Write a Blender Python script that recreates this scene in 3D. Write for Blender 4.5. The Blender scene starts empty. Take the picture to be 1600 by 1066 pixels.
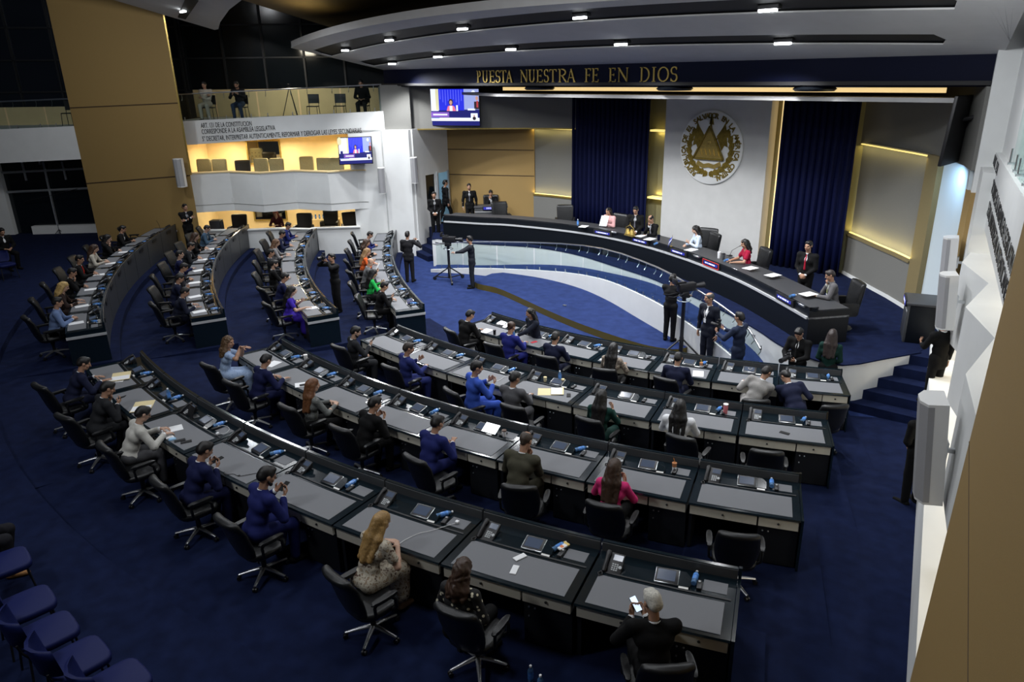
import bpy, bmesh, math, random
import numpy as np
from mathutils import Vector, Matrix
random.seed(7)
SC = bpy.context.scene
COL = SC.collection
rad = math.radians

# ------------------------------------------------------------------ camera, world, lamps
cam = bpy.data.cameras.new('camera')
camo = bpy.data.objects.new('camera', cam)
COL.objects.link(camo)
cam.sensor_width = 36.0
cam.lens = 1131.0 / 1600 * 36
cam.shift_x = -36.0 / 1600
cam.clip_end = 200
TH, RO = math.atan(412 / 1131.0), math.atan(.0114)
s2 = math.sqrt(.5)
fh, rh, uz = Vector((-s2, s2, 0)), Vector((s2, s2, 0)), Vector((0, 0, 1))
Fw = fh * math.cos(TH) - uz * math.sin(TH)
Uw = fh * math.sin(TH) + uz * math.cos(TH)
ix = rh * math.cos(RO) - Uw * math.sin(RO)
iy = rh * math.sin(RO) + Uw * math.cos(RO)
camo.matrix_world = Matrix(((ix.x, iy.x, -Fw.x, 12.728), (ix.y, iy.y, -Fw.y, -25.809), (ix.z, iy.z, -Fw.z, 6.5), (0, 0, 0, 1)))
SC.camera = camo
SC.view_settings.view_transform = 'Standard'
SC.view_settings.look = 'None'
SC.view_settings.gamma = 1
SC.view_settings.exposure = 0.0

w = bpy.data.worlds.new('world')
SC.world = w
w.use_nodes = True
w.node_tree.nodes['Background'].inputs[0].default_value = (.6, .72, 1, 1)
w.node_tree.nodes['Background'].inputs[1].default_value = .03

def lamp(kind, loc, power, color=(1, 1, 1), size=.3, to=None, spot=110, sy=None, blend=.6):
    d = bpy.data.lights.new('lamp', kind)
    d.energy = power
    d.color = color
    if kind == 'AREA':
        d.size = size
        if sy:
            d.shape = 'RECTANGLE'
            d.size_y = sy
    else:
        d.shadow_soft_size = size
    if kind == 'SPOT':
        d.spot_size = rad(spot)
        d.spot_blend = blend
    o = bpy.data.objects.new('lamp', d)
    COL.objects.link(o)
    o.location = loc
    if to is not None:
        o.rotation_euler = (Vector(to) - Vector(loc)).to_track_quat('-Z', 'Y').to_euler()
    return o

CK = .27
def ceil_z(y):
    return 6.82 + CK * (-9.5 - y)
# downlights in the ceiling slots over the well of the hall: (x, y)
SLOT_LIGHTS = [(-9.58, -10.27), (-6.37, -10.78), (-2.71, -11.13), (1.07, -11.1), (4.99, -10.69), (-9.98, -11.82), (-6.54, -12.42), (-2.7, -12.82), (1.36, -12.91), (5.58, -12.53), (-12.3, -15.99)]
for (x, y) in SLOT_LIGHTS[:10]:
    lamp('SPOT', (x, y, ceil_z(y) - .28), 640, (.95, .97, 1), .12, to=(x * .75, y + .6, 0), spot=135)
x, y = SLOT_LIGHTS[10]
lamp('SPOT', (x, y, ceil_z(y) - .28), 700, (.86, .93, 1), .12, to=(x * .7, y + .5, 0), spot=120)
# unseen ceiling lamps over seats; last three added to brighten drawers and side walls
for (x, y, p) in ((-9, -16, 120), (-4, -19.5, 110), (1.5, -17.5, 120), (6.0, -17.5, 110), (2, -23, 120), (7.5, -22, 120), (-11, -22, 40), (4, -29, 250), (-10.5, -21.5, 170), (8.0, -14.5, 150)):
    lamp('AREA', (x, y, min(ceil_z(y) - .4, 10.2)), p, (.93, .96, 1), 1.2, to={4: (4.2, -18, 0), -10.5: (-19, -18, 2.5), 8.0: (10.2, -14, 3)}.get(x, (x + .2, y + .6, 0)))

# ------------------------------------------------------------------ materials
def mat(name, c, rough=.6, metal=0, var=0, scale=30, bump=0, spec=.5, emit=None, es=1, coat=0, alpha=None, trans=0, sheen=0):
    m = bpy.data.materials.new(name)
    m.use_nodes = True
    nt = m.node_tree
    b = nt.nodes['Principled BSDF']
    b.inputs['Base Color'].default_value = (*c, 1)
    b.inputs['Roughness'].default_value = rough
    b.inputs['Metallic'].default_value = metal
    b.inputs['Specular IOR Level'].default_value = spec
    b.inputs['Coat Weight'].default_value = coat
    b.inputs['Transmission Weight'].default_value = trans
    b.inputs['Sheen Weight'].default_value = sheen
    if alpha is not None:
        b.inputs['Alpha'].default_value = alpha
    if emit:
        b.inputs['Emission Color'].default_value = (*emit, 1)
        b.inputs['Emission Strength'].default_value = es
    if var or bump:
        tc = nt.nodes.new('ShaderNodeTexCoord')
        n = nt.nodes.new('ShaderNodeTexNoise')
        n.inputs['Scale'].default_value = scale
        n.inputs['Detail'].default_value = 4
        nt.links.new(tc.outputs['Object'], n.inputs['Vector'])
        if var:
            r = nt.nodes.new('ShaderNodeValToRGB')
            r.color_ramp.elements[0].position, r.color_ramp.elements[1].position = .3, .7
            r.color_ramp.elements[0].color = (*[x * (1 - var) for x in c], 1)
            r.color_ramp.elements[1].color = (*[min(1, x * (1 + var)) for x in c], 1)
            nt.links.new(n.outputs['Fac'], r.inputs['Fac'])
            nt.links.new(r.outputs['Color'], b.inputs['Base Color'])
        if bump:
            bp = nt.nodes.new('ShaderNodeBump')
            bp.inputs['Strength'].default_value = bump
            bp.inputs['Distance'].default_value = .01
            nt.links.new(n.outputs['Fac'], bp.inputs['Height'])
            nt.links.new(bp.outputs['Normal'], b.inputs['Normal'])
    return m

def spots(name, c0, c1, scale, thr, soft=.02, rough=.8):
    """cloth with a printed pattern of blotches (voronoi cells)"""
    m = mat(name, c0, rough)
    nt = m.node_tree
    tc = nt.nodes.new('ShaderNodeTexCoord')
    v = nt.nodes.new('ShaderNodeTexVoronoi')
    v.inputs['Scale'].default_value = scale
    r = nt.nodes.new('ShaderNodeValToRGB')
    r.color_ramp.elements[0].position, r.color_ramp.elements[1].position = thr, thr + soft
    r.color_ramp.elements[0].color, r.color_ramp.elements[1].color = (*c1, 1), (*c0, 1)
    nt.links.new(tc.outputs['Object'], v.inputs['Vector'])
    nt.links.new(v.outputs['Distance'], r.inputs['Fac'])
    nt.links.new(r.outputs['Color'], nt.nodes['Principled BSDF'].inputs['Base Color'])
    return m

def rgb(r, g, b):
    f = lambda v: (v / 255 / 12.92) if v <= 10 else ((v / 255 + .055) / 1.055) ** 2.4
    return (f(r), f(g), f(b))

M = dict(
    carpet=mat('blue carpet', (.006, .0108, .039), .95, var=.22, scale=5, bump=.25, spec=.1),  # same carpet, colour darkened for the dimmer tiers and stage
    carpet2=mat('blue carpet on the stage', (.019, .034, .115), .95, var=.18, scale=4, bump=.25, spec=.1),  # same carpet, colour lightened for the spotlit well, ramp and step
    stone=mat('pale grey stone panel', (.50, .50, .49), .55, var=.04, scale=3),
    white=mat('white paint', (.70, .71, .70), .6, var=.03, scale=2),
    soffit=mat('grey wall covering', (.17, .168, .155), .8, var=.06, scale=60),
    ceiling=mat('ceiling paint', (.50, .495, .49), .8, var=.03, scale=3),
    slot=mat('black slot', (.006, .006, .007), .7),
    recess=mat('brown ceiling recess', (.16, .12, .07), .8, var=.08, scale=2),
    tan=mat('tan wall panel', (.33, .215, .075), .62, var=.07, scale=120, bump=.06),
    duskytan=mat('olive tan pillar', (.20, .155, .07), .7, var=.05, scale=60),
    groove=mat('panel joint', (.06, .035, .015), .8),
    gold=mat('gold', (.55, .40, .12), .35, metal=.85, var=.12, scale=20),
    goldriser=mat('gold step riser', (.16, .12, .022), .5, metal=.2),
    fascia=mat('navy fascia', (.002, .0035, .016), .6, var=.05, scale=3, spec=.1),
    curtain=mat('navy curtain', (.0014, .0035, .030), .7, var=.1, scale=9, spec=.15),
    cream=mat('cream wall', (.78, .62, .34), .7, var=.03, scale=3),
    glassdark=mat('night window glass', (.006, .009, .012), .12, spec=.5),
    nightblue=mat('facade glass', (.010, .014, .022), .2, spec=.5),
    frame=mat('aluminium window frame', (.42, .45, .48), .45, metal=.3),
    mullion=mat('dark mullion', (.012, .013, .015), .5),
    steel=mat('brushed steel', (.62, .64, .66), .28, metal=1),
    chrome=mat('polished aluminium', (.55, .56, .58), .3, metal=.9),
    black=mat('black plastic', (.010, .010, .012), .45),
    rubber=mat('black rubber', (.008, .008, .009), .8),
    leather=mat('black leather', (.006, .0065, .0075), .42, bump=.12, scale=90),
    desk=mat('black green lacquer', (.005, .011, .016), .14, spec=.5, coat=.2),
    deskfront=mat('graphite desk front', (.055, .058, .062), .42, var=.05, scale=8),
    deskdark=mat('dark pedestal', (.006, .007, .009), .5),
    matgrey=mat('grey writing mat', (.145, .15, .163), .62, var=.05, scale=200),
    drawer=mat('stone grey drawer front', (.62, .59, .49), .5, var=.03, scale=20),
    silver=mat('silver trim', (.58, .59, .60), .45, metal=.3),
    podium=mat('black podium lacquer', (.004, .0055, .008), .4, spec=.3),
    podtop=mat('grey podium top', (.045, .046, .05), .5, var=.05, scale=40),
    paper=mat('white paper', (.82, .83, .84), .7),
    manila=mat('manila folder', (.72, .60, .33), .7, var=.03),
    plasticgrey=mat('grey fabric grille', (.30, .30, .31), .8, var=.08, scale=300),
    speaker=mat('white speaker cabinet', (.66, .66, .65), .5),
    bottle=mat('blue label bottle', (.10, .28, .85), .18, spec=.6, var=.5, scale=30),
    clearblue=mat('clear water', (.16, .36, .70), .08, trans=.55, spec=.6),
    cap=mat('white bottle cap', (.85, .86, .88), .4),
    china=mat('white china', (.82, .81, .78), .25),
    coffee=mat('coffee', (.10, .045, .02), .2),
    screen=mat('dim tablet screen', (.04, .05, .07), .15, emit=(.10, .14, .24), es=.22),
    screenblue=mat('blue lit screen', (.03, .04, .08), .15, emit=(.12, .16, .42), es=1.0),
    screenwhite=mat('bright white screen', (.9, .9, .9), .3, emit=(.9, .95, 1), es=5),
    phonescreen=mat('lit phone screen', (.6, .7, .8), .2, emit=(.65, .8, 1), es=1.1),
    key=mat('grey keys', (.45, .47, .48), .5),
    led=mat('warm led strip', (1, .8, .4), .5, emit=(1, .72, .32), es=.85),
    led2=mat('yellow led strip', (1, .85, .4), .5, emit=(.95, .75, .22), es=1.0),
    lampglow=mat('lamp diffuser', (1, 1, 1), .5, emit=(.93, .97, 1), es=14),
    plate=mat('name display, blue lit', (.02, .02, .1), .3, emit=(.04, .05, .75), es=.5),
    plateletter=mat('name display letters', (.7, .75, 1), .4, emit=(.7, .75, 1), es=1.2),
    plateled=mat('red display frame', (.6, .02, .03), .4, emit=(.8, .03, .05), es=.6),
    seatblue=mat('navy vinyl', (.007, .012, .075), .55, spec=.2, bump=.05, scale=60),
    sofa=mat('olive tufted upholstery', (.26, .235, .13), .8, var=.1, scale=30),
    cord=mat('white cord', (.7, .7, .7), .5),
    red=mat('red', (.5, .02, .04), .5),
)
def mglass(name, tint, alpha):
    m = bpy.data.materials.new(name)
    m.use_nodes = True
    nt = m.node_tree
    nt.nodes.remove(nt.nodes['Principled BSDF'])
    out = nt.nodes['Material Output']
    t = nt.nodes.new('ShaderNodeBsdfTransparent')
    t.inputs[0].default_value = (*tint, 1)
    g = nt.nodes.new('ShaderNodeBsdfGlossy')
    g.inputs['Roughness'].default_value = .05
    g.inputs[0].default_value = (.8, .9, .9, 1)
    x = nt.nodes.new('ShaderNodeMixShader')
    x.inputs[0].default_value = alpha
    nt.links.new(t.outputs[0], x.inputs[1])
    nt.links.new(g.outputs[0], x.inputs[2])
    nt.links.new(x.outputs[0], out.inputs[0])
    return m
M['glass'] = mglass('railing glass', (.88, .93, .92), .05)
M['pane'] = mglass('tinted pane', (.55, .6, .62), .10)

# ------------------------------------------------------------------ mesh helpers
class MB:
    def __init__(s):
        s.v, s.f, s.m = [], [], []
    def add(s, vs, fs, mi=0, T=None):
        o = len(s.v)
        s.v += [tuple(T @ Vector(p)) for p in vs] if T is not None else [tuple(p) for p in vs]
        s.f += [tuple(i + o for i in f) for f in fs]
        s.m += [mi] * len(fs)
        return s
    def box(s, c, d, mi=0, T=None):
        x, y, z = d[0] / 2, d[1] / 2, d[2] / 2
        vs = [(c[0] + a * x, c[1] + b * y, c[2] + e * z) for e in (-1, 1) for b in (-1, 1) for a in (-1, 1)]
        return s.add(vs, [(0, 2, 3, 1), (4, 5, 7, 6), (0, 1, 5, 4), (2, 6, 7, 3), (0, 4, 6, 2), (1, 3, 7, 5)], mi, T)
    def rbox(s, c, d, b=.01, seg=2, mi=0, T=None):
        bm = bmesh.new()
        bmesh.ops.create_cube(bm, size=1)
        for v in bm.verts:
            v.co = Vector((v.co.x * d[0], v.co.y * d[1], v.co.z * d[2]))
        bmesh.ops.bevel(bm, geom=bm.edges[:], offset=min(b, min(d) * .49), segments=seg, profile=.5, affect='EDGES')
        bm.verts.index_update()
        vs = [Vector(c) + v.co for v in bm.verts]
        fs = [[v.index for v in f.verts] for f in bm.faces]
        bm.free()
        return s.add(vs, fs, mi, T)
    def tube(s, pts, r, n=8, mi=0, T=None, flat=1.0):
        pts = [Vector(p) for p in pts]
        rs = r if isinstance(r, (list, tuple)) else [r] * len(pts)
        vs, fs = [], []
        a = None
        for i, p in enumerate(pts):
            d = (pts[min(i + 1, len(pts) - 1)] - pts[max(i - 1, 0)]).normalized()
            if a is None:
                a = d.orthogonal().normalized()
                if abs(d.z) < .9:
                    a = d.cross(uz).normalized()
            a = (a - d * a.dot(d)).normalized()
            b = d.cross(a)
            for k in range(n):
                t = 2 * math.pi * k / n
                vs.append(p + a * (rs[i] * math.cos(t)) + b * (rs[i] * flat * math.sin(t)))
        for i in range(len(pts) - 1):
            for k in range(n):
                k2 = (k + 1) % n
                fs.append((i * n + k, i * n + k2, (i + 1) * n + k2, (i + 1) * n + k))
        fs.append(tuple(range(n - 1, -1, -1)))
        fs.append(tuple((len(pts) - 1) * n + k for k in range(n)))
        return s.add(vs, fs, mi, T)
    def lathe(s, prof, n=14, c=(0, 0, 0), mi=0, T=None, cap=True):
        vs, fs = [], []
        for (r, z) in prof:
            for k in range(n):
                t = 2 * math.pi * k / n
                vs.append((c[0] + r * math.cos(t), c[1] + r * math.sin(t), c[2] + z))
        for i in range(len(prof) - 1):
            for k in range(n):
                k2 = (k + 1) % n
                fs.append((i * n + k, i * n + k2, (i + 1) * n + k2, (i + 1) * n + k))
        if cap:
            fs.append(tuple(range(n - 1, -1, -1)))
            fs.append(tuple((len(prof) - 1) * n + k for k in range(n)))
        return s.add(vs, fs, mi, T)
    def prism(s, poly, z0, z1, mi=0, ms=None, T=None, zf=None):
        """polygon (counter-clockwise) extruded up; ms = material of the sides; zf(x,y) adds to z"""
        n = len(poly)
        g = zf or (lambda x, y: 0)
        vs = [(x, y, z0 + g(x, y)) for x, y in poly] + [(x, y, z1 + g(x, y)) for x, y in poly]
        s.add(vs, [tuple(range(n - 1, -1, -1)), tuple(range(n, 2 * n))], mi, T)
        o = len(s.v) - 2 * n
        for i in range(n):
            j = (i + 1) % n
            s.f.append((o + i, o + j, o + n + j, o + n + i))
            s.m.append(mi if ms is None else ms)
        return s
    def band(s, line, z0, z1, t, mi=0, T=None):
        """upright wall of thickness t (to the left of the line's direction); z0,z1 numbers or lists"""
        L = [Vector((p[0], p[1], 0)) for p in line]
        n = len(L)
        off = []
        for i in range(n):
            d = Vector((0, 0, 0))
            if i > 0:
                d += (L[i] - L[i - 1]).normalized()
            if i < n - 1:
                d += (L[i + 1] - L[i]).normalized()
            d.normalize()
            off.append(L[i] + Vector((-d.y, d.x, 0)) * t)
        Z0 = z0 if isinstance(z0, (list, tuple)) else [z0] * n
        Z1 = z1 if isinstance(z1, (list, tuple)) else [z1] * n
        vs = []
        for i in range(n):
            vs += [(L[i].x, L[i].y, Z0[i]), (L[i].x, L[i].y, Z1[i]), (off[i].x, off[i].y, Z1[i]), (off[i].x, off[i].y, Z0[i])]
        fs = []
        for i in range(n - 1):
            a, b = 4 * i, 4 * i + 4
            for k in range(4):
                k2 = (k + 1) % 4
                fs.append((a + k, b + k, b + k2, a + k2))
        fs += [(0, 1, 2, 3), (4 * n - 1, 4 * n - 2, 4 * n - 3, 4 * n - 4)]
        return s.add(vs, fs, mi, T)
    def arc(s, prof, R0, a0, a1, n=6, mi=0, ctr=None, T=None):
        """closed profile [(r,z)] swept about the hall's centre from angle a0 to a1 (degrees); ctr -> local y origin radius"""
        k = len(prof)
        vs, fs = [], []
        for i in range(n + 1):
            a = rad(a0 + (a1 - a0) * i / n)
            for r, z in prof:
                vs.append(((R0 + r) * math.sin(a), (0 if ctr is None else ctr) - (R0 + r) * math.cos(a), z))
        for i in range(n):
            for j in range(k):
                j2 = (j + 1) % k
                fs.append((i * k + j, (i + 1) * k + j, (i + 1) * k + j2, i * k + j2))
        fs.append(tuple(range(k)))
        fs.append(tuple(n * k + j for j in range(k - 1, -1, -1)))
        return s.add(vs, fs, mi, T)
    def mesh(s, name, mats, smooth=35):
        me = bpy.data.meshes.new(name)
        me.from_pydata(s.v, [], s.f)
        for m in (mats if isinstance(mats, (list, tuple)) else [mats]):
            me.materials.append(m)
        if any(s.m):
            me.polygons.foreach_set('material_index', s.m)
        bm = bmesh.new()
        bm.from_mesh(me)
        bmesh.ops.recalc_face_normals(bm, faces=bm.faces)
        bm.to_mesh(me)
        bm.free()
        if smooth:
            me.polygons.foreach_set('use_smooth', [True] * len(me.polygons))
            me.set_sharp_from_angle(angle=rad(smooth))
        return me
    def build(s, name, mats, parent=None, smooth=35, **k):
        return obj(name, s.mesh(name, mats, smooth), parent, **k)

def obj(name, me, parent=None, loc=None, rz=0, label=None, cat=None, group=None, kind=None):
    o = bpy.data.objects.new(name, me)
    COL.objects.link(o)
    if parent:
        o.parent = parent
    if loc is not None:
        o.location = loc
    if rz:
        o.rotation_euler = (0, 0, rz)
    return tag(o, label, cat, group, kind)

def tag(o, label=None, cat=None, group=None, kind=None):
    for k, v in (('label', label), ('category', cat), ('group', group), ('kind', kind)):
        if v:
            o[k] = v
    return o

def thing(name, label, cat, loc=(0, 0, 0), rz=0, group=None):
    o = obj(name, None, None, loc, rz, label, cat, group)
    o.empty_display_size = .1
    return o

def struct(name, mb, mats, smooth=35):
    return mb.build(name, mats, None, smooth, kind='structure')

KIDS = {}
def kids(o):
    return KIDS.get(o.name) or [c for c in o.children]
def dup(src, label, loc, rz=0, group=None, skip=()):
    """a copy of a thing together with copies of its parts and their parts (sharing mesh data)"""
    r = src.copy()
    COL.objects.link(r)
    r.location, r.rotation_euler = loc, (0, 0, rz)
    r['label'] = label
    if group:
        r['group'] = group
    if src.name not in KIDS:
        KIDS[src.name] = list(src.children)
    for ch in KIDS[src.name]:
        if any(ch.name.startswith(k) for k in skip):
            continue
        c = ch.copy()
        COL.objects.link(c)
        c.parent = r
        if ch.name not in KIDS:
            KIDS[ch.name] = list(ch.children)
        for g in KIDS[ch.name]:
            d = g.copy()
            COL.objects.link(d)
            d.parent = c
    return r

USED = set()
def first_or_dup(proto, label, loc, rz=0, group=None, skip=()):
    """the first call moves the prototype itself; later calls copy it"""
    if proto.name not in USED and not skip:
        USED.add(proto.name)
        if proto.name not in KIDS:
            KIDS[proto.name] = list(proto.children)
        proto.location, proto.rotation_euler = loc, (0, 0, rz)
        proto['label'] = label
        if group:
            proto['group'] = group
        return proto
    return dup(proto, label, loc, rz, group, skip)
def drop_unused(protos):
    for p in protos:
        if p.name not in USED:
            for c in list(p.children_recursive) + [p]:
                bpy.data.objects.remove(c)

def spline(pts, n=8):
    P_ = [Vector((*p, 0)[:3] if len(p) == 2 else p) for p in pts]
    out = []
    for i in range(len(P_) - 1):
        p0, p1, p2, p3 = P_[max(i - 1, 0)], P_[i], P_[i + 1], P_[min(i + 2, len(P_) - 1)]
        for k in range(n):
            t = k / n
            out.append(.5 * ((2 * p1) + (p2 - p0) * t + (2 * p0 - 5 * p1 + 4 * p2 - p3) * t * t + (3 * p1 - p0 - 3 * p2 + p3) * t ** 3))
    out.append(P_[-1])
    return out

FONT = {}
def text_mesh(t, size, ext, name='lettering', m=None, bold=0):
    c = bpy.data.curves.new('tmp', 'FONT')
    c.body, c.size, c.extrude = t, size, ext
    c.align_x = 'LEFT'
    c.offset = bold
    c.resolution_u = 3
    o = bpy.data.objects.new('tmp', c)
    COL.objects.link(o)
    dg = bpy.context.evaluated_depsgraph_get()
    me = bpy.data.meshes.new_from_object(o.evaluated_get(dg))
    bpy.data.objects.remove(o)
    bpy.data.curves.remove(c)
    me.name = name
    me.materials.clear()
    if m:
        me.materials.append(m)
    return me

# ------------------------------------------------------------------ the setting
ROWS = dict(A=(15.45, .16), B=(17.90, .32), C=(20.40, .48), D=(22.95, .64))
NEAR = dict(A=(-.42, 32.1, 7), B=(-2.1, 29.95, 7), C=(-3.75, 28.1, 8), D=(-5.75, 26.2, 8))
LEFT = dict(A=(-40.6, -21.5, 7), B=(-38.8, -14.7, 7), C=(-40.6, -14.6, 8), D=(-39.6, -14.2, 8))
# the left block's rows each curve about a centre of their own
LC = dict(A=(9.14, 13.03), B=(3.75, 7.75), C=(2.0, 5.0), D=(2.0, 5.0))
RL = dict(A=31.05, B=26.52, C=25.88, D=28.38)
ORDER = 'ABCD'
def pol(r, a, z=0):
    return Vector((r * math.sin(rad(a)), -r * math.cos(rad(a)), z))

# floor: the well, then tiers rising to the back, a sloping aisle between and at the right
mb = MB()
mb.prism([(-16, -19), (12, -19), (12, 2), (-20, 2)], -.2, 0)
struct('floor', mb, M['carpet2'], 0)
for i, k in enumerate(ORDER):
    Rr, z = ROWS[k]
    r0 = Rr - 1.12
    r1 = ROWS[ORDER[i + 1]][0] - 1.12 if i < 3 else 24.45
    a0, a1, n = NEAR[k]
    mb = MB().arc([(r0, -.3), (r1 + .02, -.3), (r1 + .02, z), (r0, z)], 0, a0 - .45, a1 + .9, 24)
    struct('floor_tier', mb, M['carpet'], 30)
    r0 = RL[k] - .93
    r1 = r0 + 2.85
    a0, a1, n = LEFT[k]
    mb = MB().arc([(r0, -.3), (r1 + .02, -.3), (r1 + .02, z), (r0, z)], 0, a0 - 3, a1 + .35, 24, T=Matrix.Translation((LC[k][0], LC[k][1], 0)))
    struct('floor_tier', mb, M['carpet'], 30)
mb = MB().arc([(24.45, -.3), (40, -.3), (40, .80), (24.45, .80)], 0, -62, 45, 40)
struct('floor_back', mb, M['carpet'], 30)
# sloping aisles between the tiers (ramp rising to the back)
for a0, a1 in ((-14, 1), (25, 42)):
    mb = MB().arc([(14.33, -.2), (24.45, -.2), (24.45, .66), (14.33, .0)], 0, a0, a1, 10)
    struct('floor_aisle', mb, M['carpet'], 30)

# stage: raised floor with a white curved front
W1 = spline([(-8.3, -10.0), (-8.14, -9.71), (-6.69, -9.42), (-4.65, -8.41), (-2.88, -8.24), (-0.96, -8.61), (0.65, -8.99), (1.72, -9.4), (3.1, -9.96), (4.15, -10.47), (5.26, -11.08), (6.2, -11.7), (7.15, -12.0), (7.54, -11.9)], 5)
W1 = [(p.x, p.y) for p in W1]
STAGE = [(-9.1, -9.3)] + W1 + [(7.75, -11.6), (8.0, -11.0), (8.38, -10.2), (8.65, -8.0), (8.9, -3.0), (-13.5, -3.0), (-12.2, -7.6)]
struct('floor_stage', MB().prism(STAGE, -.05, .995), M['carpet'], 0)
front = [(-9.4, -8.9), (-9.1, -9.3)] + W1 + [(7.75, -11.6), (8.0, -11.0), (8.42, -10.1)]
struct('trim_stage_front', MB().band(front, -.05, 1.0, -.03), M['white'])
struct('trim_stage_nosing', MB().band(front, .985, 1.012, -.045), M['carpet'])
# ramp in front of the stage: up from the left, down to the right, white on its outer side
W2 = [(-7.69, -10.6), (-6.31, -9.78), (-4.02, -9.05), (-2.18, -9.02), (-0.5, -9.47), (1.26, -10.24), (2.49, -10.78), (3.58, -11.26), (4.56, -11.66), (5.49, -12.12), (6.35, -12.85), (7.1, -13.3)]
WZ = [.07, .2, .39, .58, .75, .85, .85, .75, .62, .45, .2, .02]
RIN = [(-8.14, -10.0), (-6.77, -9.35), (-4.65, -8.41), (-2.88, -8.24), (-0.96, -8.61), (0.65, -8.99), (1.72, -9.4), (3.1, -9.96), (4.15, -10.47), (5.26, -11.08), (6.2, -11.7), (7.5, -12.0)]
ol = spline([(p[0], p[1], z) for p, z in zip(W2, WZ)], 5)
il = spline([(p[0], p[1], z) for p, z in zip(RIN, WZ)], 5)
mb = MB()
vs = []
for a, b in zip(ol, il):
    vs += [(a.x, a.y, a.z), (b.x, b.y, a.z), (b.x, b.y, -.1), (a.x, a.y, -.1)]
n = len(ol)
fs = []
for i in range(n - 1):
    for k in range(4):
        k2 = (k + 1) % 4
        fs.append((4 * i + k, 4 * i + k2, 4 * i + 4 + k2, 4 * i + 4 + k))
mb.add(vs, fs + [(0, 1, 2, 3), (4 * n - 1, 4 * n - 2, 4 * n - 3, 4 * n - 4)])
struct('floor_ramp', mb, M['carpet2'])
mb = MB().band([(p.x, p.y) for p in ol], -.05, [p.z + .03 for p in ol], -.05)
struct('trim_ramp_side', mb, M['white'])
# low step in front with a gold riser
SF = spline([(-5.38, -9.77), (-4.99, -10.87), (-3.95, -10.87), (-3.05, -11.02), (-1.26, -11.44), (0.24, -11.72), (1.69, -11.87), (2.81, -11.86), (3.48, -11.54), (3.5, -10.71)], 4)
SB = spline([(-5.1, -9.25), (-4.4, -8.95), (-2.2, -8.7), (.4, -9.1), (2.4, -9.9), (3.9, -10.7)], 8)
SB = [SB[int(i * (len(SB) - 1) / (len(SF) - 1))] for i in range(len(SF))]
mb = MB()
vs, fs = [], []
for a_, b_ in zip(SF, SB):
    vs += [(a_.x, a_.y, 0), (a_.x, a_.y, .19), (b_.x, b_.y, .19)]
for i in range(len(SF) - 1):
    fs.append((3 * i, 3 * i + 3, 3 * i + 4, 3 * i + 1))
nf = len(fs)
for i in range(len(SF) - 1):
    fs.append((3 * i + 1, 3 * i + 4, 3 * i + 5, 3 * i + 2))
mb.add(vs, fs)
mb.m = [1] * nf + [0] * (len(fs) - nf)
struct('floor_step', mb, [M['carpet2'], M['goldriser']], 0)
# steps at the right wall and at the left wall up to the stage
mb = MB()
for i in range(5):
    y = -11.75 + .34 * i
    mb.prism([(7.72 + .13 * i, y), (9.6, y + .25), (9.5, -7.6), (8.3, -7.6), (8.0, -10.0)], 0, .2 * (i + 1) - .015)
struct('floor_steps', mb, M['carpet'], 0)
mb = MB()
for i in range(5):
    t = .36 * i
    mb.prism([(-9.0 - .25 * t, -9.75 + .8 * t), (-8.9, -8.2), (-10.4, -7.2), (-10.2 - .25 * t, -9.45 + .9 * t)], 0, .2 * (i + 1) - .003)
struct('floor_steps', mb, M['carpet'], 0)

# front wall: centre panel, side reveals, curtains' wall, curved grey walls
mb = MB().box((.24, -5.15, 3.45), (3.68, .4, 4.94))
struct('wall_front', mb, M['stone'], 0)
mb = MB().box((0, -4.75, 3.5), (11.6, .1, 5.1))
struct('wall_front', mb, mat('olive wall covering', (.30, .27, .14), .8), 0)
struct('trim_1', MB().box((2.35, -5.02, 3.5), (.05, .3, 4.9)), M['led'], 0)
struct('trim_2', MB().box((-2.0, -5.0, 2.55), (.7, .3, .06)).box((-2.0, -5.0, 4.78), (.7, .3, .06)), M['led2'], 0)

def curtain(x0, x1, label):
    t = thing('curtain', label, 'curtain', ((x0 + x1) / 2, -5.3, 1.0), group=None)
    n = int((x1 - x0) / .028)
    mb = MB()
    vs, fs = [], []
    for i in range(n + 1):
        x = x0 + (x1 - x0) * i / n - (x0 + x1) / 2
        ph = x / .2 * 2 * math.pi
        y = .055 * math.cos(ph) + .02 * math.cos(ph * 2 + 1)
        for z in (0.01, 1.2, 2.5, 3.8, 4.93):
            vs.append((x + .006 * math.sin(z * 2 + ph * .3), y * (1 - .05 * z), z))
    for i in range(n):
        for k in range(4):
            fs.append((i * 5 + k, i * 5 + 5 + k, i * 5 + 6 + k, i * 5 + 1 + k))
    mb.add(vs, fs)
    o = mb.build('drape', M['curtain'], t, 80)
    md = o.modifiers.new('thick', 'SOLIDIFY')
    md.thickness = .02
    MB().box((0, 0, 4.93), (x1 - x0, .16, .05)).build('curtain_track', M['black'], t)
curtain(-5.70, -2.24, 'navy pleated curtain left of the round emblem panel')
curtain(2.45, 4.63, 'navy pleated curtain right of the round emblem panel')

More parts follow.
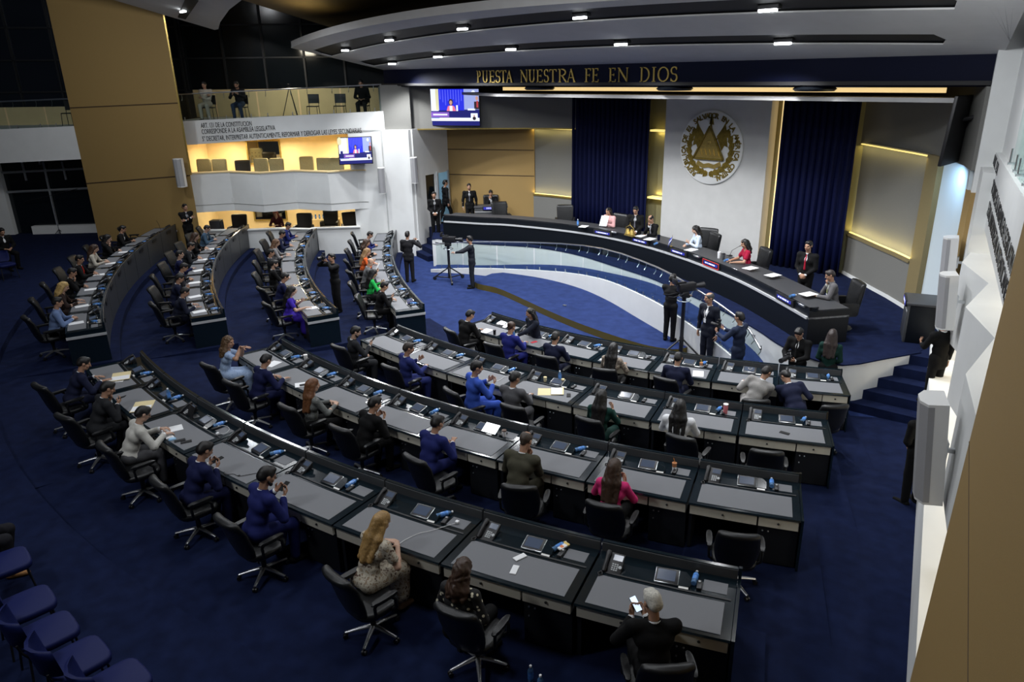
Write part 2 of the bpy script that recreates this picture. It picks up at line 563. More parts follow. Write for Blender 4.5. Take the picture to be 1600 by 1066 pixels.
grey_r = [(4.55, -4.85), (5.2, -5.42), (5.81, -5.99), (6.45, -6.55), (7.01, -7.10)]
struct('wall_right_apse', MB().band(grey_r, .98, 2.16, .2), M['soffit'], 60)
struct('wall_right_apse', MB().band([(x + .06, y + .06) for x, y in grey_r], 2.1, 4.72, .2), M['soffit'], 60)
struct('trim_3', MB().band(grey_r, 2.16, 2.21, .10).band([(x - .03, y - .03) for x, y in grey_r], 2.13, 2.18, .03), M['duskytan'], 60)
struct('trim_4', MB().band([(x + .02, y + .02) for x, y in grey_r], 2.212, 2.235, .06), M['led2'], 60)
struct('trim_5', MB().band([(x + .02, y + .02) for x, y in grey_r[:-1] + [(6.95, -7.02)]], 4.66, 4.69, .06), M['led2'], 60)
struct('baseboard_right', MB().band([(x - .02, y - .02) for x, y in grey_r], 1.0, 1.09, .03), M['white'], 60)
sof_r = [(4.45, -4.75), (5.2, -5.15), (5.9, -5.7), (6.6, -6.4), (7.15, -7.05), (7.75, -7.95), (8.25, -8.8), (8.6, -9.6)]
struct('wall_right_soffit', MB().band(sof_r, 4.7, 6.25, .35), M['soffit'], 60)
struct('trim_6', MB().band([(7.01, -7.10), (7.38, -7.48)], .98, 4.72, .3), M['duskytan'])
struct('baseboard_pillar', MB().band([(6.99, -7.12), (7.37, -7.51)], 1.0, 1.09, .05), M['white'])
struct('wall_right_back', MB().band([(7.40, -7.3), (7.9, -7.85), (8.25, -8.4), (8.55, -9.4)], .98, 4.75, .2), mat('pale wall, blue lit', (.55, .62, .66), .7), 60)
lamp('AREA', (7.75, -8.35, 4.55), 14, (.45, .72, 1), .3, to=(7.9, -7.9, 3.0))
struct('wall_right_wood', MB().band([(8.5, -9.3), (8.72, -9.75)], .98, 4.3, .2), M['tan'])

# left of the curtain: grey wall, tan panelled wall, white side wall with window and door
grey_l = [(-7.62, -5.45), (-6.7, -5.28), (-5.6, -5.2)]
struct('wall_left_apse', MB().band(grey_l, .98, 2.16, .2).band([(x, y + .06) for x, y in grey_l], 2.1, 4.76, .2), M['soffit'], 60)
struct('trim_7', MB().band([(x, y - .03) for x, y in grey_l], 2.13, 2.2, .12), M['gold'], 60)
struct('trim_8', MB().band([(x, y + .02) for x, y in grey_l], 2.205, 2.225, .05).band([(x, y + .02) for x, y in grey_l], 4.66, 4.69, .05), M['led2'], 60)
struct('wall_tan', MB().band([(-10.65, -7.22), (-7.58, -5.42)], .98, 4.8, .2), M['tan'])
struct('trim_9', MB().band([(-10.64, -7.235), (-7.59, -5.435)], 2.86, 2.89, .02).band([(-10.64, -7.235), (-7.59, -5.435)], 3.84, 3.87, .02), M['groove'])
sof_l = [(-10.95, -10.05), (-10.2, -9.0), (-9.3, -8.05), (-8.3, -7.1), (-7.2, -6.2), (-6.2, -5.55), (-5.5, -5.25)]
struct('wall_left_soffit', MB().band(sof_l, 4.74, 6.25, .35), M['soffit'], 60)
struct('trim_10', MB().band([(x + .01, y - .01) for x, y in sof_l], 4.70, 4.745, .3), M['gold'], 60)

# beam over the stage with the motto, stage ceiling behind it
struct('trim_beam', MB().box((-1.3, -9.35, 6.53), (20.1, .3, .58)), M['fascia'], 0)
struct('ceiling_stage', MB().prism([(-5.6, -9.1), (8.1, -9.1), (8.1, -4.6), (-9.5, -4.6), (-9.0, -7.8)], 5.93, 6.02), M['ceiling'], 0)
struct('ceiling_stage', MB().prism([(-13, -9.6), (8.7, -9.6), (8.7, -3.5), (-13, -3.5)], 6.27, 6.35), M['slot'], 0)
struct('trim_11', MB().box((1.1, -8.9, 6.165), (13.2, .05, .10)), M['led'], 0)
for xm, lb in ((-3.6, 'dark ring fixture under the navy beam, below the word NUESTRA'), (5.05, 'dark ring fixture under the navy beam, rightmost of three'), (1.3, 'dark ring fixture under the navy beam, below the word DIOS')):
    MB().lathe([(.1, .1), (.42, .1), (.48, .05), (.42, 0), (.1, 0)], 20, (0, 0, 0)).build('ring_fixture', M['podium'], None, loc=(xm, -9.15, 6.14), label=lb, cat='ceiling fixture', group='ring fixtures under the beam')

# ceiling over the hall: sloping panels with black light slots between
LB = [(-11.34, -9.6), (-12.83, -12.28), (-13.99, -14.32), (-14.97, -17.46)]
def xl(y):
    return float(np.interp(-y, [9.5, -LB[1][1], -LB[2][1], -LB[3][1], 30], [LB[0][0], LB[1][0], LB[2][0], LB[3][0], LB[3][0] - 4]))
def xr(y):
    return 8.75 + .32 * (-9.5 - y)
def arcfit(pts):
    (x0, y0), (x1, y1), (x2, y2) = pts
    A = np.array([[x * x, x, 1] for x, _ in pts])
    return np.linalg.solve(A, np.array([y0, y1, y2]))
S1 = arcfit([(-11.3, -10.24), (1.03, -11.1), (7.97, -10.41)])
S2 = arcfit([(-12.07, -11.53), (1.31, -12.92), (8.53, -12.24)])
E2 = arcfit([(-12.68, -12.33), (-2.21, -13.71), (2.77, -13.53)])
E1 = arcfit([(-13.71, -14.41), (-12.52, -14.85), (-8.26, -15.99)])
pv = lambda c, x: c[0] * x * x + c[1] * x + c[2]
ends = ((-11.3, 7.97), (-12.07, 8.53))
def strip(fa, fb, name, m, th=.03, x0=-16, x1=14, n=90, dz=0):
    """ceiling panel between the curves y=fa(x) (stage side) and y=fb(x) (back)"""
    vs, fs = [], []
    for i in range(n + 1):
        x = x0 + (x1 - x0) * i / n
        ya, yb = fa(x), fb(x)
        for y in (ya, yb):
            xx = min(max(x, xl(y)), xr(y))
            vs += [(xx, y, ceil_z(y) + dz), (xx, y, ceil_z(y) + th + dz)]
    for i in range(n):
        a, b = 4 * i, 4 * i + 4
        fs += [(a, b, b + 2, a + 2), (a + 1, a + 3, b + 3, b + 1), (a, a + 1, b + 1, b), (a + 2, b + 2, b + 3, a + 3)]
    struct(name, MB().add(vs, fs), m, 30)
def slotw(e, wd):
    return lambda x: wd if e[0] < x < e[1] else .004
w1, w2 = slotw(ends[0], .30), slotw(ends[1], .36)
strip(lambda x: -9.5, lambda x: min(-9.55, pv(S1, x) + w1(x)), 'ceiling', M['ceiling'], n=240)
strip(lambda x: min(-9.6, pv(S1, x) - w1(x)), lambda x: min(-9.7, pv(S2, x) + w2(x)), 'ceiling', M['ceiling'], n=240)
strip(lambda x: min(-9.75, pv(S2, x) - w2(x)), lambda x: min(-9.8, pv(E2, x)), 'ceiling', M['ceiling'], n=240)
strip(lambda x: -9.5, lambda x: min(-9.8, pv(E2, x) + .1), 'ceiling_slot', M['slot'], th=.05, dz=.06)
ec = [(x, pv(E2, x)) for x in np.linspace(-13.2, 9.9, 50)]
ec = [(max(xl(y), min(xr(y), x)), y) for x, y in ec]
struct('trim_ceiling_edge', MB().band(ec, [ceil_z(y) for x, y in ec], [ceil_z(y) + .2 for x, y in ec], .06), M['ceiling'])
strip(lambda x: -10.0, lambda x: -30, 'ceiling_recess', M['recess'], dz=.95, th=.1)
E1c = (-13.71, -14.41)
E1P = [E1c, (-12.38, -14.89), (-10.02, -15.59), (-8.26, -15.99)]
def e1y(x):
    if x > E1P[3][0]:
        return E1P[3][1] - .24 * (x - E1P[3][0])
    return float(np.interp(x, [p[0] for p in E1P], [p[1] for p in E1P]))
strip(lambda x: max(-24, e1y(x)), lambda x: -32, 'ceiling', M['ceiling'], dz=0)
for i, (x, y) in enumerate(SLOT_LIGHTS):
    z = ceil_z(y)
    t = thing('ceiling_light', ('white recessed spotlight in the black slot nearest the stage, number from the left: ' if 0 else '') + [
        'leftmost lit spotlight in the ceiling slot next to the navy beam', 'second spotlight from the left in the slot next to the beam', 'lit spotlight above the word NUESTRA in the slot next to the beam', 'lit spotlight above the word DIOS in the slot next to the beam', 'rightmost lit spotlight in the slot next to the navy beam',
        'leftmost lit spotlight in the second ceiling slot from the beam', 'second spotlight from the left in the second ceiling slot', 'lit spotlight above the big screen in the second ceiling slot', 'lit spotlight in the middle of the second ceiling slot', 'rightmost lit spotlight in the second ceiling slot', 'single lit spotlight in the ceiling above the tall tan pillar'][i], 'ceiling light', (x, y, z - .02), 0, 'spotlights in the ceiling slots')
    MB().rbox((0, 0, .05), (.42, .14, .1), .01).build('housing', M['black'], t)
    MB().rbox((0, -.05, -.02), (.36, .07, .05), .01).build('diffuser', M['lampglow'], t)
struct('ceiling_slot', MB().prism([(-13.71, -15.68), (-13.62, -15.48), (-10.14, -16.4), (-10.37, -16.65)], -.03, .0, zf=lambda x, y: ceil_z(y)), M['slot'], 0)

for x in (-10, -6, -2, 2, 6):
    y = pv(E2, x)
    lamp('AREA', (x, y - .35, ceil_z(y) + .25), 9, (1, .78, .3), 1.5, to=(x, y - .8, ceil_z(y) + 1.2), sy=.2)
def cove(a, b, z, up, p):
    m = Vector(((a[0] + b[0]) / 2, (a[1] + b[1]) / 2, z))
    d = Vector((b[0] - a[0], b[1] - a[1], 0))
    q = Vector((d.y, -d.x, 0)).normalized()
    o = lamp('AREA', m + q * .05, p, (1, .80, .28), d.length, sy=.03)
    zz = -(uz * up - q * .25).normalized()
    xx = d.normalized()
    yy = zz.cross(xx)
    o.matrix_world = Matrix(((xx.x, yy.x, zz.x, (m + q * .05).x), (xx.y, yy.y, zz.y, (m + q * .05).y), (xx.z, yy.z, zz.z, z), (0, 0, 0, 1)))
cove(grey_r[0], grey_r[2], 2.25, 1, 7)
cove(grey_r[2], grey_r[4], 2.25, 1, 7)
cove(grey_r[0], grey_r[4], 4.64, -1, 6)
cove(grey_l[0], grey_l[2], 2.24, 1, 5)
cove(grey_l[0], grey_l[2], 4.64, -1, 5)
cove((-2.22, -4.82), (-1.65, -4.82), 2.62, 1, 2)
cove((-2.22, -4.82), (-1.65, -4.82), 4.72, -1, 1.5)

# ---- left side wall (u along it towards the stage, d into the hall)
def LM(u=0, d=0, z=0):
    return Matrix(((.682, .731, 0, -11.04 + .682 * u + .731 * d), (.731, -.682, 0, -10.34 + .731 * u - .682 * d), (0, 0, 1, z), (0, 0, 0, 1)))
def lw(u, d, z=0):
    return LM() @ Vector((u, d, z))
T = LM()
# band under the gallery (carries the article text), slightly tilted ends follow the floor slab
mb = MB().add([(-7.2, 0, 4.28), (.42, 0, 4.70), (.42, 0, 5.40), (-7.2, 0, 5.13), (-7.2, -.3, 4.28), (.42, -.3, 4.70), (.42, -.3, 5.40), (-7.2, -.3, 5.13)],
              [(0, 1, 2, 3), (4, 7, 6, 5), (0, 4, 5, 1), (3, 2, 6, 7), (0, 3, 7, 4), (1, 5, 6, 2)], 0, T)
struct('wall_left_band', mb, M['white'], 0)
mb = MB().prism([(-7.4, -.3), (.5, -.3), (.5, -4.2), (-7.4, -4.2)], 4.9, 5.12, T=T)
struct('floor_gallery', mb, M['white'], 0)
mb = MB().prism([(-7.4, -.28), (.5, -.28), (.5, -3.4), (-7.4, -3.4)], 4.27, 4.38, T=T, zf=lambda u, d: .055 * (u + 7.2))
struct('ceiling_booth', mb, M['cream'], 0)
mb = MB().box((-3.4, -3.3, 3.3), (8.4, .15, 2.2), T=T).box((-3.4, -3.3, .95), (8.4, .15, 2.0), T=T)
mb.box((-7.5, -1.7, 3.3), (.15, 3.2, 2.2), T=T).box((-7.5, -1.7, .95), (.15, 3.2, 2.0), T=T)
mb.box((-1.0, -1.9, 3.3), (.15, 2.9, 2.2), T=T).box((-.9, -1.9, .95), (.15, 2.9, 2.0), T=T)
struct('wall_booth', mb, M['cream'], 0)
struct('floor_booth', MB().prism([(-7.5, -.1), (-.9, -.1), (-.9, -3.3), (-7.5, -3.3)], 2.2, 2.34, T=T), M['white'], 0)
struct('floor_booth', MB().prism([(-7.5, -.05), (-.9, -.05), (-.9, -3.3), (-7.5, -3.3)], .1, .4, T=T), M['white'], 0)
for u in (-6.3, -4.1, -2.0):
    p = lw(u, -2.3, 4.15)
    lamp('AREA', p, 40, (1, .83, .55), .3, to=p + Vector((0, 0, -1)))
    p = lw(u, -.9, 4.15)
    lamp('AREA', p, 12, (1, .83, .55), .3, to=p + Vector((0, 0, -1)))  # extra lamp near the booth front, added to brighten the armchairs
    p = lw(u, -2.0, 2.1)
    lamp('AREA', p, 26, (1, .83, .55), .3, to=p + Vector((0, 0, -1)))
# white wall between the booths and the stage, with the projecting column
base = [tuple(lw(u, d)[:2]) for u, d in ((-.95, -.35), (-.95, 0), (.25, 0), (.32, .10), (1.28, .10), (1.36, 0))] + [(-10.08, -9.3)]
struct('wall_left', MB().band(base, -.05, 4.74, .25), M['white'], 20)
struct('wall_left_upper', MB().band([tuple(lw(u, -.02)[:2]) for u in (.35, 1.4)], 4.7, 6.3, .3), M['soffit'], 20)
sw = [(-10.08, -9.3), (-10.26, -8.68), (-10.42, -8.05), (-10.68, -7.15)]
mb = MB().band(sw, 3.0, 4.75, .2).band(sw[:2], 0, 3.0, .2).band([(-10.40, -8.12), (-10.43, -8.03)], 0, 3.0, .2)
mb.band([(-10.26, -8.7), (-10.41, -8.1)], 0, 1.75, .2).band([(-10.63, -7.3), (-10.68, -7.12)], 0, 3.0, .2)
struct('wall_left_side', mb, M['white'], 20)
struct('window_1', MB().band([(-10.31, -8.66), (-10.45, -8.1)], 1.7, 3.02, .03), M['glassdark'])
door = thing('door_1', None, None)
door['kind'] = 'structure'
mb = MB().band([(-10.43, -8.03), (-10.63, -7.3)], 1.0, 3.0, .04)
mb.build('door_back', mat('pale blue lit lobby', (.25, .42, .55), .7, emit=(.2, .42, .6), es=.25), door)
for a, b in (((-10.42, -8.05), (-10.44, -7.98)), ((-10.61, -7.36), (-10.63, -7.28))):
    MB().band([a, b], 1.0, 3.05, -.06).build('door_frame', M['frame'], door)

# folded white parapets of the two booths
pu = [tuple(lw(-6.89, .3)[:2]), tuple(lw(-5.51, -.12)[:2]), tuple(lw(-4.22, .45)[:2]), tuple(lw(-3.12, -.12)[:2]), tuple(lw(-1.73, .42)[:2]), tuple(lw(-0.75, .03)[:2]), tuple(lw(-.4, .0)[:2])]
struct('trim_parapet', MB().band(pu, 1.86, 3.28, .14), M['white'], 10)
struct('trim_parapet', MB().band([(x + .02, y - .02) for x, y in pu], 3.28, 3.33, .22), M['cream'], 10)
struct('trim_parapet', MB().band([(x + .008, y - .008) for x, y in pu], 2.12, 2.13, .1), M['soffit'], 10)
pl = [(-15.49, -14.42), (-14.27, -13.19), (-13.94, -12.28), (-12.56, -11.66), (-12.63, -11.42), (-11.06, -10.32)]
struct('trim_parapet', MB().band([tuple(lw(-7.2, .25)[:2]), tuple(lw(-5.2, .35)[:2]), tuple(lw(-3.9, .15)[:2]), tuple(lw(-2.6, .4)[:2]), tuple(lw(-2.45, .2)[:2]), tuple(lw(-.8, .1)[:2])], 0, 1.16, .14), M['white'], 10)
struct('trim_parapet', MB().band([tuple(lw(-7.2, .3)[:2]), tuple(lw(-5.2, .4)[:2]), tuple(lw(-3.9, .2)[:2]), tuple(lw(-2.6, .45)[:2]), tuple(lw(-2.45, .25)[:2]), tuple(lw(-.8, .15)[:2])], 1.16, 1.2, .24), M['white'], 10)

# tall tan pillar at the left, further wall behind it
PL = [(-18.40, -18.20), (-15.05, -15.65), (-16.7, -15.15), (-19.1, -17.3)]
struct('wall_left_pillar', MB().prism(PL, .5, 10.5), M['tan'], 0)
for z0, z1 in ((5.63, 5.77), (2.95, 3.27)):
    mb = MB().add([(-18.395, -18.215, z0), (-15.05, -15.665, z1), (-15.05, -15.665, z1 + .035), (-18.395, -18.215, z0 + .035), (-18.43, -18.19, z0), (-15.08, -15.64, z1), (-15.08, -15.64, z1 + .035), (-18.43, -18.19, z0 + .035)],
                  [(0, 1, 2, 3), (4, 7, 6, 5), (0, 4, 5, 1), (3, 2, 6, 7), (0, 3, 7, 4), (1, 5, 6, 2)])
    struct('trim_12', mb, M['groove'], 0)
struct('trim_13', MB().band([(-15.03, -15.66), (-15.0, -15.62)], 3.3, 10, .05), M['gold'], 0)
def L2M():
    c, s = math.cos(rad(50)), math.sin(rad(50))
    return Matrix(((c, s, 0, -18.4), (s, -c, 0, -18.2), (0, 0, 1, 0), (0, 0, 0, 1)))
T2 = L2M()
b0, b1, b2, b3 = (-2.56, 4.95), (-0.03, 5.02), (-2.85, 3.77), (0.0, 3.85)
zt, zb = (b0[1] + b1[1]) / 2, (b2[1] + b3[1]) / 2
k1, k2 = (b1[1] - b0[1]) / (b1[0] - b0[0]), (b3[1] - b2[1]) / (b3[0] - b2[0])
def slab(u0, u1, za0, za1, zb0, zb1, d0, d1):
    return [(u0, d1, za0), (u1, d1, za1), (u1, d1, zb1), (u0, d1, zb0), (u0, d0, za0), (u1, d0, za1), (u1, d0, zb1), (u0, d0, zb0)], [(0, 1, 2, 3), (4, 7, 6, 5), (0, 4, 5, 1), (3, 2, 6, 7), (0, 3, 7, 4), (1, 5, 6, 2)]
struct('wall_left_band', MB().add(*slab(b0[0] - 2, b1[0] + .6, b2[1] - 2 * k2, b3[1] + .5 * k2, b0[1] - 2 * k1, b1[1] + .5 * k1, -.3, 0), 0, T2), M['white'], 0)
struct('floor_gallery', MB().prism([(-9, -.3), (.6, -.3), (.6, -4), (-9, -4)], zb + .4, zt - .05, T=T2), M['white'], 0)
# window wall under the left gallery: aluminium frames over night-black glass
WD = -1.9
w0, w1_, w2_, w3_ = (-3.88, 3.51), (-0.75, 3.64), (-3.1, 0.5), (-1.28, 0.58)
t = thing('window_2', None, None)
t['kind'] = 'structure'
MB().box((-3.0, WD - .1, 2.2), (6.5, .03, 3.6), T=T2).build('glass', M['glassdark'], t)
fm = MB()
for (xa, ya, xb, yb) in ((0, 270, 135, 262), (12, 299, 136, 293)):
    a, b = ((-4.07, 3.2), (-0.89, 3.32)) if ya == 270 else ((-3.97, 2.45), (-0.96, 2.55))
    fm = MB().tube([(a[0] - .6, WD, a[1]), (b[0] + .3, WD, b[1])], .045, 4, T=T2)
    fm.build('transom', M['frame'], t)
for (u, z0, z1) in (((-2.5), 3.5, 4.3), (-3.16, 2.9, 3.6), (-2.38, 2.9, 3.6), (-1.67, 2.9, 3.6), (-2.39, .7, 3.0)):
    MB().box((u, WD, (z0 + z1) / 2), (.06, .06, z1 - z0), T=T2).build('mullion', M['frame'], t)
struct('wall_left_jamb', MB().band([tuple((T2 @ Vector((u, -1.75, 0)))[:2]) for u in (-4.82, -4.01)], .5, zb + .2, .3), M['white'], 0)
struct('trim_sill', MB().band([tuple((T2 @ Vector((u, -1.7, 0)))[:2]) for u in (w2_[0] - .2, w3_[0] + 1.2)], .6, 1.12, .25), M['white'], 0)

# dark glazed facade behind both galleries
def facade(T, u0, u1, d, z0, z1, nu, nz, m):
    mb = MB().box(((u0 + u1) / 2, d - .05, (z0 + z1) / 2), (u1 - u0, .04, z1 - z0), T=T)
    struct('window_3', mb, m, 0)
    mb = MB()
    for i in range(nu + 1):
        u = u0 + (u1 - u0) * i / nu
        mb.box((u, d, (z0 + z1) / 2), (.07, .1, z1 - z0), T=T)
    for i in range(nz + 1):
        z = z0 + (z1 - z0) * i / nz
        mb.box(((u0 + u1) / 2, d, z), (u1 - u0, .1, .06), T=T)
    struct('trim_14', mb, M['mullion'], 0)
facade(T, -9.5, 1.6, -3.6, 6.15, 11, 7, 4, M['glassdark'])
facade(T2, -8, 3.0, -3.2, 5.0, 12, 7, 6, M['nightblue'])
struct('wall_gallery', MB().box((-3.4, -3.5, 5.65), (8.6, .12, 1.05), T=T), M['cream'], 0)
struct('wall_gallery', MB().box((-3.0, -3.1, zt + .25), (8, .12, .75), T=T2), M['cream'], 0)
lamp('AREA', lw(-3.5, -1.6, 7.6), 28, (1, .9, .7), .5, to=lw(-3.5, -2.6, 5.2))

def railing(name, label, pts3, h=1.0, standoffs=True, post=2):
    """glass balustrade standing on the points, steel handrail on top"""
    p0 = Vector(pts3[0])
    t = thing(name, label, 'railing', tuple(p0))
    L = [Vector(p) - p0 for p in pts3]
    for i in range(len(L) - 1):
        a, b = L[i], L[i + 1]
        d = (b - a)
        a2, b2 = a + d * .02, b - d * .02
        nrm = Vector((-d.y, d.x, 0)).normalized() * .006
        vs = [a2 - nrm, b2 - nrm, b2 - nrm + uz * h, a2 - nrm + uz * h, a2 + nrm, b2 + nrm, b2 + nrm + uz * h, a2 + nrm + uz * h]
        MB().add(vs, [(0, 1, 2, 3), (4, 7, 6, 5), (0, 4, 5, 1), (3, 2, 6, 7), (0, 3, 7, 4), (1, 5, 6, 2)]).build('glass_panel', M['glass'], t, 0)
        if standoffs:
            for q in (.2, .8):
                p = a + d * q
                MB().tube([p + uz * .02 - nrm * 4, p + uz * .02 + nrm * 9], .02, 8).tube([p + uz * -.08, p + uz * .13], .018, 8).build('clamp', M['steel'], t)
            for q in (.2, .8):
                p = a + d * q
                MB().tube([p + uz * (h - .18), p + uz * (h - .1) + nrm * 10, p + uz * (h + .03) + nrm * 10], .01, 6).build('bracket', M['steel'], t)
    MB().tube([p + uz * (h + .04) for p in L], .024, 8).build('handrail', M['steel'], t)
    return t
n0 = len(ol)
rp = [tuple(ol[i]) for i in range(1, n0 - 4, 3)]
railing('glass_balustrade', 'glass balustrade with steel handrail along the white ramp before the podium', rp, .92)
rail_w = [lw(u, -.1, 5.13 + (u + 7.2) / 7.62 * .27) for u in (-7.1, -5.6, -4.1, -2.6, -1.1, .4)]
railing('glass_balustrade', 'glass gallery balustrade above the black article lettering', [tuple(p) for p in rail_w], .88)
rail_v = [T2 @ Vector((u, -.1, b1[1] + k1 * (u - b1[0]))) for u in (b0[0] - 1.5, b0[0] + .3, b1[0] - .9, b1[0] + .5)]
railing('glass_balustrade', 'glass gallery balustrade left of the tall tan pillar', [tuple(p) for p in rail_v], .9)

# ---- right side wall (u along it towards the stage, d into the hall)
def RM():
    return Matrix(((-.287, -.958, 0, 10.02), (.958, -.287, 0, -14.87), (0, 0, 1, 0), (0, 0, 0, 1)))
TR = RM()
def rw(u, d, z=0):
    return TR @ Vector((u, d, z))
struct('wall_right', MB().box((-.5, -.85, 6.6), (12.4, .5, 4.4), T=TR).box((5.0, -.55, 2.4), (1.4, .5, 4.8), T=TR), M['white'], 0)
struct('wall_right', MB().box((-.5, -3.0, 2.4), (14, .2, 5), T=TR), M['cream'], 0)
struct('wall_right_band', MB().box((-.6, -.7, 4.43), (11.8, .4, 1.3), T=TR), M['white'], 0)
struct('wall_right_edge', MB().prism([(5.6, -.22), (5.3, -.22), (5.3, -.9), (5.6, -.9)], 0, 9, T=TR), M['white'], 0)
struct('floor_gallery', MB().box((0, -1.7, 5.02), (14, 2.0, .12), T=TR), M['soffit'], 0)
pr = [rw(u, d)[:2] for u, d in ((5.2, -.5), (3.4, -.2), (2.0, -.55), (.42, -.2), (-.9, -.5), (-2.4, -.15), (-5, -.3))]
struct('trim_parapet', MB().band([tuple(p) for p in pr], 1.86, 3.28, .14), M['white'], 10)
struct('trim_parapet', MB().band([tuple(p) for p in pr], 3.28, 3.33, .9), M['white'], 10)
pr2 = [rw(u, d)[:2] for u, d in ((5.5, -.02), (4.19, -.02), (3.0, -.02), (1.5, -.05), (-2.5, -.05), (-9, -.05))]
struct('trim_parapet', MB().band([tuple(p) for p in pr2], 0, 1.12, .2), M['white'], 10)
struct('trim_parapet', MB().band([tuple(p) for p in pr2], 1.12, 1.17, .8), M['white'], 10)
pe = [(-5.6, 5.35), (-4.7, 0.91)]
ku = (pe[0][0] - pe[1][0]) / (pe[0][1] - pe[1][1])
uz_ = lambda z: pe[1][0] + ku * (z - pe[1][1])
mb = MB().add([(uz_(.3), -.04, .3), (-8.75, -.04, .3), (-8.75, -1.0, .3), (uz_(.3), -1.0, .3), (uz_(12), -.04, 12), (-8.75, -.04, 12), (-8.75, -1.0, 12), (uz_(12), -1.0, 12)], [(0, 1, 2, 3), (4, 7, 6, 5), (0, 4, 5, 1), (1, 5, 6, 2), (2, 6, 7, 3), (3, 7, 4, 0)], 0, TR)
struct('wall_right_pillar', mb, M['tan'], 0)
sa, sb = (-5.29, 3.82), (-7.59, 3.49)
struct('trim_15', MB().tube([(sa[0], -.04, sa[1]), (sb[0], -.04, sb[1])], .004, 4, T=TR), M['groove'], 0)
struct('wall_right_band', MB().box((-11.2, -.42, 4.62), (4.8, .3, 1.0), T=TR), M['white'], 0)
for i in range(3):
    p = rw(3.2 - 2.6 * i, -1.8, 4.0)
    lamp('AREA', p, 26, (1, .9, .7), .3, to=p + Vector((0, 0, -1)))
    p = rw(3.2 - 3.5 * i, -1.4, 2.0)
    lamp('AREA', p, 26, (1, .9, .7), .3, to=p + Vector((0, 0, -1)))
tg = thing('glass_balustrade', 'glass gallery balustrade with steel pins at the upper right wall', 'railing', tuple(rw(0, -.55, 5.1)))
TRL = Matrix(((-.287, -.958, 0, 0), (.958, -.287, 0, 0), (0, 0, 1, 0), (0, 0, 0, 1)))
for i in range(3):
    MB().box((-1.0 - 1.5 * i + 2.5, 0, .48), (1.46, .012, .95), T=TRL).build('glass_panel', M['glass'], tg, 0)
    for q in (-.5, .5):
        MB().tube([(-1.0 - 1.5 * i + 2.5 + q, -.15, .1), (-1.0 - 1.5 * i + 2.5 + q, .08, .1)], .02, 8, T=TRL).tube([(-1.0 - 1.5 * i + 2.5 + q, .05, .1), (-1.0 - 1.5 * i + 2.5 + q, .05, .32)], .015, 8, T=TRL).build('clamp', M['steel'], tg)

# back and outer walls that close the room behind the camera
struct('wall_back', MB().box((2, -36, 5), (50, .3, 12)), M['soffit'], 0)
struct('wall_outer', MB().box((-26, -22, 5), (.3, 30, 12)), M['soffit'], 0)

# ------------------------------------------------------------------ furniture
def ring(cx, cy, z, wx, wy, n=16, p=3.2, bow=0, tilt=0):
    out = []
    for k in range(n):
        t = 2 * math.pi * k / n
        c, s = math.cos(t), math.sin(t)
        x = wx / 2 * math.copysign(abs(c) ** (2 / p), c)
        y = wy / 2 * math.copysign(abs(s) ** (2 / p), s)
        out.append((cx + x, cy + y + bow * (2 * x / wx) ** 2, z + tilt * y))
    return out
def loft(mb, rings, mi=0, T=None):
    n = len(rings[0])
    vs = [p for r in rings for p in r]
    fs = [(i * n + k, i * n + (k + 1) % n, (i + 1) * n + (k + 1) % n, (i + 1) * n + k) for i in range(len(rings) - 1) for k in range(n)]
    fs += [tuple(range(n - 1, -1, -1)), tuple((len(rings) - 1) * n + k for k in range(n))]
    return mb.add(vs, fs, mi, T)

def make_swivel_chair():
    t = thing('swivel_chair', 'x', 'chair')
    mb = MB()
    loft(mb, [ring(0, .0, z, wx, wy, 18, 3.5, 0) for z, wx, wy in ((.40, .46, .44), (.415, .52, .50), (.455, .54, .52), (.485, .53, .51), (.50, .46, .44))])
    mb.build('seat', M['leather'], t, 60)
    mb = MB()
    loft(mb, [ring(0, -.235 - .22 * max(0, z - .45) - (.03 if z > 1.0 else 0), .44 + (z - .44) * .87, w_, th, 18, 3.0, .045) for z, w_, th in ((.44, .34, .05), (.47, .42, .08), (.60, .49, .10), (.78, .53, .10), (.95, .52, .10), (1.05, .50, .12), (1.10, .48, .12), (1.125, .42, .07))])
    mb.build('backrest', M['leather'], t, 60)
    for sx in (-1, 1):
        mb = MB()
        mb.tube([(sx * .25, .10, .43), (sx * .31, .12, .48), (sx * .315, .11, .60), (sx * .31, .05, .66)], [.022, .022, .02, .02], 8)
        mb.tube([(sx * .25, -.10, .43), (sx * .305, -.14, .50), (sx * .31, -.15, .62), (sx * .31, -.12, .66)], .018, 8)
        loft(mb, [ring(sx * .31, -.02, z, .075, l, 12, 3) for z, l in ((.655, .30), (.668, .34), (.685, .34), (.695, .30))])
        mb.build('armrest', M['leather'], t, 50)
    MB().lathe([(.03, .12), (.03, .28), (.045, .285), (.045, .38), (.09, .385), (.09, .405)], 12).build('gas_column', M['black'], t)
    for k in range(5):
        a = 2 * math.pi * k / 5 + .3
        d = Vector((math.cos(a), math.sin(a), 0))
        mb = MB().tube([d * .02 + uz * .125, d * .16 + uz * .105, d * .31 + uz * .075], [.03, .024, .018], 8, flat=.8)
        lg = mb.build('leg', M['chrome'], t, 50)
        mb = MB()
        q = Vector((-d.y, d.x, 0))
        for sgn in (-1, 1):
            mb.tube([d * .31 + q * (.006 * sgn) + uz * .03, d * .31 + q * (.026 * sgn) + uz * .03], .028, 10)
        mb.tube([d * .31 + uz * .03, d * .31 + uz * .075], .009, 6)
        mb.build('caster', M['black'], lg, 40)
    return t

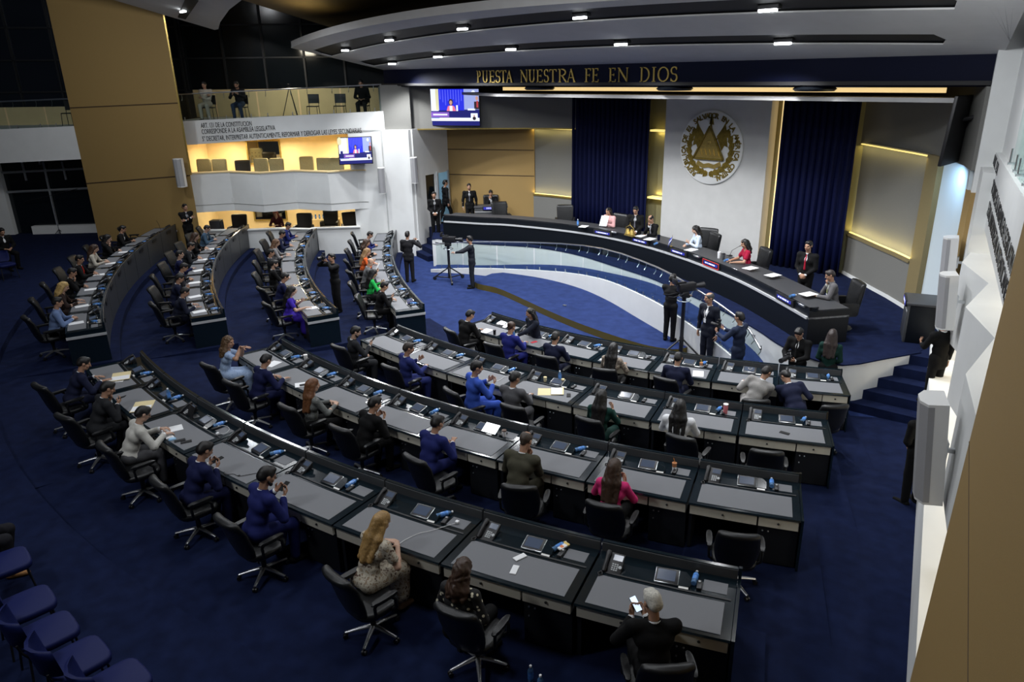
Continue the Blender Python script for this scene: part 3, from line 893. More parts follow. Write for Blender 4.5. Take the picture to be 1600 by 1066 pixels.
def make_tufted_chair():
    """high-backed executive chair of the podium, black leather with buttons"""
    t = thing('tufted_chair', 'x', 'chair')
    mb = MB()
    loft(mb, [ring(0, 0, z, wx, wy, 18, 3.6) for z, wx, wy in ((.38, .50, .48), (.40, .58, .54), (.47, .60, .56), (.50, .52, .50))])
    mb.build('seat', M['leather'], t, 60)
    mb = MB()
    loft(mb, [ring(0, -.25 - .15 * max(0, z - .45), z, w_, th, 18, 4.5, .05) for z, w_, th in ((.40, .46, .06), (.44, .54, .12), (.60, .58, .14), (.85, .60, .14), (1.04, .61, .14), (1.10, .60, .13), (1.12, .55, .08))])
    bk = mb.build('backrest', M['leather'], t, 60)
    for i in range(4):
        for j in range(5):
            x, z = -.19 + .126 * i, .56 + .115 * j
            y = -.25 - .15 * (z - .45) + .05 * (2 * x / .62) ** 2 + .066
            MB().lathe([(.0, -.01), (.016, -.008), (.019, 0), (.010, .008), (.0, .010)], 8, T=Matrix.Translation((x, y, z)) @ Matrix.Rotation(-rad(90), 4, 'X')).build('button', M['rubber'], bk)
    for sx in (-1, 1):
        mb = MB()
        loft(mb, [ring(sx * .325, -.02, z, .09, l, 12, 4) for z, l in ((.40, .36), (.45, .44), (.62, .46), (.67, .44), (.69, .36))])
        mb.build('armrest', M['leather'], t, 50)
    MB().lathe([(.27, .03), (.26, .05), (.06, .09), (.04, .12), (.04, .36), (.12, .385)], 16).build('pedestal', M['black'], t)
    return t

def make_visitor_chair():
    t = thing('visitor_chair', 'x', 'chair')
    mb = MB()
    loft(mb, [ring(0, .02, z, wx, wy, 20, 4.5) for z, wx, wy in ((.39, .47, .46), (.40, .50, .50), (.44, .51, .51), (.465, .50, .50), (.475, .46, .46))])
    mb.build('seat', M['seatblue'], t, 60)
    mb = MB()
    loft(mb, [ring(0, -.27 - .16 * (z - .45), z, w_, .035, 20, 3.0, .13) for z, w_ in ((.50, .40), (.53, .48), (.62, .53), (.74, .54), (.80, .52), (.83, .44))])
    mb.build('backrest', M['seatblue'], t, 70)
    for sx in (-1, 1):
        for sy in (-1, 1):
            MB().tube([(sx * .2, sy * .2, .40), (sx * .23, sy * .24, .0)], .012, 8).build('leg', M['black'], t)
        MB().tube([(sx * .2, -.2, .40), (sx * .215, -.25, .5), (sx * .21, -.27, .6)], .012, 8).build('back_support', M['black'], t)
    return t

def make_desk(R0, pitch, q=1.0):
    h = pitch / 2 - .035
    L = 2 * h * rad(1) * R0
    t = thing('desk_unit', 'x', 'desk')
    A = lambda prof, a0, a1, n=5: MB().arc([(r_ * q, z_) for r_, z_ in prof], R0, a0, a1, n, 0, R0)
    A([(0.0, .725), (.012, .74), (.0, .76), (-.95, .76), (-.95, .725)], -h, h).build('worktop', M['desk'], t, 40)
    A([(-.95, .0), (-.985, .0), (-1.02, .86), (-1.0, .875), (-.955, .87), (-.95, .76)], -h, h).build('front_panel', M['deskfront'], t, 30)
    A([(-.965, .866), (-1.01, .866), (-1.01, .882), (-.965, .882)], -h, h).build('rim', M['desk'], t, 30)
    i0 = .10 / (R0 * rad(1))
    A([(-.05, .758), (-.05, .766), (-.53, .766), (-.53, .758)], -h + i0, h - i0).build('writing_mat', M['matgrey'], t, 30)
    ip = h - i0 * .9
    A([(-.66, .758), (-.66, .764), (-.84, .764), (-.84, .758)], ip - .26 / (R0 * rad(1)), ip, 2).build('cable_flap', M['matgrey'], t, 30)
    A([(-.575, .758), (-.575, .768), (-.60, .768), (-.60, .758)], -h + i0, h - i0 * .4).build('ledge_strip', M['deskdark'], t, 30)
    sp = -h + 2 * h * .63
    for (a, b) in ((-h + .05, sp - .03), (sp + .03, h - .05)):
        d = A([(-.02, .585), (-.02, .715), (-.05, .715), (-.05, .585)], a, b).build('drawer', M['drawer'], t, 30)
        am = rad((a + b) / 2)
        x, y = R0 * math.sin(am), R0 - R0 * math.cos(am)
        MB().lathe([(.0, -.01), (.012, -.008), (.016, .006), (.008, .014), (0, .015)], 8, T=Matrix.Translation((x, y + .015, .655)) @ Matrix.Rotation(rad(90), 4, 'X')).build('knob', M['black'], d)
    pd = A([(-.06, .02), (-.06, .58), (-.9, .58), (-.9, .02)], sp + .03, h - .03, 3).build('pedestal', M['deskdark'], t, 30)
    for dx, dz in ((.06, .50), (.13, .50), (.06, .38)):
        am = rad(sp + .03) + dx / R0
        MB().lathe([(.0, -.01), (.010, -.006), (.012, .004), (0, .012)], 8, T=Matrix.Translation((R0 * math.sin(am), R0 - R0 * math.cos(am) + .055, dz)) @ Matrix.Rotation(rad(90), 4, 'X')).build('lock', M['steel'], pd)
    A([(-.1, .02), (-.1, .72), (-.95, .72), (-.95, .02)], -h, -h + .12, 1).build('side_panel', M['deskdark'], t, 30)
    A([(-1.03, .70), (-1.03, .80), (-1.045, .80), (-1.045, .70)], -.7 / pitch * 2, .7 / pitch * 2, 1).build('name_display', M['black'], t, 30)
    return t

def end_panel(parent, R0, pitch, side, q=1.0, band=True):
    """finished end of a row: dark panel with a silver band"""
    h = side * (pitch / 2 - .02)
    a, b = (h, h + side * .09)
    e1 = MB().arc([(r_ * q, z_) for r_, z_ in ((.0, .0), (.0, .76), (-.95, .76), (-.98, .885), (-1.02, .885), (-1.02, 0))], R0, min(a, b), max(a, b), 1, 0, R0).build('end_panel', M['desk'], parent, 30)
    c, d = h + side * .06, h + side * .14
    if band:
        MB().arc([(.012, .60), (.012, .655), (-1.03 * q, .655), (-1.03 * q, .60)], R0, min(c, d), max(c, d), 1, 0, R0).build('silver_band', M['silver'], e1, 30)

def make_phone():
    t = thing('desk_phone', 'x', 'telephone')
    T_ = Matrix.Translation((0, 0, .035)) @ Matrix.Rotation(rad(28), 4, 'X')
    MB().rbox((0, 0, 0), (.17, .20, .028), .008, T=T_).rbox((0, .05, -.03), (.13, .06, .06), .006, T=T_).build('base', M['black'], t)
    mb = MB()
    loft(mb, [[(p[0] - .062, y, p[1] + .03 + dz) for p in [(.022 * s_ * math.cos(q), .016 * s_ * math.sin(q)) for q in [2 * math.pi * j / 10 for j in range(10)]]] for y, dz, s_ in ((-.10, 0, .8), (-.09, -.004, 1.15), (-.06, 0, 1.1), (-.04, .008, .85), (.04, .008, .85), (.06, 0, 1.1), (.09, -.004, 1.15), (.10, 0, .8))], T=T_)
    mb.build('handset', M['black'], t, 60)
    MB().box((.03, .055, .0155), (.085, .055, .003), T=T_).build('display', M['screen'], t)
    mb = MB()
    for i in range(3):
        for j in range(4):
            mb.box((.0 + .02 * i, -.01 - .018 * j, .017), (.014, .012, .006), T=T_)
    mb.lathe([(.016, .014), (.016, .02), (.006, .022)], 10, (.066, -.03, 0), T=T_)
    mb.build('keypad', M['key'], t)
    MB().tube([(-.07, -.10, .012), (-.10, -.14, .012), (-.085, -.17, .012), (-.06, -.15, .012), (-.07, -.12, .012)], .006, 6).build('cord', M['black'], t)
    return t

def make_console():
    t = thing('voting_console', 'x', 'tablet console')
    T_ = Matrix.Translation((0, 0, .03)) @ Matrix.Rotation(rad(14), 4, 'X')
    MB().rbox((-.05, 0, 0), (.215, .165, .022), .006, T=T_).rbox((-.05, .04, -.016), (.18, .06, .03), .004, T=T_).build('frame', M['steel'], t)
    MB().rbox((-.05, 0, .008), (.205, .155, .012), .004, T=T_).build('bezel', M['black'], t)
    MB().box((-.055, .002, .0155), (.16, .115, .003), T=T_).build('screen', M['screen'], t)
    rd = MB().prism([(.06, -.08), (.16, -.08), (.16, .02), (.115, .075), (.06, .075)], -.008, .012, T=T_).build('card_reader', M['desk'], t)
    MB().box((.105, -.094, .004), (.085, .022, .004), T=T_).build('tag', M['china'], rd)
    MB().tube([(.075, .07, .03), (.10, .02, .045), (.145, .0, .04), (.155, -.05, .025)], .004, 5).build('cable', M['black'], t)
    return t

def make_mic():
    t = thing('microphone_unit', 'x', 'microphone')
    MB().rbox((0, 0, .014), (.045, .12, .028), .005).build('body', M['black'], t)
    MB().lathe([(.012, .028), (.012, .036), (.006, .038)], 8, (0, .03, 0)).build('button', M['key'], t)
    return t

def make_bottle(name='water_bottle'):
    t = thing(name, 'x', 'bottle')
    MB().lathe([(.028, 0), (.031, .006), (.031, .05), (.029, .06), (.031, .07), (.031, .15), (.028, .165), (.014, .19), (.013, .2)], 14).build('body', M['clearblue'], t, 50)
    MB().lathe([(.0318, .055), (.0322, .06), (.0322, .145), (.0318, .15)], 14, cap=False).build('sleeve', M['bottle'], t, 50)
    MB().lathe([(.0145, .197), (.0145, .216), (.012, .219)], 12).build('cap', M['cap'], t, 40)
    return t
P_CHAIR, P_TUFT, P_VISIT = make_swivel_chair(), make_tufted_chair(), make_visitor_chair()
P_PHONE, P_CONS, P_MIC, P_BOTTLE = make_phone(), make_console(), make_mic(), make_bottle()
def lying(t):
    """the same bottle lying on its side, cap forward"""
    m = Matrix.Translation((0, -.10, .032)) @ Matrix.Rotation(rad(-90), 4, 'X')
    for c in t.children:
        c.data = c.data.copy()
        c.data.transform(m)
    return t
P_BOTTLE2 = lying(make_bottle())
for p_, k_ in ((P_PHONE, 1.25), (P_CONS, 1.2), (P_MIC, 1.2)):
    for c_ in p_.children_recursive:
        c_.data.transform(Matrix.Scale(k_, 4))

# who sits at each desk: phrases used to tell the things in front of them apart
WHO = {
 'NA': ['the black-suited man at the front row\'s left end', 'the person in the royal-blue jacket, front row', 'the navy-suited man third in the front row', 'the long-haired woman in beige, front row', 'the navy-suited man fifth in the front row', 'the man in pale grey leaning sideways, front row', 'the navy-suited man bent beside the pale grey one'],
 'NB': ['the charcoal-suited man at the second row\'s left end', 'the blue-suited man facing the second row\'s left part', 'the man in the bright blue suit', 'the grey-jacketed man opening a folder, second row', 'the woman in dark green, second row', 'the long-haired woman with white sleeves', 'the empty seat at the second row\'s right end'],
 'NC': ['the curly-haired woman in pale blue', 'the navy-suited man beside the pale blue woman', 'the long-haired woman in grey tweed', 'the black-suited man in the third row', 'the man in royal blue with the glowing tablet', 'the balding man in the olive suit', 'the dark-haired woman in pink', 'the empty seat at the third row\'s right end'],
 'ND': ['the navy-suited man at the nearest row\'s left end', 'the charcoal-suited man holding a phone, nearest row', 'the man in the white blazer', 'the navy-suited man with a corded phone, nearest row', 'the bearded man in blue, nearest row', 'the long-haired blonde woman in a floral dress', 'the woman in black polka dots', 'the white-haired man in black'],
 'LA': ['the empty far seat of the left block\'s front row', 'the navy-suited man far down the left front row', 'the dark-haired woman far down the left front row', 'the woman in orange', 'the bald man in grey', 'the woman in green', 'the black-suited man beside the woman in green'],
 'LB': ['the blue-suited man farthest in the left second row', 'the dark-suited man beside him, left second row', 'the woman in grey print, left second row', 'the dark-suited man mid left second row', 'the bearded man in black, left second row', 'the navy-suited man beside the purple-dressed woman', 'the woman in the purple dress'],
 'LC': ['the empty far seat of the left third row', 'the man in the grey-blue jacket, left third row', 'the curly-haired woman in black, left third row', 'the grey-suited man, left third row', 'the navy-suited man in glasses, left third row', 'the dark grey-suited man, left third row', 'the dark blue-suited man, left third row', 'the dark navy-suited man at the left third row\'s near end'],
 'LD': ['the empty far seat of the left rear row', 'the man farthest in the left rear row', 'the dark-haired woman in the left rear row', 'the woman in the cream jacket', 'the man with a red tie', 'the dark-suited man resting his chin, left rear row', 'the blonde woman in the left rear row', 'the man in the light blue blazer'],
}
ROWNAME = dict(NA='front row of the near block', NB='second row of the near block', NC='third row of the near block', ND='nearest row', LA='front row of the left block', LB='second row of the left block', LC='third row of the left block', LD='rear row of the left block')
def seat(bk, i):
    """angle of a seat, row radius and floor height"""
    a0, a1, n = (NEAR if bk[0] == 'N' else LEFT)[bk[1]]
    p = (a1 - a0) / n
    return a0 + p * (i + .5), p, ROWS[bk[1]][0] if bk[0] == 'N' else RL[bk[1]], ROWS[bk[1]][1]
def spot(bk, i, x=0, y=0, z=0, da=0):
    """world position of local (x right, y towards the stage, z over the floor) at a seat"""
    a, p, Rr, fz = seat(bk, i)
    a = rad(a + da)
    c = pol(Rr, math.degrees(a), fz)
    if bk[0] == 'L':
        c += Vector((*LC[bk[1]], 0))
    return c + Vector((x * math.cos(a) - y * math.sin(a), x * math.sin(a) + y * math.cos(a), z)), a
DZ = .766
def lshift(bk, i):
    """the left block's people sit a little off the middle of their desks"""
    return .25 - .40 * i / (LEFT[bk[1]][2] - 1)
desk_proto = {}
skip_bottle = {('NB', 3), ('NC', 6), ('NC', 4), ('NA', 0), ('NA', 3), ('NB', 4), ('LA', 0), ('LC', 0), ('LD', 0), ('LA', 0)}
rnd = random.Random(3)
for bk in ('ND', 'NC', 'NB', 'NA', 'LA', 'LB', 'LC', 'LD'):
    n = (NEAR if bk[0] == 'N' else LEFT)[bk[1]][2]
    for i in range(n):
        who = WHO[bk][i]
        a, p, Rr, fz = seat(bk, i)
        qd = 1.0 if bk[0] == 'N' else .74
        key = (bk, round(p, 2))
        loc, az = spot(bk, i)
        if key not in desk_proto:
            desk_proto[key] = make_desk(Rr, p, qd)
        d = first_or_dup(desk_proto[key], 'curved desk unit before ' + who, loc, az, 'desk units of the ' + ROWNAME[bk])
        if i == 0:
            end_panel(d, Rr, p, -1, qd, bk[0] == 'L')
        if i == n - 1:
            end_panel(d, Rr, p, 1, qd, bk[0] == 'L')
        L = p * rad(1) * Rr
        rz = az + rad(rnd.uniform(-4, 4))
        q, _ = spot(bk, i, -L / 2 + .25, .72 * qd, .76)
        first_or_dup(P_PHONE, 'black desk telephone of ' + who, q, rz + rad(-6), 'desk telephones')
        q, _ = spot(bk, i, .10 if bk != 'NC' else .06, .72 * qd, .76)
        first_or_dup(P_CONS, 'tablet voting console of ' + who, q, rz, 'voting consoles')
        q, _ = spot(bk, i, .10 + .285, .71 * qd, .76)
        first_or_dup(P_MIC, 'small black microphone unit of ' + who, q, az + rad(rnd.uniform(-12, 12)), 'microphone units')
        if (bk, i) not in skip_bottle:
            q, _ = spot(bk, i, .10 + .21 + rnd.uniform(-.01, .02), .80 * qd, .76)
            first_or_dup(P_BOTTLE2, 'blue water bottle lying before ' + who, q, az + rad(rnd.uniform(-40, 5)), 'water bottles lying on the desks')
        dx, dy, tw = rnd.uniform(-.04, .04), rnd.uniform(-.06, .02), rad(rnd.uniform(-18, 18))
        SPEC = {('ND', 0): (.17, -.48, .25), ('ND', 1): (.20, -.49, .25), ('ND', 2): (.18, -.42, -.05), ('ND', 3): (.15, -.42, -.12), ('ND', 4): (.0, -.46, -.1), ('ND', 5): (.26, -.56, -.25), ('ND', 6): (-.08, -.46, -.05), ('ND', 7): (.18, -.42, .40),
                ('NC', 0): (.02, -.47, .2), ('NC', 1): (-.30, -.52, .1), ('NC', 2): (-.05, -.43, 0), ('NC', 3): (-.2, -.42, 0), ('NC', 6): (-.19, -.44, 0), ('NC', 7): (-.06, -.52, .12), ('NB', 6): (-.30, -.55, .05), ('NA', 6): (.1, -.75, .35), ('NB', 0): (-.14, -.52, .1), ('NB', 1): (.1, -.5, 0), ('NB', 2): (.45, -.66, -.3), ('NB', 3): (.12, -.62, 0), ('NA', 5): (.2, -.85, .2)}
        cx, cy, ct = SPEC.get((bk, i), (dx, -.47 + dy, tw))
        if bk[0] == 'L':
            cx, cy = cx + lshift(bk, i), cy + .12
        q, _ = spot(bk, i, cx, cy, 0)
        lab = ('black leather swivel chair at ' if 'empty' in who else 'black leather swivel chair of ') + who
        first_or_dup(P_CHAIR, lab, q, az + ct, 'black swivel chairs')

# ---- podium desk on the stage: five curved modules with lit name displays
pf = [(p.x, p.y) for p in spline([(-8.19, -9.51), (-6.88, -8.92), (-5.8, -8.37), (-3.29, -7.78), (-1.09, -7.83), (1.22, -8.42), (3.45, -9.38), (5.03, -10.31), (6.46, -11.29)], 8)]
def inset(line, t):
    out = []
    for i in range(len(line)):
        a, b = Vector((*line[max(i - 1, 0)], 0)), Vector((*line[min(i + 1, len(line) - 1)], 0))
        d = (b - a).normalized()
        out.append((line[i][0] - d.y * t, line[i][1] + d.x * t))
    return out
def seg(line, i0, i1, t0, t1, z0, z1):
    """piece of the podium between inset distances t0 and t1"""
    a, b = inset(line, t0)[i0:i1 + 1], inset(line, t1)[i0:i1 + 1]
    mb = MB()
    vs = []
    for p, q in zip(a, b):
        vs += [(p[0], p[1], z0), (p[0], p[1], z1), (q[0], q[1], z1), (q[0], q[1], z0)]
    fs = []
    for i in range(len(a) - 1):
        for k in range(4):
            fs.append((4 * i + k, 4 * i + 4 + k, 4 * i + 4 + (k + 1) % 4, 4 * i + (k + 1) % 4))
    m = len(a)
    fs += [(0, 1, 2, 3), (4 * m - 1, 4 * m - 2, 4 * m - 3, 4 * m - 4)]
    return mb.add(vs, fs)
t = thing('podium_desk', 'long curved black podium desk with grey top on the stage', 'desk', (0, 0, 0))
N = len(pf) - 1
seg(pf, 0, N, 0, .06, 1.0, 1.57).build('front_panel', M['podium'], t, 30)
seg(pf, 0, N, -.03, .05, 1.57, 1.62).build('silver_band', M['silver'], t, 30)
seg(pf, 0, N, 0.02, .10, 1.62, 1.83).build('upper_panel', M['podium'], t, 30)
seg(pf, 0, N, .10, .95, 1.72, 1.76).build('worktop', M['podtop'], t, 30)
seg(pf, 0, N, .02, .24, 1.79, 1.832).build('ledge', M['podtop'], t, 30)
seg(pf, 0, N, .5, .55, 1.0, 1.72).build('modesty_panel', M['podium'], t, 30)
for i0, i1, s_ in ((0, 0, 1), (N, N, -1)):
    a, b = Vector((*pf[i0], 0)), Vector((*inset(pf, .95)[i0], 0))
    dd = Vector((-(b - a).y, (b - a).x, 0)).normalized() * .05 * s_
    pts = [(a + dd * q)[:2] for q in (0, 1)] + [(b + dd * q)[:2] for q in (1, 0)]
    MB().prism([tuple(p) for p in pts], 1.0, 1.75).build('end_panel', M['podium'], t, 0)
    pts = [(a + dd * q)[:2] for q in (-.5, 1.0)] + [(b + dd * q)[:2] for q in (1.0, -.5)]
    MB().prism([tuple(p) for p in pts], 1.575, 1.615).build('silver_band', M['silver'], t, 0)
    MB().box(tuple((a + (b - a) * .14 + dd * .5)[:2]) + (1.79,), (.1, .1, .08)).build('corner', M['podium'], t, 0)
PF3 = pf
PODDISP = ((922, 'lit name display', 0), (985, '', 0), (1047, '', 0), (1108, '', 1), (1230, '', 0))
def near_index(pt):
    return min(range(len(pf)), key=lambda i: (pf[i][0] - pt[0]) ** 2 + (pf[i][1] - pt[1]) ** 2)
for pt, red in (((-2.29, -8.23), 0), ((-0.51, -8.42), 0), ((1.16, -8.72), 0), ((2.73, -9.21), 1), ((5.71, -10.7), 0)):
    i = min(max(near_index(pt), 1), N - 1)
    a, b = Vector((*pf[i - 1], 0)), Vector((*pf[i + 1], 0))
    d = (b - a).normalized()
    T_ = Matrix(((d.x, -d.y, 0, pf[i][0]), (d.y, d.x, 0, pf[i][1]), (0, 0, 1, 1.725), (0, 0, 0, 1)))
    nd = MB().rbox((0, -.0, 0), (.78, .05, .17), .005, T=T_).build('name_display', M['black'], t)
    MB().box((0, -.026, 0), (.62, .004, .07), T=T_).build('lit_panel', M['plate'], nd)
    mb = MB()
    r_ = random.Random(i)
    x = -.24
    while x < .24:
        wd = r_.uniform(.014, .024)
        mb.box((x, -.029, 0), (wd, .003, .032), T=T_)
        x += wd + .012 + (.025 if r_.random() < .15 else 0)
    mb.build('lettering', M['plateletter'], nd)
    if red:
        MB().box((0, -.027, .075), (.74, .003, .012), T=T_).box((0, -.027, -.075), (.74, .003, .012), T=T_).box((-.37, -.027, 0), (.01, .003, .15), T=T_).box((.37, -.027, 0), (.01, .003, .15), T=T_).build('red_frame', M['plateled'], nd)

# ------------------------------------------------------------------ people: bodies grown as smooth fields over a posed skeleton
def rc(a, b, ra, rb=None, k=.02):
    return ('c', np.array(a, float), np.array(b, float), ra, ra if rb is None else rb, k)
def el(c, r, Rm=None, k=.012, neg=False):
    return ('n' if neg else 'e', np.array(c, float), np.array(r, float), None if Rm is None else np.array(Rm, float), 0, k)
def cut(a, b, ra, rb, k=.008):
    return ('x', np.array(a, float), np.array(b, float), ra, rb, k)
def plane(p, n):
    return ('p', np.array(p, float), np.array(n, float), 0, 0, 0)
def field(prims, vox, noise=0, ns=9.0):
    lo, hi = np.full(3, 9.0), np.full(3, -9.0)
    for t, a, b, r0, r1, k in prims:
        if t == 'c':
            m = max(r0, r1)
            lo, hi = np.minimum(lo, np.minimum(a, b) - m), np.maximum(hi, np.maximum(a, b) + m)
        elif t == 'e':
            m = b.max()
            lo, hi = np.minimum(lo, a - m), np.maximum(hi, a + m)
    lo -= 3 * vox
    hi += 3 * vox
    nn = np.ceil((hi - lo) / vox).astype(int) + 1
    ax = [(lo[i] + vox * np.arange(nn[i])).astype(np.float32) for i in range(3)]
    F = np.full(nn, .3, np.float32)
    for t, a, b, r0, r1, k in prims:
        if t in 'cx':
            m = max(r0, r1)
            l, h = np.minimum(a, b) - m, np.maximum(a, b) + m
        elif t in 'en':
            m = b.max()
            l, h = a - m, a + m
        else:
            l, h = lo, hi
        pad = k + 2.5 * vox
        i0 = np.clip(np.floor((l - pad - lo) / vox).astype(int), 0, nn)
        i1 = np.clip(np.ceil((h + pad - lo) / vox).astype(int) + 1, 0, nn)
        if (i1 <= i0).any():
            continue
        sl = tuple(slice(p, q) for p, q in zip(i0, i1))
        X = ax[0][sl[0]][:, None, None]
        Y = ax[1][sl[1]][None, :, None]
        Z = ax[2][sl[2]][None, None, :]
        if t in 'cx':
            ba = b - a
            L2_ = max(float(ba @ ba), 1e-9)
            px, py, pz = X - a[0], Y - a[1], Z - a[2]
            tt = np.clip((px * ba[0] + py * ba[1] + pz * ba[2]) / L2_, 0, 1)
            d = np.sqrt((px - tt * ba[0]) ** 2 + (py - tt * ba[1]) ** 2 + (pz - tt * ba[2]) ** 2) - (r0 + (r1 - r0) * tt)
        elif t in 'en':
            px, py, pz = X - a[0], Y - a[1], Z - a[2]
            if r0 is not None:
                px, py, pz = (px * r0[0, i] + py * r0[1, i] + pz * r0[2, i] for i in range(3))
            k0 = np.sqrt((px / b[0]) ** 2 + (py / b[1]) ** 2 + (pz / b[2]) ** 2)
            k1 = np.sqrt((px / b[0] ** 2) ** 2 + (py / b[1] ** 2) ** 2 + (pz / b[2] ** 2) ** 2) + 1e-9
            d = k0 * (k0 - 1) / k1
        else:
            d = (X - a[0]) * b[0] + (Y - a[1]) * b[1] + (Z - a[2]) * b[2]
        G = F[sl]
        if t in 'ce':
            hh = np.clip(.5 + .5 * (G - d) / k, 0, 1)
            F[sl] = G * (1 - hh) + d * hh - k * hh * (1 - hh)
        else:
            F[sl] = np.maximum(G, -d)
    if noise:
        X, Y, Z = ax[0][:, None, None], ax[1][None, :, None], ax[2][None, None, :]
        F += noise * (np.sin(X * ns * 5 + 2 * np.sin(Z * ns * 2)) * np.sin(Y * ns * 4 + 1 + np.sin(Z * ns * 3)) * np.sin(Z * ns * 3 + X * ns))
    return F, lo
CO = np.array([(i, j, k) for i in (0, 1) for j in (0, 1) for k in (0, 1)])
ED = [(a, b) for a in range(8) for b in range(8) if a < b and np.abs(CO[a] - CO[b]).sum() == 1]
def nets(F, lo, vox):
    S = F < 0
    c = np.zeros(tuple(np.array(F.shape) - 1), np.uint8)
    for o in CO:
        c += S[o[0]:F.shape[0] - 1 + o[0], o[1]:F.shape[1] - 1 + o[1], o[2]:F.shape[2] - 1 + o[2]]
    mk = (c > 0) & (c < 8)
    cells = np.argwhere(mk)
    idx = np.full(c.shape, -1, np.int32)
    idx[mk] = np.arange(len(cells))
    acc, cnt = np.zeros((len(cells), 3)), np.zeros(len(cells))
    for a, b in ED:
        pa, pb = cells + CO[a], cells + CO[b]
        fa, fb = F[tuple(pa.T)], F[tuple(pb.T)]
        x = (fa < 0) != (fb < 0)
        t = np.where(x, fa / np.where(fa - fb == 0, 1, fa - fb), 0)
        acc += np.where(x[:, None], CO[a] + t[:, None] * (CO[b] - CO[a]), 0)
        cnt += x
    V = lo + vox * (cells + acc / np.maximum(cnt, 1)[:, None])
    Q = []
    for ax_ in range(3):
        o = [x for x in range(3) if x != ax_]
        s0 = [slice(1, -1)] * 3
        s1 = [slice(1, -1)] * 3
        s0[ax_], s1[ax_] = slice(0, -1), slice(1, None)
        A, B = S[tuple(s0)], S[tuple(s1)]
        e = np.argwhere(A != B)
        inside = A[tuple(e.T)]
        e = e + 1
        e[:, ax_] -= 1
        u, v = np.zeros(3, int), np.zeros(3, int)
        u[o[0]], v[o[1]] = 1, 1
        q = np.stack([idx[tuple((e - d).T)] for d in (u + v, v, 0 * u, u)], 1)
        flip = inside if ax_ != 1 else ~inside
        q[~flip] = q[~flip][:, ::-1]
        Q.append(q)
    Q = np.concatenate(Q)
    return V, Q[(Q >= 0).all(1)]
def grow(name, prims, vox, mats, parent, noise=0, ns=9.0, paint=None):
    F, lo = field(prims, vox, noise, ns)
    V, Q = nets(F, lo, vox)
    me = bpy.data.meshes.new(name)
    me.vertices.add(len(V))
    me.vertices.foreach_set('co', V.astype(np.float32).ravel())
    me.loops.add(len(Q) * 4)
    me.loops.foreach_set('vertex_index', Q.astype(np.int32).ravel())
    me.polygons.add(len(Q))
    me.polygons.foreach_set('loop_start', np.arange(0, len(Q) * 4, 4, dtype=np.int32))
    me.update(calc_edges=True)
    for m in (mats if isinstance(mats, (list, tuple)) else [mats]):
        me.materials.append(m)
    if paint is not None:
        me.polygons.foreach_set('material_index', paint(V[Q].mean(1)).astype(np.int32))
    me.polygons.foreach_set('use_smooth', [True] * len(Q))
    me.update()
    return obj(name, me, parent)

vec = lambda *a: np.array(a, float)
def unit(v):
    return v / max(np.linalg.norm(v), 1e-9)
def rot(axis, a):
    return np.array(Matrix.Rotation(a, 3, Vector(axis)))
def ik(S, W, l1, l2, pole):
    d = W - S
    L = np.linalg.norm(d)
    if L > l1 + l2 - .005:
        W = S + d / L * (l1 + l2 - .005)
        d = W - S
        L = l1 + l2 - .005
    u = d / L
    a = (l1 * l1 - l2 * l2 + L * L) / (2 * L)
    h = math.sqrt(max(l1 * l1 - a * a, 0))
    p = pole - u * (pole @ u)
    return S + u * a + unit(p) * h, W

SKINS = {}
def skin(i):
    if i not in SKINS:
        c = [(.40, .22, .14), (.32, .165, .10), (.50, .31, .22), (.20, .10, .06)][i]
        SKINS[i] = mat('skin', c, .55, var=.06, scale=30)
    return SKINS[i]
CLO = {}
def cloth(c, kind='cloth'):
    key = (c, kind)
    if key not in CLO:
        CLO[key] = mat(kind, c, .85, var=.08, scale=60, bump=.06, spec=.2) if kind != 'hair' else mat('hair', c, .5, var=.3, scale=60, bump=.3)
    return CLO[key]
M['eye'] = mat('dark eyes', (.01, .008, .007), .25)
M['lip'] = mat('lips', (.30, .11, .09), .5)
K, BR, BL, GR, RD = (.006, .005, .005), (.045, .022, .012), (.30, .18, .06), (.42, .41, .38), (.12, .025, .012)
BLACK, CHAR, NAVY, NAVY2, ROYAL, BRIGHT, GREY, LGREY = (.004, .004, .0045), (.017, .018, .021), (.009, .012, .035), (.007, .010, .05), (.011, .016, .10), (.035, .085, .42), (.085, .085, .092), (.27, .26, .25)
WHITE = (.75, .76, .78)

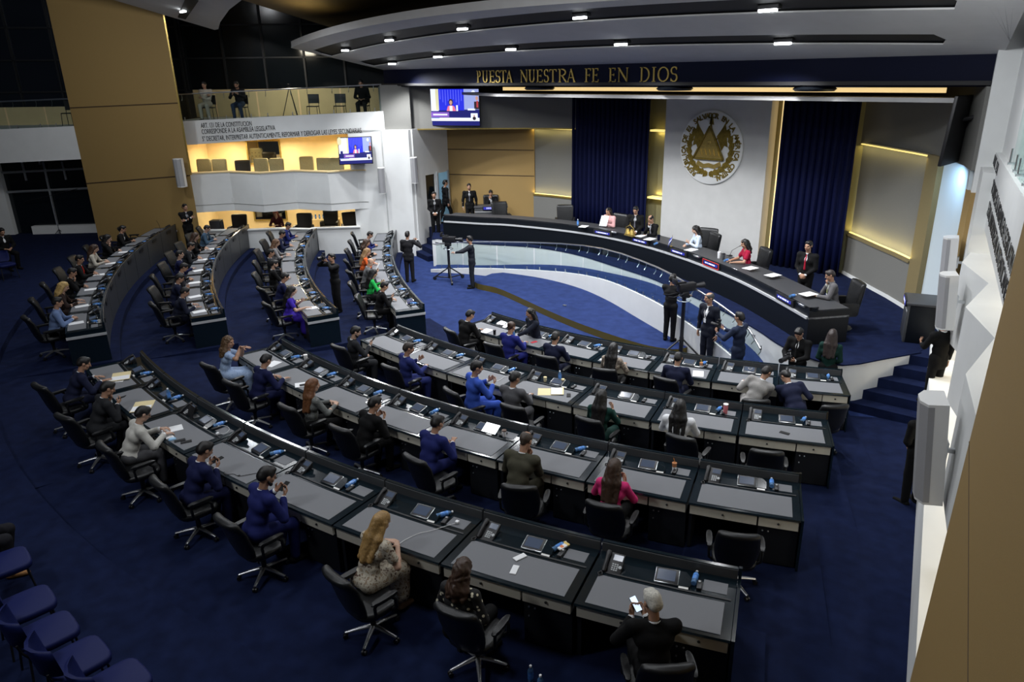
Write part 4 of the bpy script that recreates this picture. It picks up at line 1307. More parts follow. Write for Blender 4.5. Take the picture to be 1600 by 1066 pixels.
def person(label, loc, rz, pose='sit', top='suit', coat=BLACK, shirt=WHITE, tie=None, legs=None, hair=K, style='short', sk=0, acts=('type', 'type'), lean=.22, side=0, twist=0, head=(0, -.35), lod=0, scale=1.0, glasses=False, shoe=(.005, .005, .005), group=None, lanyard=None, hz=None, beard=False, bag=None, coatmat=None, stride=0, headset=False):
    """acts = (left hand, right hand): a preset name or (wrist xyz, hand direction, palm normal, curl)"""
    t = thing('person', label, 'person', loc, rz, group)
    t.scale = (scale,) * 3
    legs = legs or coat
    vb = (.0085, .012, .015)[lod]
    vc = (.016, .022, .028)[lod]
    sit = pose == 'sit'
    hz = hz or (.575 if sit else .93)
    P = vec(0, 0, hz)
    ca, sa_ = math.cos(lean), math.sin(lean)
    u = unit(vec(math.sin(side), sa_, ca * math.cos(side)))
    r = rot((0, 0, 1), twist) @ vec(1, 0, 0)
    r = unit(r - u * (r @ u))
    f = np.cross(u, r)
    N = P + u * .505
    wsh = .190 if top in ('suit', 'shirt', 'coat') else .160
    SH = {s: P + u * .455 + r * (s * wsh) for s in (-1, 1)}
    # head
    hy, hp = head
    hu = unit(u * .45 + vec(0, 0, 1) * .55)
    hr = rot((0, 0, 1), hy) @ r
    hr = unit(hr - hu * (hr @ hu))
    hf = np.cross(hu, hr)
    Rp = rot(hr, hp)
    hu, hf = Rp @ hu, Rp @ hf
    HM = np.stack([hr, hf, hu], 1)
    H = N + unit(u * .5 + vec(0, 0, .5)) * .085 + hu * .10 + hf * .018
    hp_ = lambda x, y, z: H + HM @ vec(x, y, z)
    # arms
    arms = {}
    fem = top not in ('suit', 'shirt', 'coat')
    for s, act in zip((-1, 1), acts):
        D, n_, curl = vec(-s * .25, .95, -.1), vec(0, 0, -1), .35
        zt_ = .825 if sit else 1.0
        if act == 'type':
            W = vec(s * .13, .43, zt_)
        elif act == 'rest':
            W, D = vec(s * .10, .42, zt_), vec(-s * .85, .5, 0)
        elif act == 'flat':
            W = vec(s * .19, .46, zt_)
            curl = .15
        elif act == 'phone':
            W, D, n_, curl = vec(s * .10, .36, zt_ + .09), vec(-s * .35, .75, .55), vec(-s * .75, -.1, .6), .6
        elif act == 'chin':
            W, D, n_, curl = H + hf * .11 - hu * .20 + hr * (s * .05), hu * .9 - hr * (s * .3), -hf, 1.0
        elif act == 'lap':
            W, D = vec(s * .10, .25, hz + .12), vec(-s * .7, .7, -.1)
        elif act == 'side':
            W, D, n_, curl = P + vec(s * .26, .03, -.13), vec(0, .12, -1), vec(-s, 0, 0), .45
        elif act == 'front':
            W, D, n_, curl = P + vec(s * .06, .17, .02), vec(-s * .8, .2, -.5), vec(0, -1, 0), .5
        elif act == 'cross':
            W, D, n_, curl = P + vec(-s * .10, .17, .27 + .04 * s), vec(-s, .2, .1), vec(0, -1, 0), .4
        elif act == 'cam':
            W, D, n_, curl = H + hf * .20 - hu * .07 + hr * (s * .09), vec(-s * .4, .8, .5), vec(-s * .7, 0, .6), .9
        elif act == 'back':
            W, D = P + vec(s * .10, -.16, .05), vec(-s * .9, -.1, 0)
        else:
            W, D, n_, curl = [np.array(x, float) if i < 3 else x for i, x in enumerate(act)]
        E, W = ik(SH[s], W, .285, .265, vec(s * .75, -.45, -.75) if act != 'chin' else vec(s * .5, .2, -1))
        D = unit(D)
        n_ = unit(n_ - D * (n_ @ D))
        arms[s] = (E, W, D, n_, np.cross(n_, D) * 1.0, curl)
    # legs
    LG = {}
    for s in (-1, 1):
        hip = P + r * (s * .085)
        if sit:
            kn = P + vec(s * .13, .42, -.045)
            an = vec(s * .13, .36 + .06 * s * (.5 + stride), .085)
            to = an + vec(s * .03, .17, -.05)
        else:
            an = vec(s * .10, s * stride * .5, .085)
            kn = (hip + an) / 2 + vec(0, .02 + abs(stride) * .05, .03)
            to = an + vec(s * .045, .16, -.05)
        LG[s] = (hip, kn, an, to)
    # ---- body: one continuous skin surface
    pr = [rc(P - r * .06, P + r * .06, .080, k=.03), rc(P, P + u * .2, .078, .070, k=.03), rc(P + u * .34 - r * .06, P + u * .34 + r * .06, .078, k=.04), rc(P + u * .18, P + u * .42, .072, .06, k=.04),
          rc(N - u * .06, H - hu * .05 - hf * .015, .054, .050, k=.03)]
    for s in (-1, 1):
        E, W, D, n_, sd, curl = arms[s]
        hip, kn, an, to = LG[s]
        thick = .92 if fem else 1.0
        pr += [rc(P + u * .43 + r * s * .05, SH[s], .045, .046, k=.03), rc(SH[s], E, .046 * thick, .039 * thick, k=.02), rc(E, E + (W - E) * .35, .041 * thick, .040 * thick, k=.02), rc(E + (W - E) * .35, W, .040 * thick, .026, k=.02),
               rc(hip, kn, .082, .058, k=.03), rc(kn, kn + (an - kn) * .3, .056, .058, k=.02), rc(kn + (an - kn) * .3, an, .058, .036, k=.02), rc(an - vec(0, 0, .015), an + (to - an) * .6 - vec(0, 0, .02), .030, .010, k=.02)]
        # hand: palm, four fingers of unequal length bent at two knuckles, thumb from the side near the wrist
        sd = unit(np.cross(D, n_)) * s
        for q in (-.022, 0, .022):
            pr.append(rc(W + D * .015 + sd * q * .7, W + D * .085 + sd * q, .0145, .0135, k=.010))
        for j, (q, ln) in enumerate(((.032, .072), (.011, .080), (-.011, .075), (-.031, .058))):
            b0_ = W + D * .090 + sd * q
            d1 = unit(D * math.cos(curl) + n_ * math.sin(curl) + sd * q * 1.5)
            b1_ = b0_ + d1 * ln * .55
            d2 = unit(D * math.cos(curl * 2.3) + n_ * math.sin(curl * 2.3))
            b2_ = b1_ + d2 * ln * .5
            pr += [rc(b0_, b1_, .0095, .0085, k=.004), rc(b1_, b2_, .0085, .007, k=.004)]
        tb = W + D * .03 + sd * .026
        t1 = tb + unit(D * .6 + sd * .6 + n_ * .45) * .045
        t2 = t1 + unit(D * .85 + sd * .1 + n_ * .5) * .032
        pr += [rc(tb, t1, .013, .011, k=.008), rc(t1, t2, .011, .0085, k=.005)]
    hd = [el(hp_(0, -.012, .032), (.074, .094, .082), HM), el(hp_(0, .018, -.03), (.060, .072, .083), HM, k=.02), rc(hp_(-.028, .03, -.075), hp_(.028, .03, -.075), .030, k=.02), el(hp_(0, .062, -.090), (.024, .022, .018), HM),
          rc(hp_(-.036, .074, .026), hp_(.036, .074, .026), .013, k=.012), rc(hp_(-.042, .055, -.025), hp_(-.03, .068, -.03), .02, k=.015), rc(hp_(.042, .055, -.025), hp_(.03, .068, -.03), .02, k=.015),
          rc(hp_(0, .086, .018), hp_(0, .107, -.022), .009, .014, k=.008), rc(hp_(-.018, .084, -.055), hp_(.018, .084, -.055), .009, k=.006), rc(hp_(-.016, .083, -.064), hp_(.016, .083, -.064), .008, k=.006)]
    for s in (-1, 1):
        hd += [el(hp_(s * .076, -.008, -.004), (.012, .022, .031), HM, k=.006)]
    pr += hd
    for s in (-1, 1):
        pr.append(('x', hp_(s * .031, .092, .008), hp_(s * .031, .094, .008), .012, .012, .004))
    eyes = [hp_(s * .031, .082, .008) for s in (-1, 1)]
    lp = hp_(0, .092, -.060)
    def paint(C):
        m = np.zeros(len(C), int)
        for e in eyes:
            m[np.linalg.norm(C - e, axis=1) < (.0125 if lod < 2 else .016)] = 1
        m[(np.linalg.norm((C - lp) * [1, 1, 1.6], axis=1) < .021)] = 2
        return m
    grow('body', pr, vb, [skin(sk), M['eye'], M['lip']], t, paint=paint)
    # ---- hair
    hm = cloth(hair, 'hair')
    hr_ = []
    nz = .0
    if style in ('short', 'balding', 'curly', 'long', 'bun', 'wavy', 'mid'):
        hr_ = [el(hp_(0, -.016, .038), (.081, .099, .085), HM), rc(hp_(0, -.06, .0), hp_(0, -.066, -.035), .055, .04, k=.03)]
        if style == 'short':
            hr_.append(rc(hp_(-.03, .045, .092), hp_(.03, .045, .094), .026, k=.03))
            hr_.append(rc(hp_(-.025, -.07, -.02), hp_(.025, -.07, -.02), .045, k=.03))
        if style in ('long', 'wavy', 'mid', 'curly'):
            dn = vec(0, 0, -1) * .85 - f * .25
            ln = {'long': .34, 'wavy': .30, 'mid': .17, 'curly': .20}[style]
            bk = hp_(0, -.075, .0)
            a1 = bk + (N - f * .085 - u * .0 - bk) * 1.0
            a2 = a1 + unit(-u * .95 - f * .12) * (ln - .08)
            hr_ += [rc(bk, a1, .072, .068, k=.03), rc(a1, a2, .068, .045, k=.03)]
            for s in (-1, 1):
                b1_ = hp_(s * .060, -.025, -.01)
                b2_ = SH[s] * .52 + N * .48 - f * .06 + u * .02
                hr_ += [rc(b1_, b2_, .040, .046, k=.03), rc(b2_, b2_ - u * (ln - .1) - f * .04, .046, .030, k=.03)]
            nz = .004 if style == 'long' else .012
        if style == 'bun':
            hr_.append(el(hp_(0, -.115, .05), (.042, .04, .04), HM))
        # keep the face and the ears free
        hr_.append(('n', hp_(0, .110, -.040), vec(.082, .080, .118), HM, 0, .01))
        hr_.append(('n', hp_(0, .07, -.12), vec(.07, .07, .07), HM, 0, .01))
        if style in ('short', 'balding'):
            for s in (-1, 1):
                hr_.append(('n', hp_(s * .085, .0, -.03), vec(.03, .028, .045), HM, 0, .01))
        if style == 'balding':
            hr_.append(('n', hp_(0, .01, .135), vec(.07, .10, .062), HM, 0, .01))
    if hr_:
        grow('hair', hr_, (.009, .012, .015)[lod], hm, t, nz, 14 if style != 'curly' else 22)
    if beard:
        grow('beard', [rc(hp_(-.055, .02, -.06), hp_(-.03, .06, -.088), .02), rc(hp_(.055, .02, -.06), hp_(.03, .06, -.088), .02), rc(hp_(-.03, .062, -.088), hp_(.03, .062, -.088), .021), ('n', hp_(0, .11, -.05), vec(.03, .035, .03), HM, 0, .01)], (.009, .012, .015)[lod], hm, t)
    if glasses:
        mb = MB()
        for s in (-1, 1):
            mb.tube([hp_(s * .031 + .024 * math.cos(q), .100, .006 + .018 * math.sin(q)) for q in np.linspace(0, 2 * math.pi, 11)], .0022, 5)
            mb.tube([hp_(s * .055, .098, .010), hp_(s * .078, .06, .012), hp_(s * .08, -.01, .008)], .002, 5)
        mb.tube([hp_(-.008, .102, .008), hp_(.008, .102, .008)], .002, 5)
        mb.build('glasses', M['black'], t)
    if headset:
        mb = MB().tube([hp_(.083 * math.cos(q), -.005, .03 + .088 * math.sin(q)) for q in np.linspace(0, math.pi, 12)], .006, 6)
        for s in (-1, 1):
            mb.tube([hp_(s * .078, -.005, .0), hp_(s * .097, -.005, .0)], .03, 10)
        mb.build('headphones', M['black'], t)
    # ---- clothes
    cm = coatmat or cloth(coat)
    jw = 0 if not fem else -.014
    J = [rc(P - r * .07, P + r * .07, .104 + jw, k=.05), rc(P + u * .17 - r * .058, P + u * .17 + r * .058, .098 + jw, k=.06), rc(P + u * .34 - r * .085, P + u * .34 + r * .085, .108 + jw, k=.05), rc(P + u * .05, P + u * .36, .098 + jw, .100 + jw, k=.06)]
    slv = {'suit': 1.0, 'coat': 1.0, 'shirt': 1.0, 'blouse': 1.0, 'tee': 0.0, 'dress': 0.0, 'vest': .35}[top]
    for s in (-1, 1):
        E, W, D, n_, sd, curl = arms[s]
        J += [rc(P + u * .455 + r * s * .06, SH[s], .066, .070 if not fem else .060, k=.04)]
        if slv >= 1:
            J += [rc(SH[s], E, .068 if not fem else .058, .056 if not fem else .049, k=.03), rc(E, W - unit(W - E) * .03, .055 if not fem else .047, .041 if not fem else .036, k=.02)]
        else:
            J += [rc(SH[s], SH[s] + (E - SH[s]) * .6, .060, .062, k=.03)]
    if top in ('suit', 'coat'):
        if sit:
            for s in (-1, 1):
                J.append(rc(P + r * s * .08 + u * .02, P + r * s * .10 + vec(0, .08, .0), .098, .086, k=.03))
        else:
            J.append(rc(P - r * .06 - u * .12, P + r * .06 - u * .12, .115, k=.05))
    if top == 'dress' and sit:
        for s in (-1, 1):
            hip, kn, an, to = LG[s]
            J += [rc(hip, kn, .115, .095, k=.05), rc(kn, kn + (an - kn) * .75, .095, .085, k=.05)]
        J.append(rc(P + vec(0, .1, -.03), P + vec(0, .40, -.07), .12, .11, k=.05))
        kk, aa = (LG[-1][1] + LG[1][1]) / 2, (LG[-1][2] + LG[1][2]) / 2
        J += [rc(kk + r * q, kk + (aa - kk) * .72 + r * q * 1.5, .10, .10, k=.06) for q in (-.07, 0, .07)]
    if top in ('suit', 'coat', 'shirt'):
        J.append(rc(N - u * .05, N - u * .018 + hf * .0, .088, .071, k=.025))
    J.append(cut(N + u * .045 - f * .004, N + u * .16 + f * .015, .052, .06))
    if top == 'suit':
        J.append(cut(N + f * .098 - u * .005, P + u * .22 + f * .155, .050, .018))
        J.append(cut(N + f * .125 + u * .01, P + u * .30 + f * .17, .055, .02))
    elif fem and top != 'vest':
        J.append(cut(N + f * .09, N + f * .11 - u * .08, .05, .012))
    grow({'suit': 'jacket', 'coat': 'jacket', 'shirt': 'shirt', 'dress': 'dress', 'blouse': 'blouse', 'tee': 'blouse', 'vest': 'blouse'}[top], J, vc, cm, t, .004, 6)
    if top in ('suit', 'coat'):
        sm = cloth(shirt)
        s_ = [rc(P + u * .17 - r * .05, P + u * .17 + r * .05, .094, k=.05), rc(P + u * .34 - r * .07, P + u * .34 + r * .07, .103, k=.05), rc(P + u * .17, P + u * .36, .098, .088, k=.05),
              rc(P + u * .30, N - u * .055, .085, .066, k=.03)]
        for s in (-1, 1):
            E, W, D, n_, sd, curl = arms[s]
            ww = unit(W - E)
            s_.append(rc(W - ww * .055, W - ww * .012, .037, .035, k=.004))
        if lod == 2:
            s_ = s_[:4]
        grow('shirt', s_, (.013, .017, .024)[lod], sm, t)
        cz = unit(u * .6 + unit(H - N) * .4)
        cx_ = unit(r - cz * (r @ cz))
        CMx = Matrix([list(v) + [0] for v in np.stack([cx_, np.cross(cz, cx_), cz], 1)] + [[0, 0, 0, 1]])
        CMx.translation = Vector(N - cz * .004 - f * .004)
        MB().lathe([(.060, -.03), (.0635, .020), (.061, .024), (.057, .020), (.055, -.03)], 18, T=CMx, cap=False).build('collar', sm, t, 60)
        if tie is not None:
            grow('tie', [rc(N + f * .066 - u * .02, P + u * .36 + f * .113, .013, .018, k=.006), rc(P + u * .36 + f * .113, P + u * .15 + f * .107, .018, .026, k=.006)], .012, cloth(tie), t)
    if lanyard is not None:
        MB().tube([N + r * .07 - u * .01 + f * .03, N + r * .05 - u * .12 + f * .11, P + u * .24 + f * .135, N - r * .05 - u * .12 + f * .11, N - r * .07 - u * .01 + f * .03], .006, 5).build('lanyard', cloth(lanyard), t)
        q = P + u * .21 + f * .137
        MB().add([q + r * a + u * b + f * c for c in (0, .004) for a, b in ((-.03, -.045), (.03, -.045), (.03, .045), (-.03, .045))], [(0, 3, 2, 1), (4, 5, 6, 7), (0, 1, 5, 4), (1, 2, 6, 5), (2, 3, 7, 6), (3, 0, 4, 7)]).build('badge', M['paper'], t)
    if top != 'dress':
        B_ = []
        for s in (-1, 1):
            hip, kn, an, to = LG[s]
            B_ += [rc(hip, kn, .098, .074, k=.03), rc(kn, an + vec(0, 0, .01), .074, .058 if not fem else .048, k=.02)]
        B_.append(rc(P - r * .07, P + r * .07, .106, k=.04))
        grow('trousers', B_, vc, cloth(legs), t, .003, 6)
    for s in (-1, 1):
        hip, kn, an, to = LG[s]
        q = unit(to - an)
        fw = unit(vec(q[0], q[1], 0))
        a0 = vec(an[0], an[1], .045) - fw * .035
        grow('shoe', [rc(a0, a0 + fw * .05, .042, .042, k=.02), rc(a0 + fw * .03 - uzn * .008, a0 + fw * .20 - uzn * .012, .042, .030, k=.02), rc(a0, an + uzn * .005, .04, .043, k=.02), plane((0, 0, .003), (0, 0, 1))] if lod < 2 else [rc(a0, a0 + fw * .2 - uzn * .012, .043, .03, k=.02), plane((0, 0, .003), (0, 0, 1))], (.013, .016, .02)[lod], cloth(shoe), t)
    # where the hands and the head are, for the things they hold
    Rz = Matrix.Translation(loc) @ Matrix.Rotation(rz, 4, 'Z') @ Matrix.Scale(scale, 4)
    info = {}
    for s, nm in ((-1, 'l'), (1, 'r')):
        E, W, D, n_, sd, curl = arms[s]
        info[nm] = (Rz @ Vector(W + D * .085 + n_ * .022), Rz.to_3x3() @ Vector(D), Rz.to_3x3() @ Vector(n_))
    info['h'] = (Rz @ Vector(hp_(0, .1, 0)), Rz.to_3x3() @ Vector(hf))
    return info
uzn = np.array([0, 0, 1.0])

INFO = {}
HEADS = {('ND', 0): (.12, -.09), ('ND', 1): (.07, -.12), ('ND', 2): (-.15, -.10), ('ND', 3): (.11, -.13), ('ND', 4): (-.10, -.18), ('ND', 5): (.10, -.12), ('ND', 6): (-.18, -.50), ('ND', 7): (.11, -.24), ('NC', 0): (-.28, -.22), ('NC', 1): (-.30, -.15), ('NC', 2): (.04, -.30), ('NC', 3): (-.12, -.12), ('NC', 4): (-.24, -.13), ('NC', 5): (-.15, -.12), ('NC', 6): (-.22, -.26),
         ('NB', 0): (-.06, -.46), ('NB', 1): (.11, -.36), ('NB', 2): (.50, -.45), ('NB', 3): (-.20, -.40), ('NB', 4): (.01, -.40), ('NB', 5): (-.18, -.28), ('NA', 0): (-.12, -.15), ('NA', 1): (.04, -.30), ('NA', 2): (-.08, -.28), ('NA', 3): (-.02, -.28), ('NA', 4): (0, -.17)}
def sitp(bk, i, label, dx=0, dy=-.40, drz=0, **kw):
    if (bk, i) in HEADS:
        hx, hy = HEADS[bk, i]
        if hy > -.34:
            dy = -.43
            kw['lean'] = math.asin(min(.6, max(0, (hy + .43 - .04) / .62)))
        else:
            dy = hy - .13
            kw['lean'] = .12
        dx = hx + (.1 * math.sin(drz))
    if bk[0] == 'L':
        dx, dy = dx + lshift(bk, i), dy + .12
    q, az = spot(bk, i, dx, dy, 0)
    kw.setdefault('lod', 0 if bk in ('ND', 'NC') else 1 if bk in ('NB', 'NA') else 2)
    INFO[bk, i] = person(label, q, az + drz, **kw)
B2 = (.05, .06, .07)
# nearest row, from the left
sitp('ND', 0, 'person in navy suit with one hand stretched over papers, nearest row\'s left end', coat=NAVY, acts=('flat', ((.15, .50, .83), (.2, .9, .1), (0, 0, -1), .1)), lean=.42, sk=0, head=(-.2, -.25))
sitp('ND', 1, 'person in charcoal suit resting face on a fist, phone in the other hand', coat=CHAR, acts=('chin', 'phone'), lean=.45, head=(-.1, -.35))
sitp('ND', 2, 'person in white blazer and glasses typing on a small white keyboard', coat=(.50, .49, .45), legs=GREY, acts=(((-.08, .52, .83), (.2, .95, -.1), (0, 0, -1), .5), ((.16, .52, .83), (-.1, .95, -.1), (0, 0, -1), .5)), lean=.25, glasses=True, sk=2, drz=-.15)
sitp('ND', 3, 'person in navy suit with both hands on a phone charging by cord', coat=NAVY2, acts=('phone', 'phone'), lean=.30, sk=0, head=(0, -.4), drz=-.1)
sitp('ND', 4, 'bearded person in dark blue suit and glasses looking at a phone, nearest row', coat=ROYAL, acts=('phone', 'phone'), lean=.33, beard=True, glasses=True, head=(-.15, -.3), drz=-.2, scale=1.05)
FLORAL = mat('floral cloth', (.5, .45, .36), .85, var=.1, scale=22)
_r = [n for n in FLORAL.node_tree.nodes if n.type == 'VALTORGB'][0].color_ramp
_r.elements[0].position, _r.elements[0].color = .36, (.09, .05, .035, 1)
_r.elements[1].position, _r.elements[1].color = .66, (.42, .33, .22, 1)
for _p, _c in ((.44, (.46, .41, .32, 1)), (.56, (.52, .48, .39, 1)), (.60, (.17, .10, .06, 1))):
    _r.elements.new(_p).color = _c
DOTS = spots('polka dot cloth', (.008, .008, .009), (.75, .70, .52), 17, .26, .03)
sitp('ND', 5, 'person with very long blonde hair in a cream floral dress', top='dress', coatmat=FLORAL, coat=GREY, hair=BL, style='long', sk=2, acts=('rest', 'rest'), lean=.38, head=(0, -.45), drz=-.15, dy=-.46, shoe=(.25, .16, .10))
sitp('ND', 6, 'person with dark brown hair in a black blouse with white polka dots', top='blouse', coatmat=DOTS, legs=BLACK, hair=BR, style='mid', sk=0, acts=('lap', 'lap'), lean=.12, head=(0, -.5), dy=-.50)
sitp('ND', 7, 'white-haired person in black suit holding a lit phone, right end of nearest row', coat=BLACK, hair=(.52, .50, .44), sk=0, acts=(((-.18, .34, .93), (.1, .65, .6), (.6, -.3, .6), .7), ((-.05, .36, .93), (-.3, .6, .6), (-.7, -.1, .6), .7)), lean=.25, head=(.35, -.3), drz=.35, dx=.0, dy=-.42)
# third row
PALE = spots('pale blue print', (.32, .42, .60), (.20, .30, .50), 40, .3, .1)
sitp('NC', 0, 'curly-haired person in pale blue dress turning with arms raised to talk', top='dress', coatmat=PALE, coat=LGREY, hair=(.10, .055, .025), style='curly', sk=0, acts=(((.02, .42, 1.08), (.6, .8, .15), (0, 0, -1), .2), ((.26, .36, 1.18), (.75, .65, .2), (0, 0, 1), .1)), lean=.08, head=(-.7, -.05), drz=-.3, dx=-.1, dy=-.45)
sitp('NC', 1, 'person in navy suit hunched over papers beside the pale blue dress', coat=NAVY2, acts=('rest', 'flat'), lean=.40, head=(.2, -.4))
TWEED = spots('grey tweed', (.10, .105, .10), (.20, .21, .20), 90, .35, .1)
sitp('NC', 2, 'person with long auburn hair in grey tweed jacket, hands clasped on desk', top='blouse', coatmat=TWEED, legs=BLACK, hair=(.14, .055, .02), style='long', sk=2, acts=('rest', 'rest'), lean=.25, head=(-.1, -.15), drz=-.2)
sitp('NC', 3, 'person in black suit gesturing with both hands above the desk, third row', coat=BLACK, acts=('phone', 'phone'), lean=.32, head=(-.2, -.25), drz=-.15)
sitp('NC', 4, 'person in royal blue suit before a glowing tablet, third row', coat=ROYAL, acts=('rest', ((.16, .42, .86), (-.4, .8, .3), (0, 0, -1), .5)), lean=.35, head=(-.1, -.3), drz=-.1)
sitp('NC', 5, 'balding person in olive brown suit with a hand at the mouth', coat=(.055, .052, .035), hair=(.05, .035, .025), style='balding', acts=('rest', 'chin'), lean=.38, head=(-.1, -.35), scale=1.06)
sitp('NC', 6, 'person with long dark hair in a bright pink top', top='blouse', coat=(.62, .035, .17), legs=BLACK, hair=BR, style='long', acts=('phone', 'phone'), lean=.20, head=(-.1, -.25))
# second row
sitp('NB', 0, 'bearded person in charcoal suit holding a phone, second row\'s left end', coat=CHAR, acts=('lap', 'phone'), lean=.12, beard=True, sk=2, head=(-.2, -.4), drz=-.3, dy=-.5)
sitp('NB', 1, 'person in mid blue suit rubbing hands, second in the second row', coat=(.018, .026, .13), acts=('phone', 'rest'), lean=.30, head=(-.3, -.3), drz=-.25, hair=(.03, .02, .015))
sitp('NB', 2, 'person in bright blue suit with back turned, second row', coat=BRIGHT, acts=('phone', 'phone'), lean=.15, head=(-.3, -.25), drz=-.45, dx=.05, dy=-.46, scale=1.05)
sitp('NB', 3, 'person in grey jacket reading in a manila folder, second row', coat=GREY, acts=('rest', 'type'), lean=.50, head=(-.3, -.4), dx=-.05)
sitp('NB', 4, 'person with black hair in a dark green blouse, second row', top='blouse', coat=(.006, .035, .028), legs=(.006, .03, .025), hair=K, style='long', acts=('rest', 'phone'), lean=.22)
sitp('NB', 5, 'person with long black hair, black vest and white sleeves', top='coat', coat=WHITE, legs=BLACK, hair=K, style='long', acts=('type', 'type'), lean=.2)
# front row
sitp('NA', 0, 'person in black suit writing, left end of front row', coat=BLACK, acts=('type', 'type'), lean=.35, head=(-.2, -.4), sk=0)
sitp('NA', 1, 'person in royal blue jacket with a red phone, front row', top='coat', coat=(.015, .02, .16), hair=BR, style='bun', acts=('rest', 'type'), lean=.38)
sitp('NA', 2, 'person in navy suit, third from the left in front row', coat=NAVY, acts=('rest', 'rest'), lean=.25, hair=(.012, .01, .009))
sitp('NA', 3, 'person with long dark hair in a beige patterned jacket, front row', top='blouse', coatmat=spots('beige weave', (.34, .28, .22), (.10, .08, .07), 45, .4, .1), legs=BLACK, hair=K, style='long', acts=('rest', 'type'), lean=.2)
sitp('NA', 4, 'person in dark navy suit, fifth from the left in front row', coat=NAVY, acts=('rest', 'rest'), lean=.25)
sitp('NA', 5, 'person in pale grey suit bent sideways to whisper, front row', coat=LGREY, acts=('flat', 'rest'), lean=.55, side=.35, head=(-.6, -.4), dx=.15, dy=-.45)
sitp('NA', 6, 'person in navy jacket bowed close to the pale grey suit', coat=NAVY, acts=('rest', 'rest'), lean=.75, side=-.3, head=(.6, -.7), dx=-.32, dy=-.45)
# left block, front row
sitp('LA', 1, 'person in royal blue suit reading, farthest in the left front row', coat=ROYAL, acts=('rest', 'rest'), lean=.4)
sitp('LA', 2, 'person with dark hair in black beside the orange jacket', top='blouse', coat=BLACK, hair=BR, style='mid', acts=('rest', 'rest'), lean=.3)
sitp('LA', 3, 'person with long fair hair in an orange jacket', top='blouse', coat=(.72, .13, .03), legs=BLACK, hair=(.28, .16, .07), style='long', sk=2, acts=('rest', 'phone'), lean=.3)
sitp('LA', 4, 'bald person in grey suit holding up a paper', coat=(.12, .12, .125), hair=K, style='none', sk=2, acts=('phone', 'phone'), lean=.3)
sitp('LA', 5, 'person with black hair in a bright green blouse', top='blouse', coat=(.02, .42, .08), legs=BLACK, hair=K, style='long', acts=('phone', 'phone'), lean=.2)
sitp('LA', 6, 'person in black suit with a phone at the near end of left front row', coat=BLACK, acts=('rest', 'phone'), lean=.3)
# left block, second row
sitp('LB', 0, 'person in royal blue suit at the far end of left second row', coat=ROYAL, acts=('rest', 'rest'), lean=.3)
sitp('LB', 1, 'person in dark suit writing next to the far blue suit', coat=NAVY, acts=('rest', 'type'), lean=.3)
sitp('LB', 2, 'person with brown wavy hair in grey print dress, left second row', top='blouse', coatmat=spots('grey print', (.20, .19, .19), (.08, .08, .09), 50, .35, .1), hair=(.12, .06, .03), style='wavy', sk=2, acts=('type', 'type'), lean=.2)
sitp('LB', 3, 'person in dark suit leaning back, middle of left second row', coat=CHAR, acts=('lap', 'lap'), lean=.0)
sitp('LB', 4, 'bearded person in black suit looking down, left second row', coat=BLACK, beard=True, sk=2, acts=('lap', 'rest'), lean=.1)
sitp('LB', 5, 'person in navy suit beside the purple dress', coat=NAVY2, acts=('rest', 'phone'), lean=.35)
sitp('LB', 6, 'person with long black hair in a purple dress, arm on desk', top='dress', coat=(.045, .02, .33), hair=K, style='long', sk=2, acts=('phone', 'flat'), lean=.22, drz=-.2, lod=1)
# left block, third row
sitp('LC', 1, 'person in grey-blue jacket at the far end of left third row', coat=(.05, .09, .14), acts=('rest', 'rest'), lean=.35, sk=2)
sitp('LC', 2, 'person with curly hair in black, second in left third row', top='blouse', coat=BLACK, hair=BR, style='curly', sk=2, acts=('rest', 'type'), lean=.25)
sitp('LC', 3, 'person in dark grey suit reading, left third row', coat=CHAR, acts=('rest', 'type'), lean=.4)
sitp('LC', 4, 'person in navy suit looking towards the stage, left third row', coat=NAVY2, acts=('lap', 'rest'), lean=.2, sk=2, head=(0, -.05))
sitp('LC', 5, 'person in dark grey suit bowed over papers, left third row', coat=(.028, .028, .032), acts=('rest', 'rest'), lean=.5)
sitp('LC', 6, 'person in dark blue suit with hands joined, left third row', coat=NAVY, acts=('phone', 'phone'), lean=.35)
sitp('LC', 7, 'person in dark navy suit writing at near end of left third row', coat=(.008, .010, .024), acts=('type', 'flat'), lean=.45, lod=1)
# left block, rear row
sitp('LD', 1, 'person in black suit at the far end of left rear row', coat=BLACK, acts=('rest', 'rest'), lean=.25)
sitp('LD', 2, 'person with dark hair in black, chin on hand, left rear row', top='blouse', coat=BLACK, hair=K, style='mid', acts=('rest', 'chin'), lean=.25, sk=2)
sitp('LD', 3, 'person with dark wavy hair in a cream jacket, left rear row', top='blouse', coat=(.42, .39, .33), legs=BLACK, hair=BR, style='wavy', sk=2, acts=('rest', 'type'), lean=.28)
sitp('LD', 4, 'person in black suit with red tie, left rear row', coat=BLACK, tie=(.6, .03, .02), acts=('rest', 'type'), lean=.2, head=(-.2, -.2))
sitp('LD', 5, 'person in black suit with chin on fist, left rear row', coat=BLACK, acts=('rest', 'chin'), lean=.3)
sitp('LD', 6, 'blonde person in dark brown top, left rear row', top='blouse', coat=(.025, .014, .012), hair=(.50, .33, .12), style='wavy', sk=2, acts=('type', 'flat'), lean=.3)
sitp('LD', 7, 'person in light blue blazer, near end of left rear row', coat=(.15, .22, .40), legs=BLACK, acts=('rest', 'rest'), lean=.3, lod=1, head=(0, -.15))

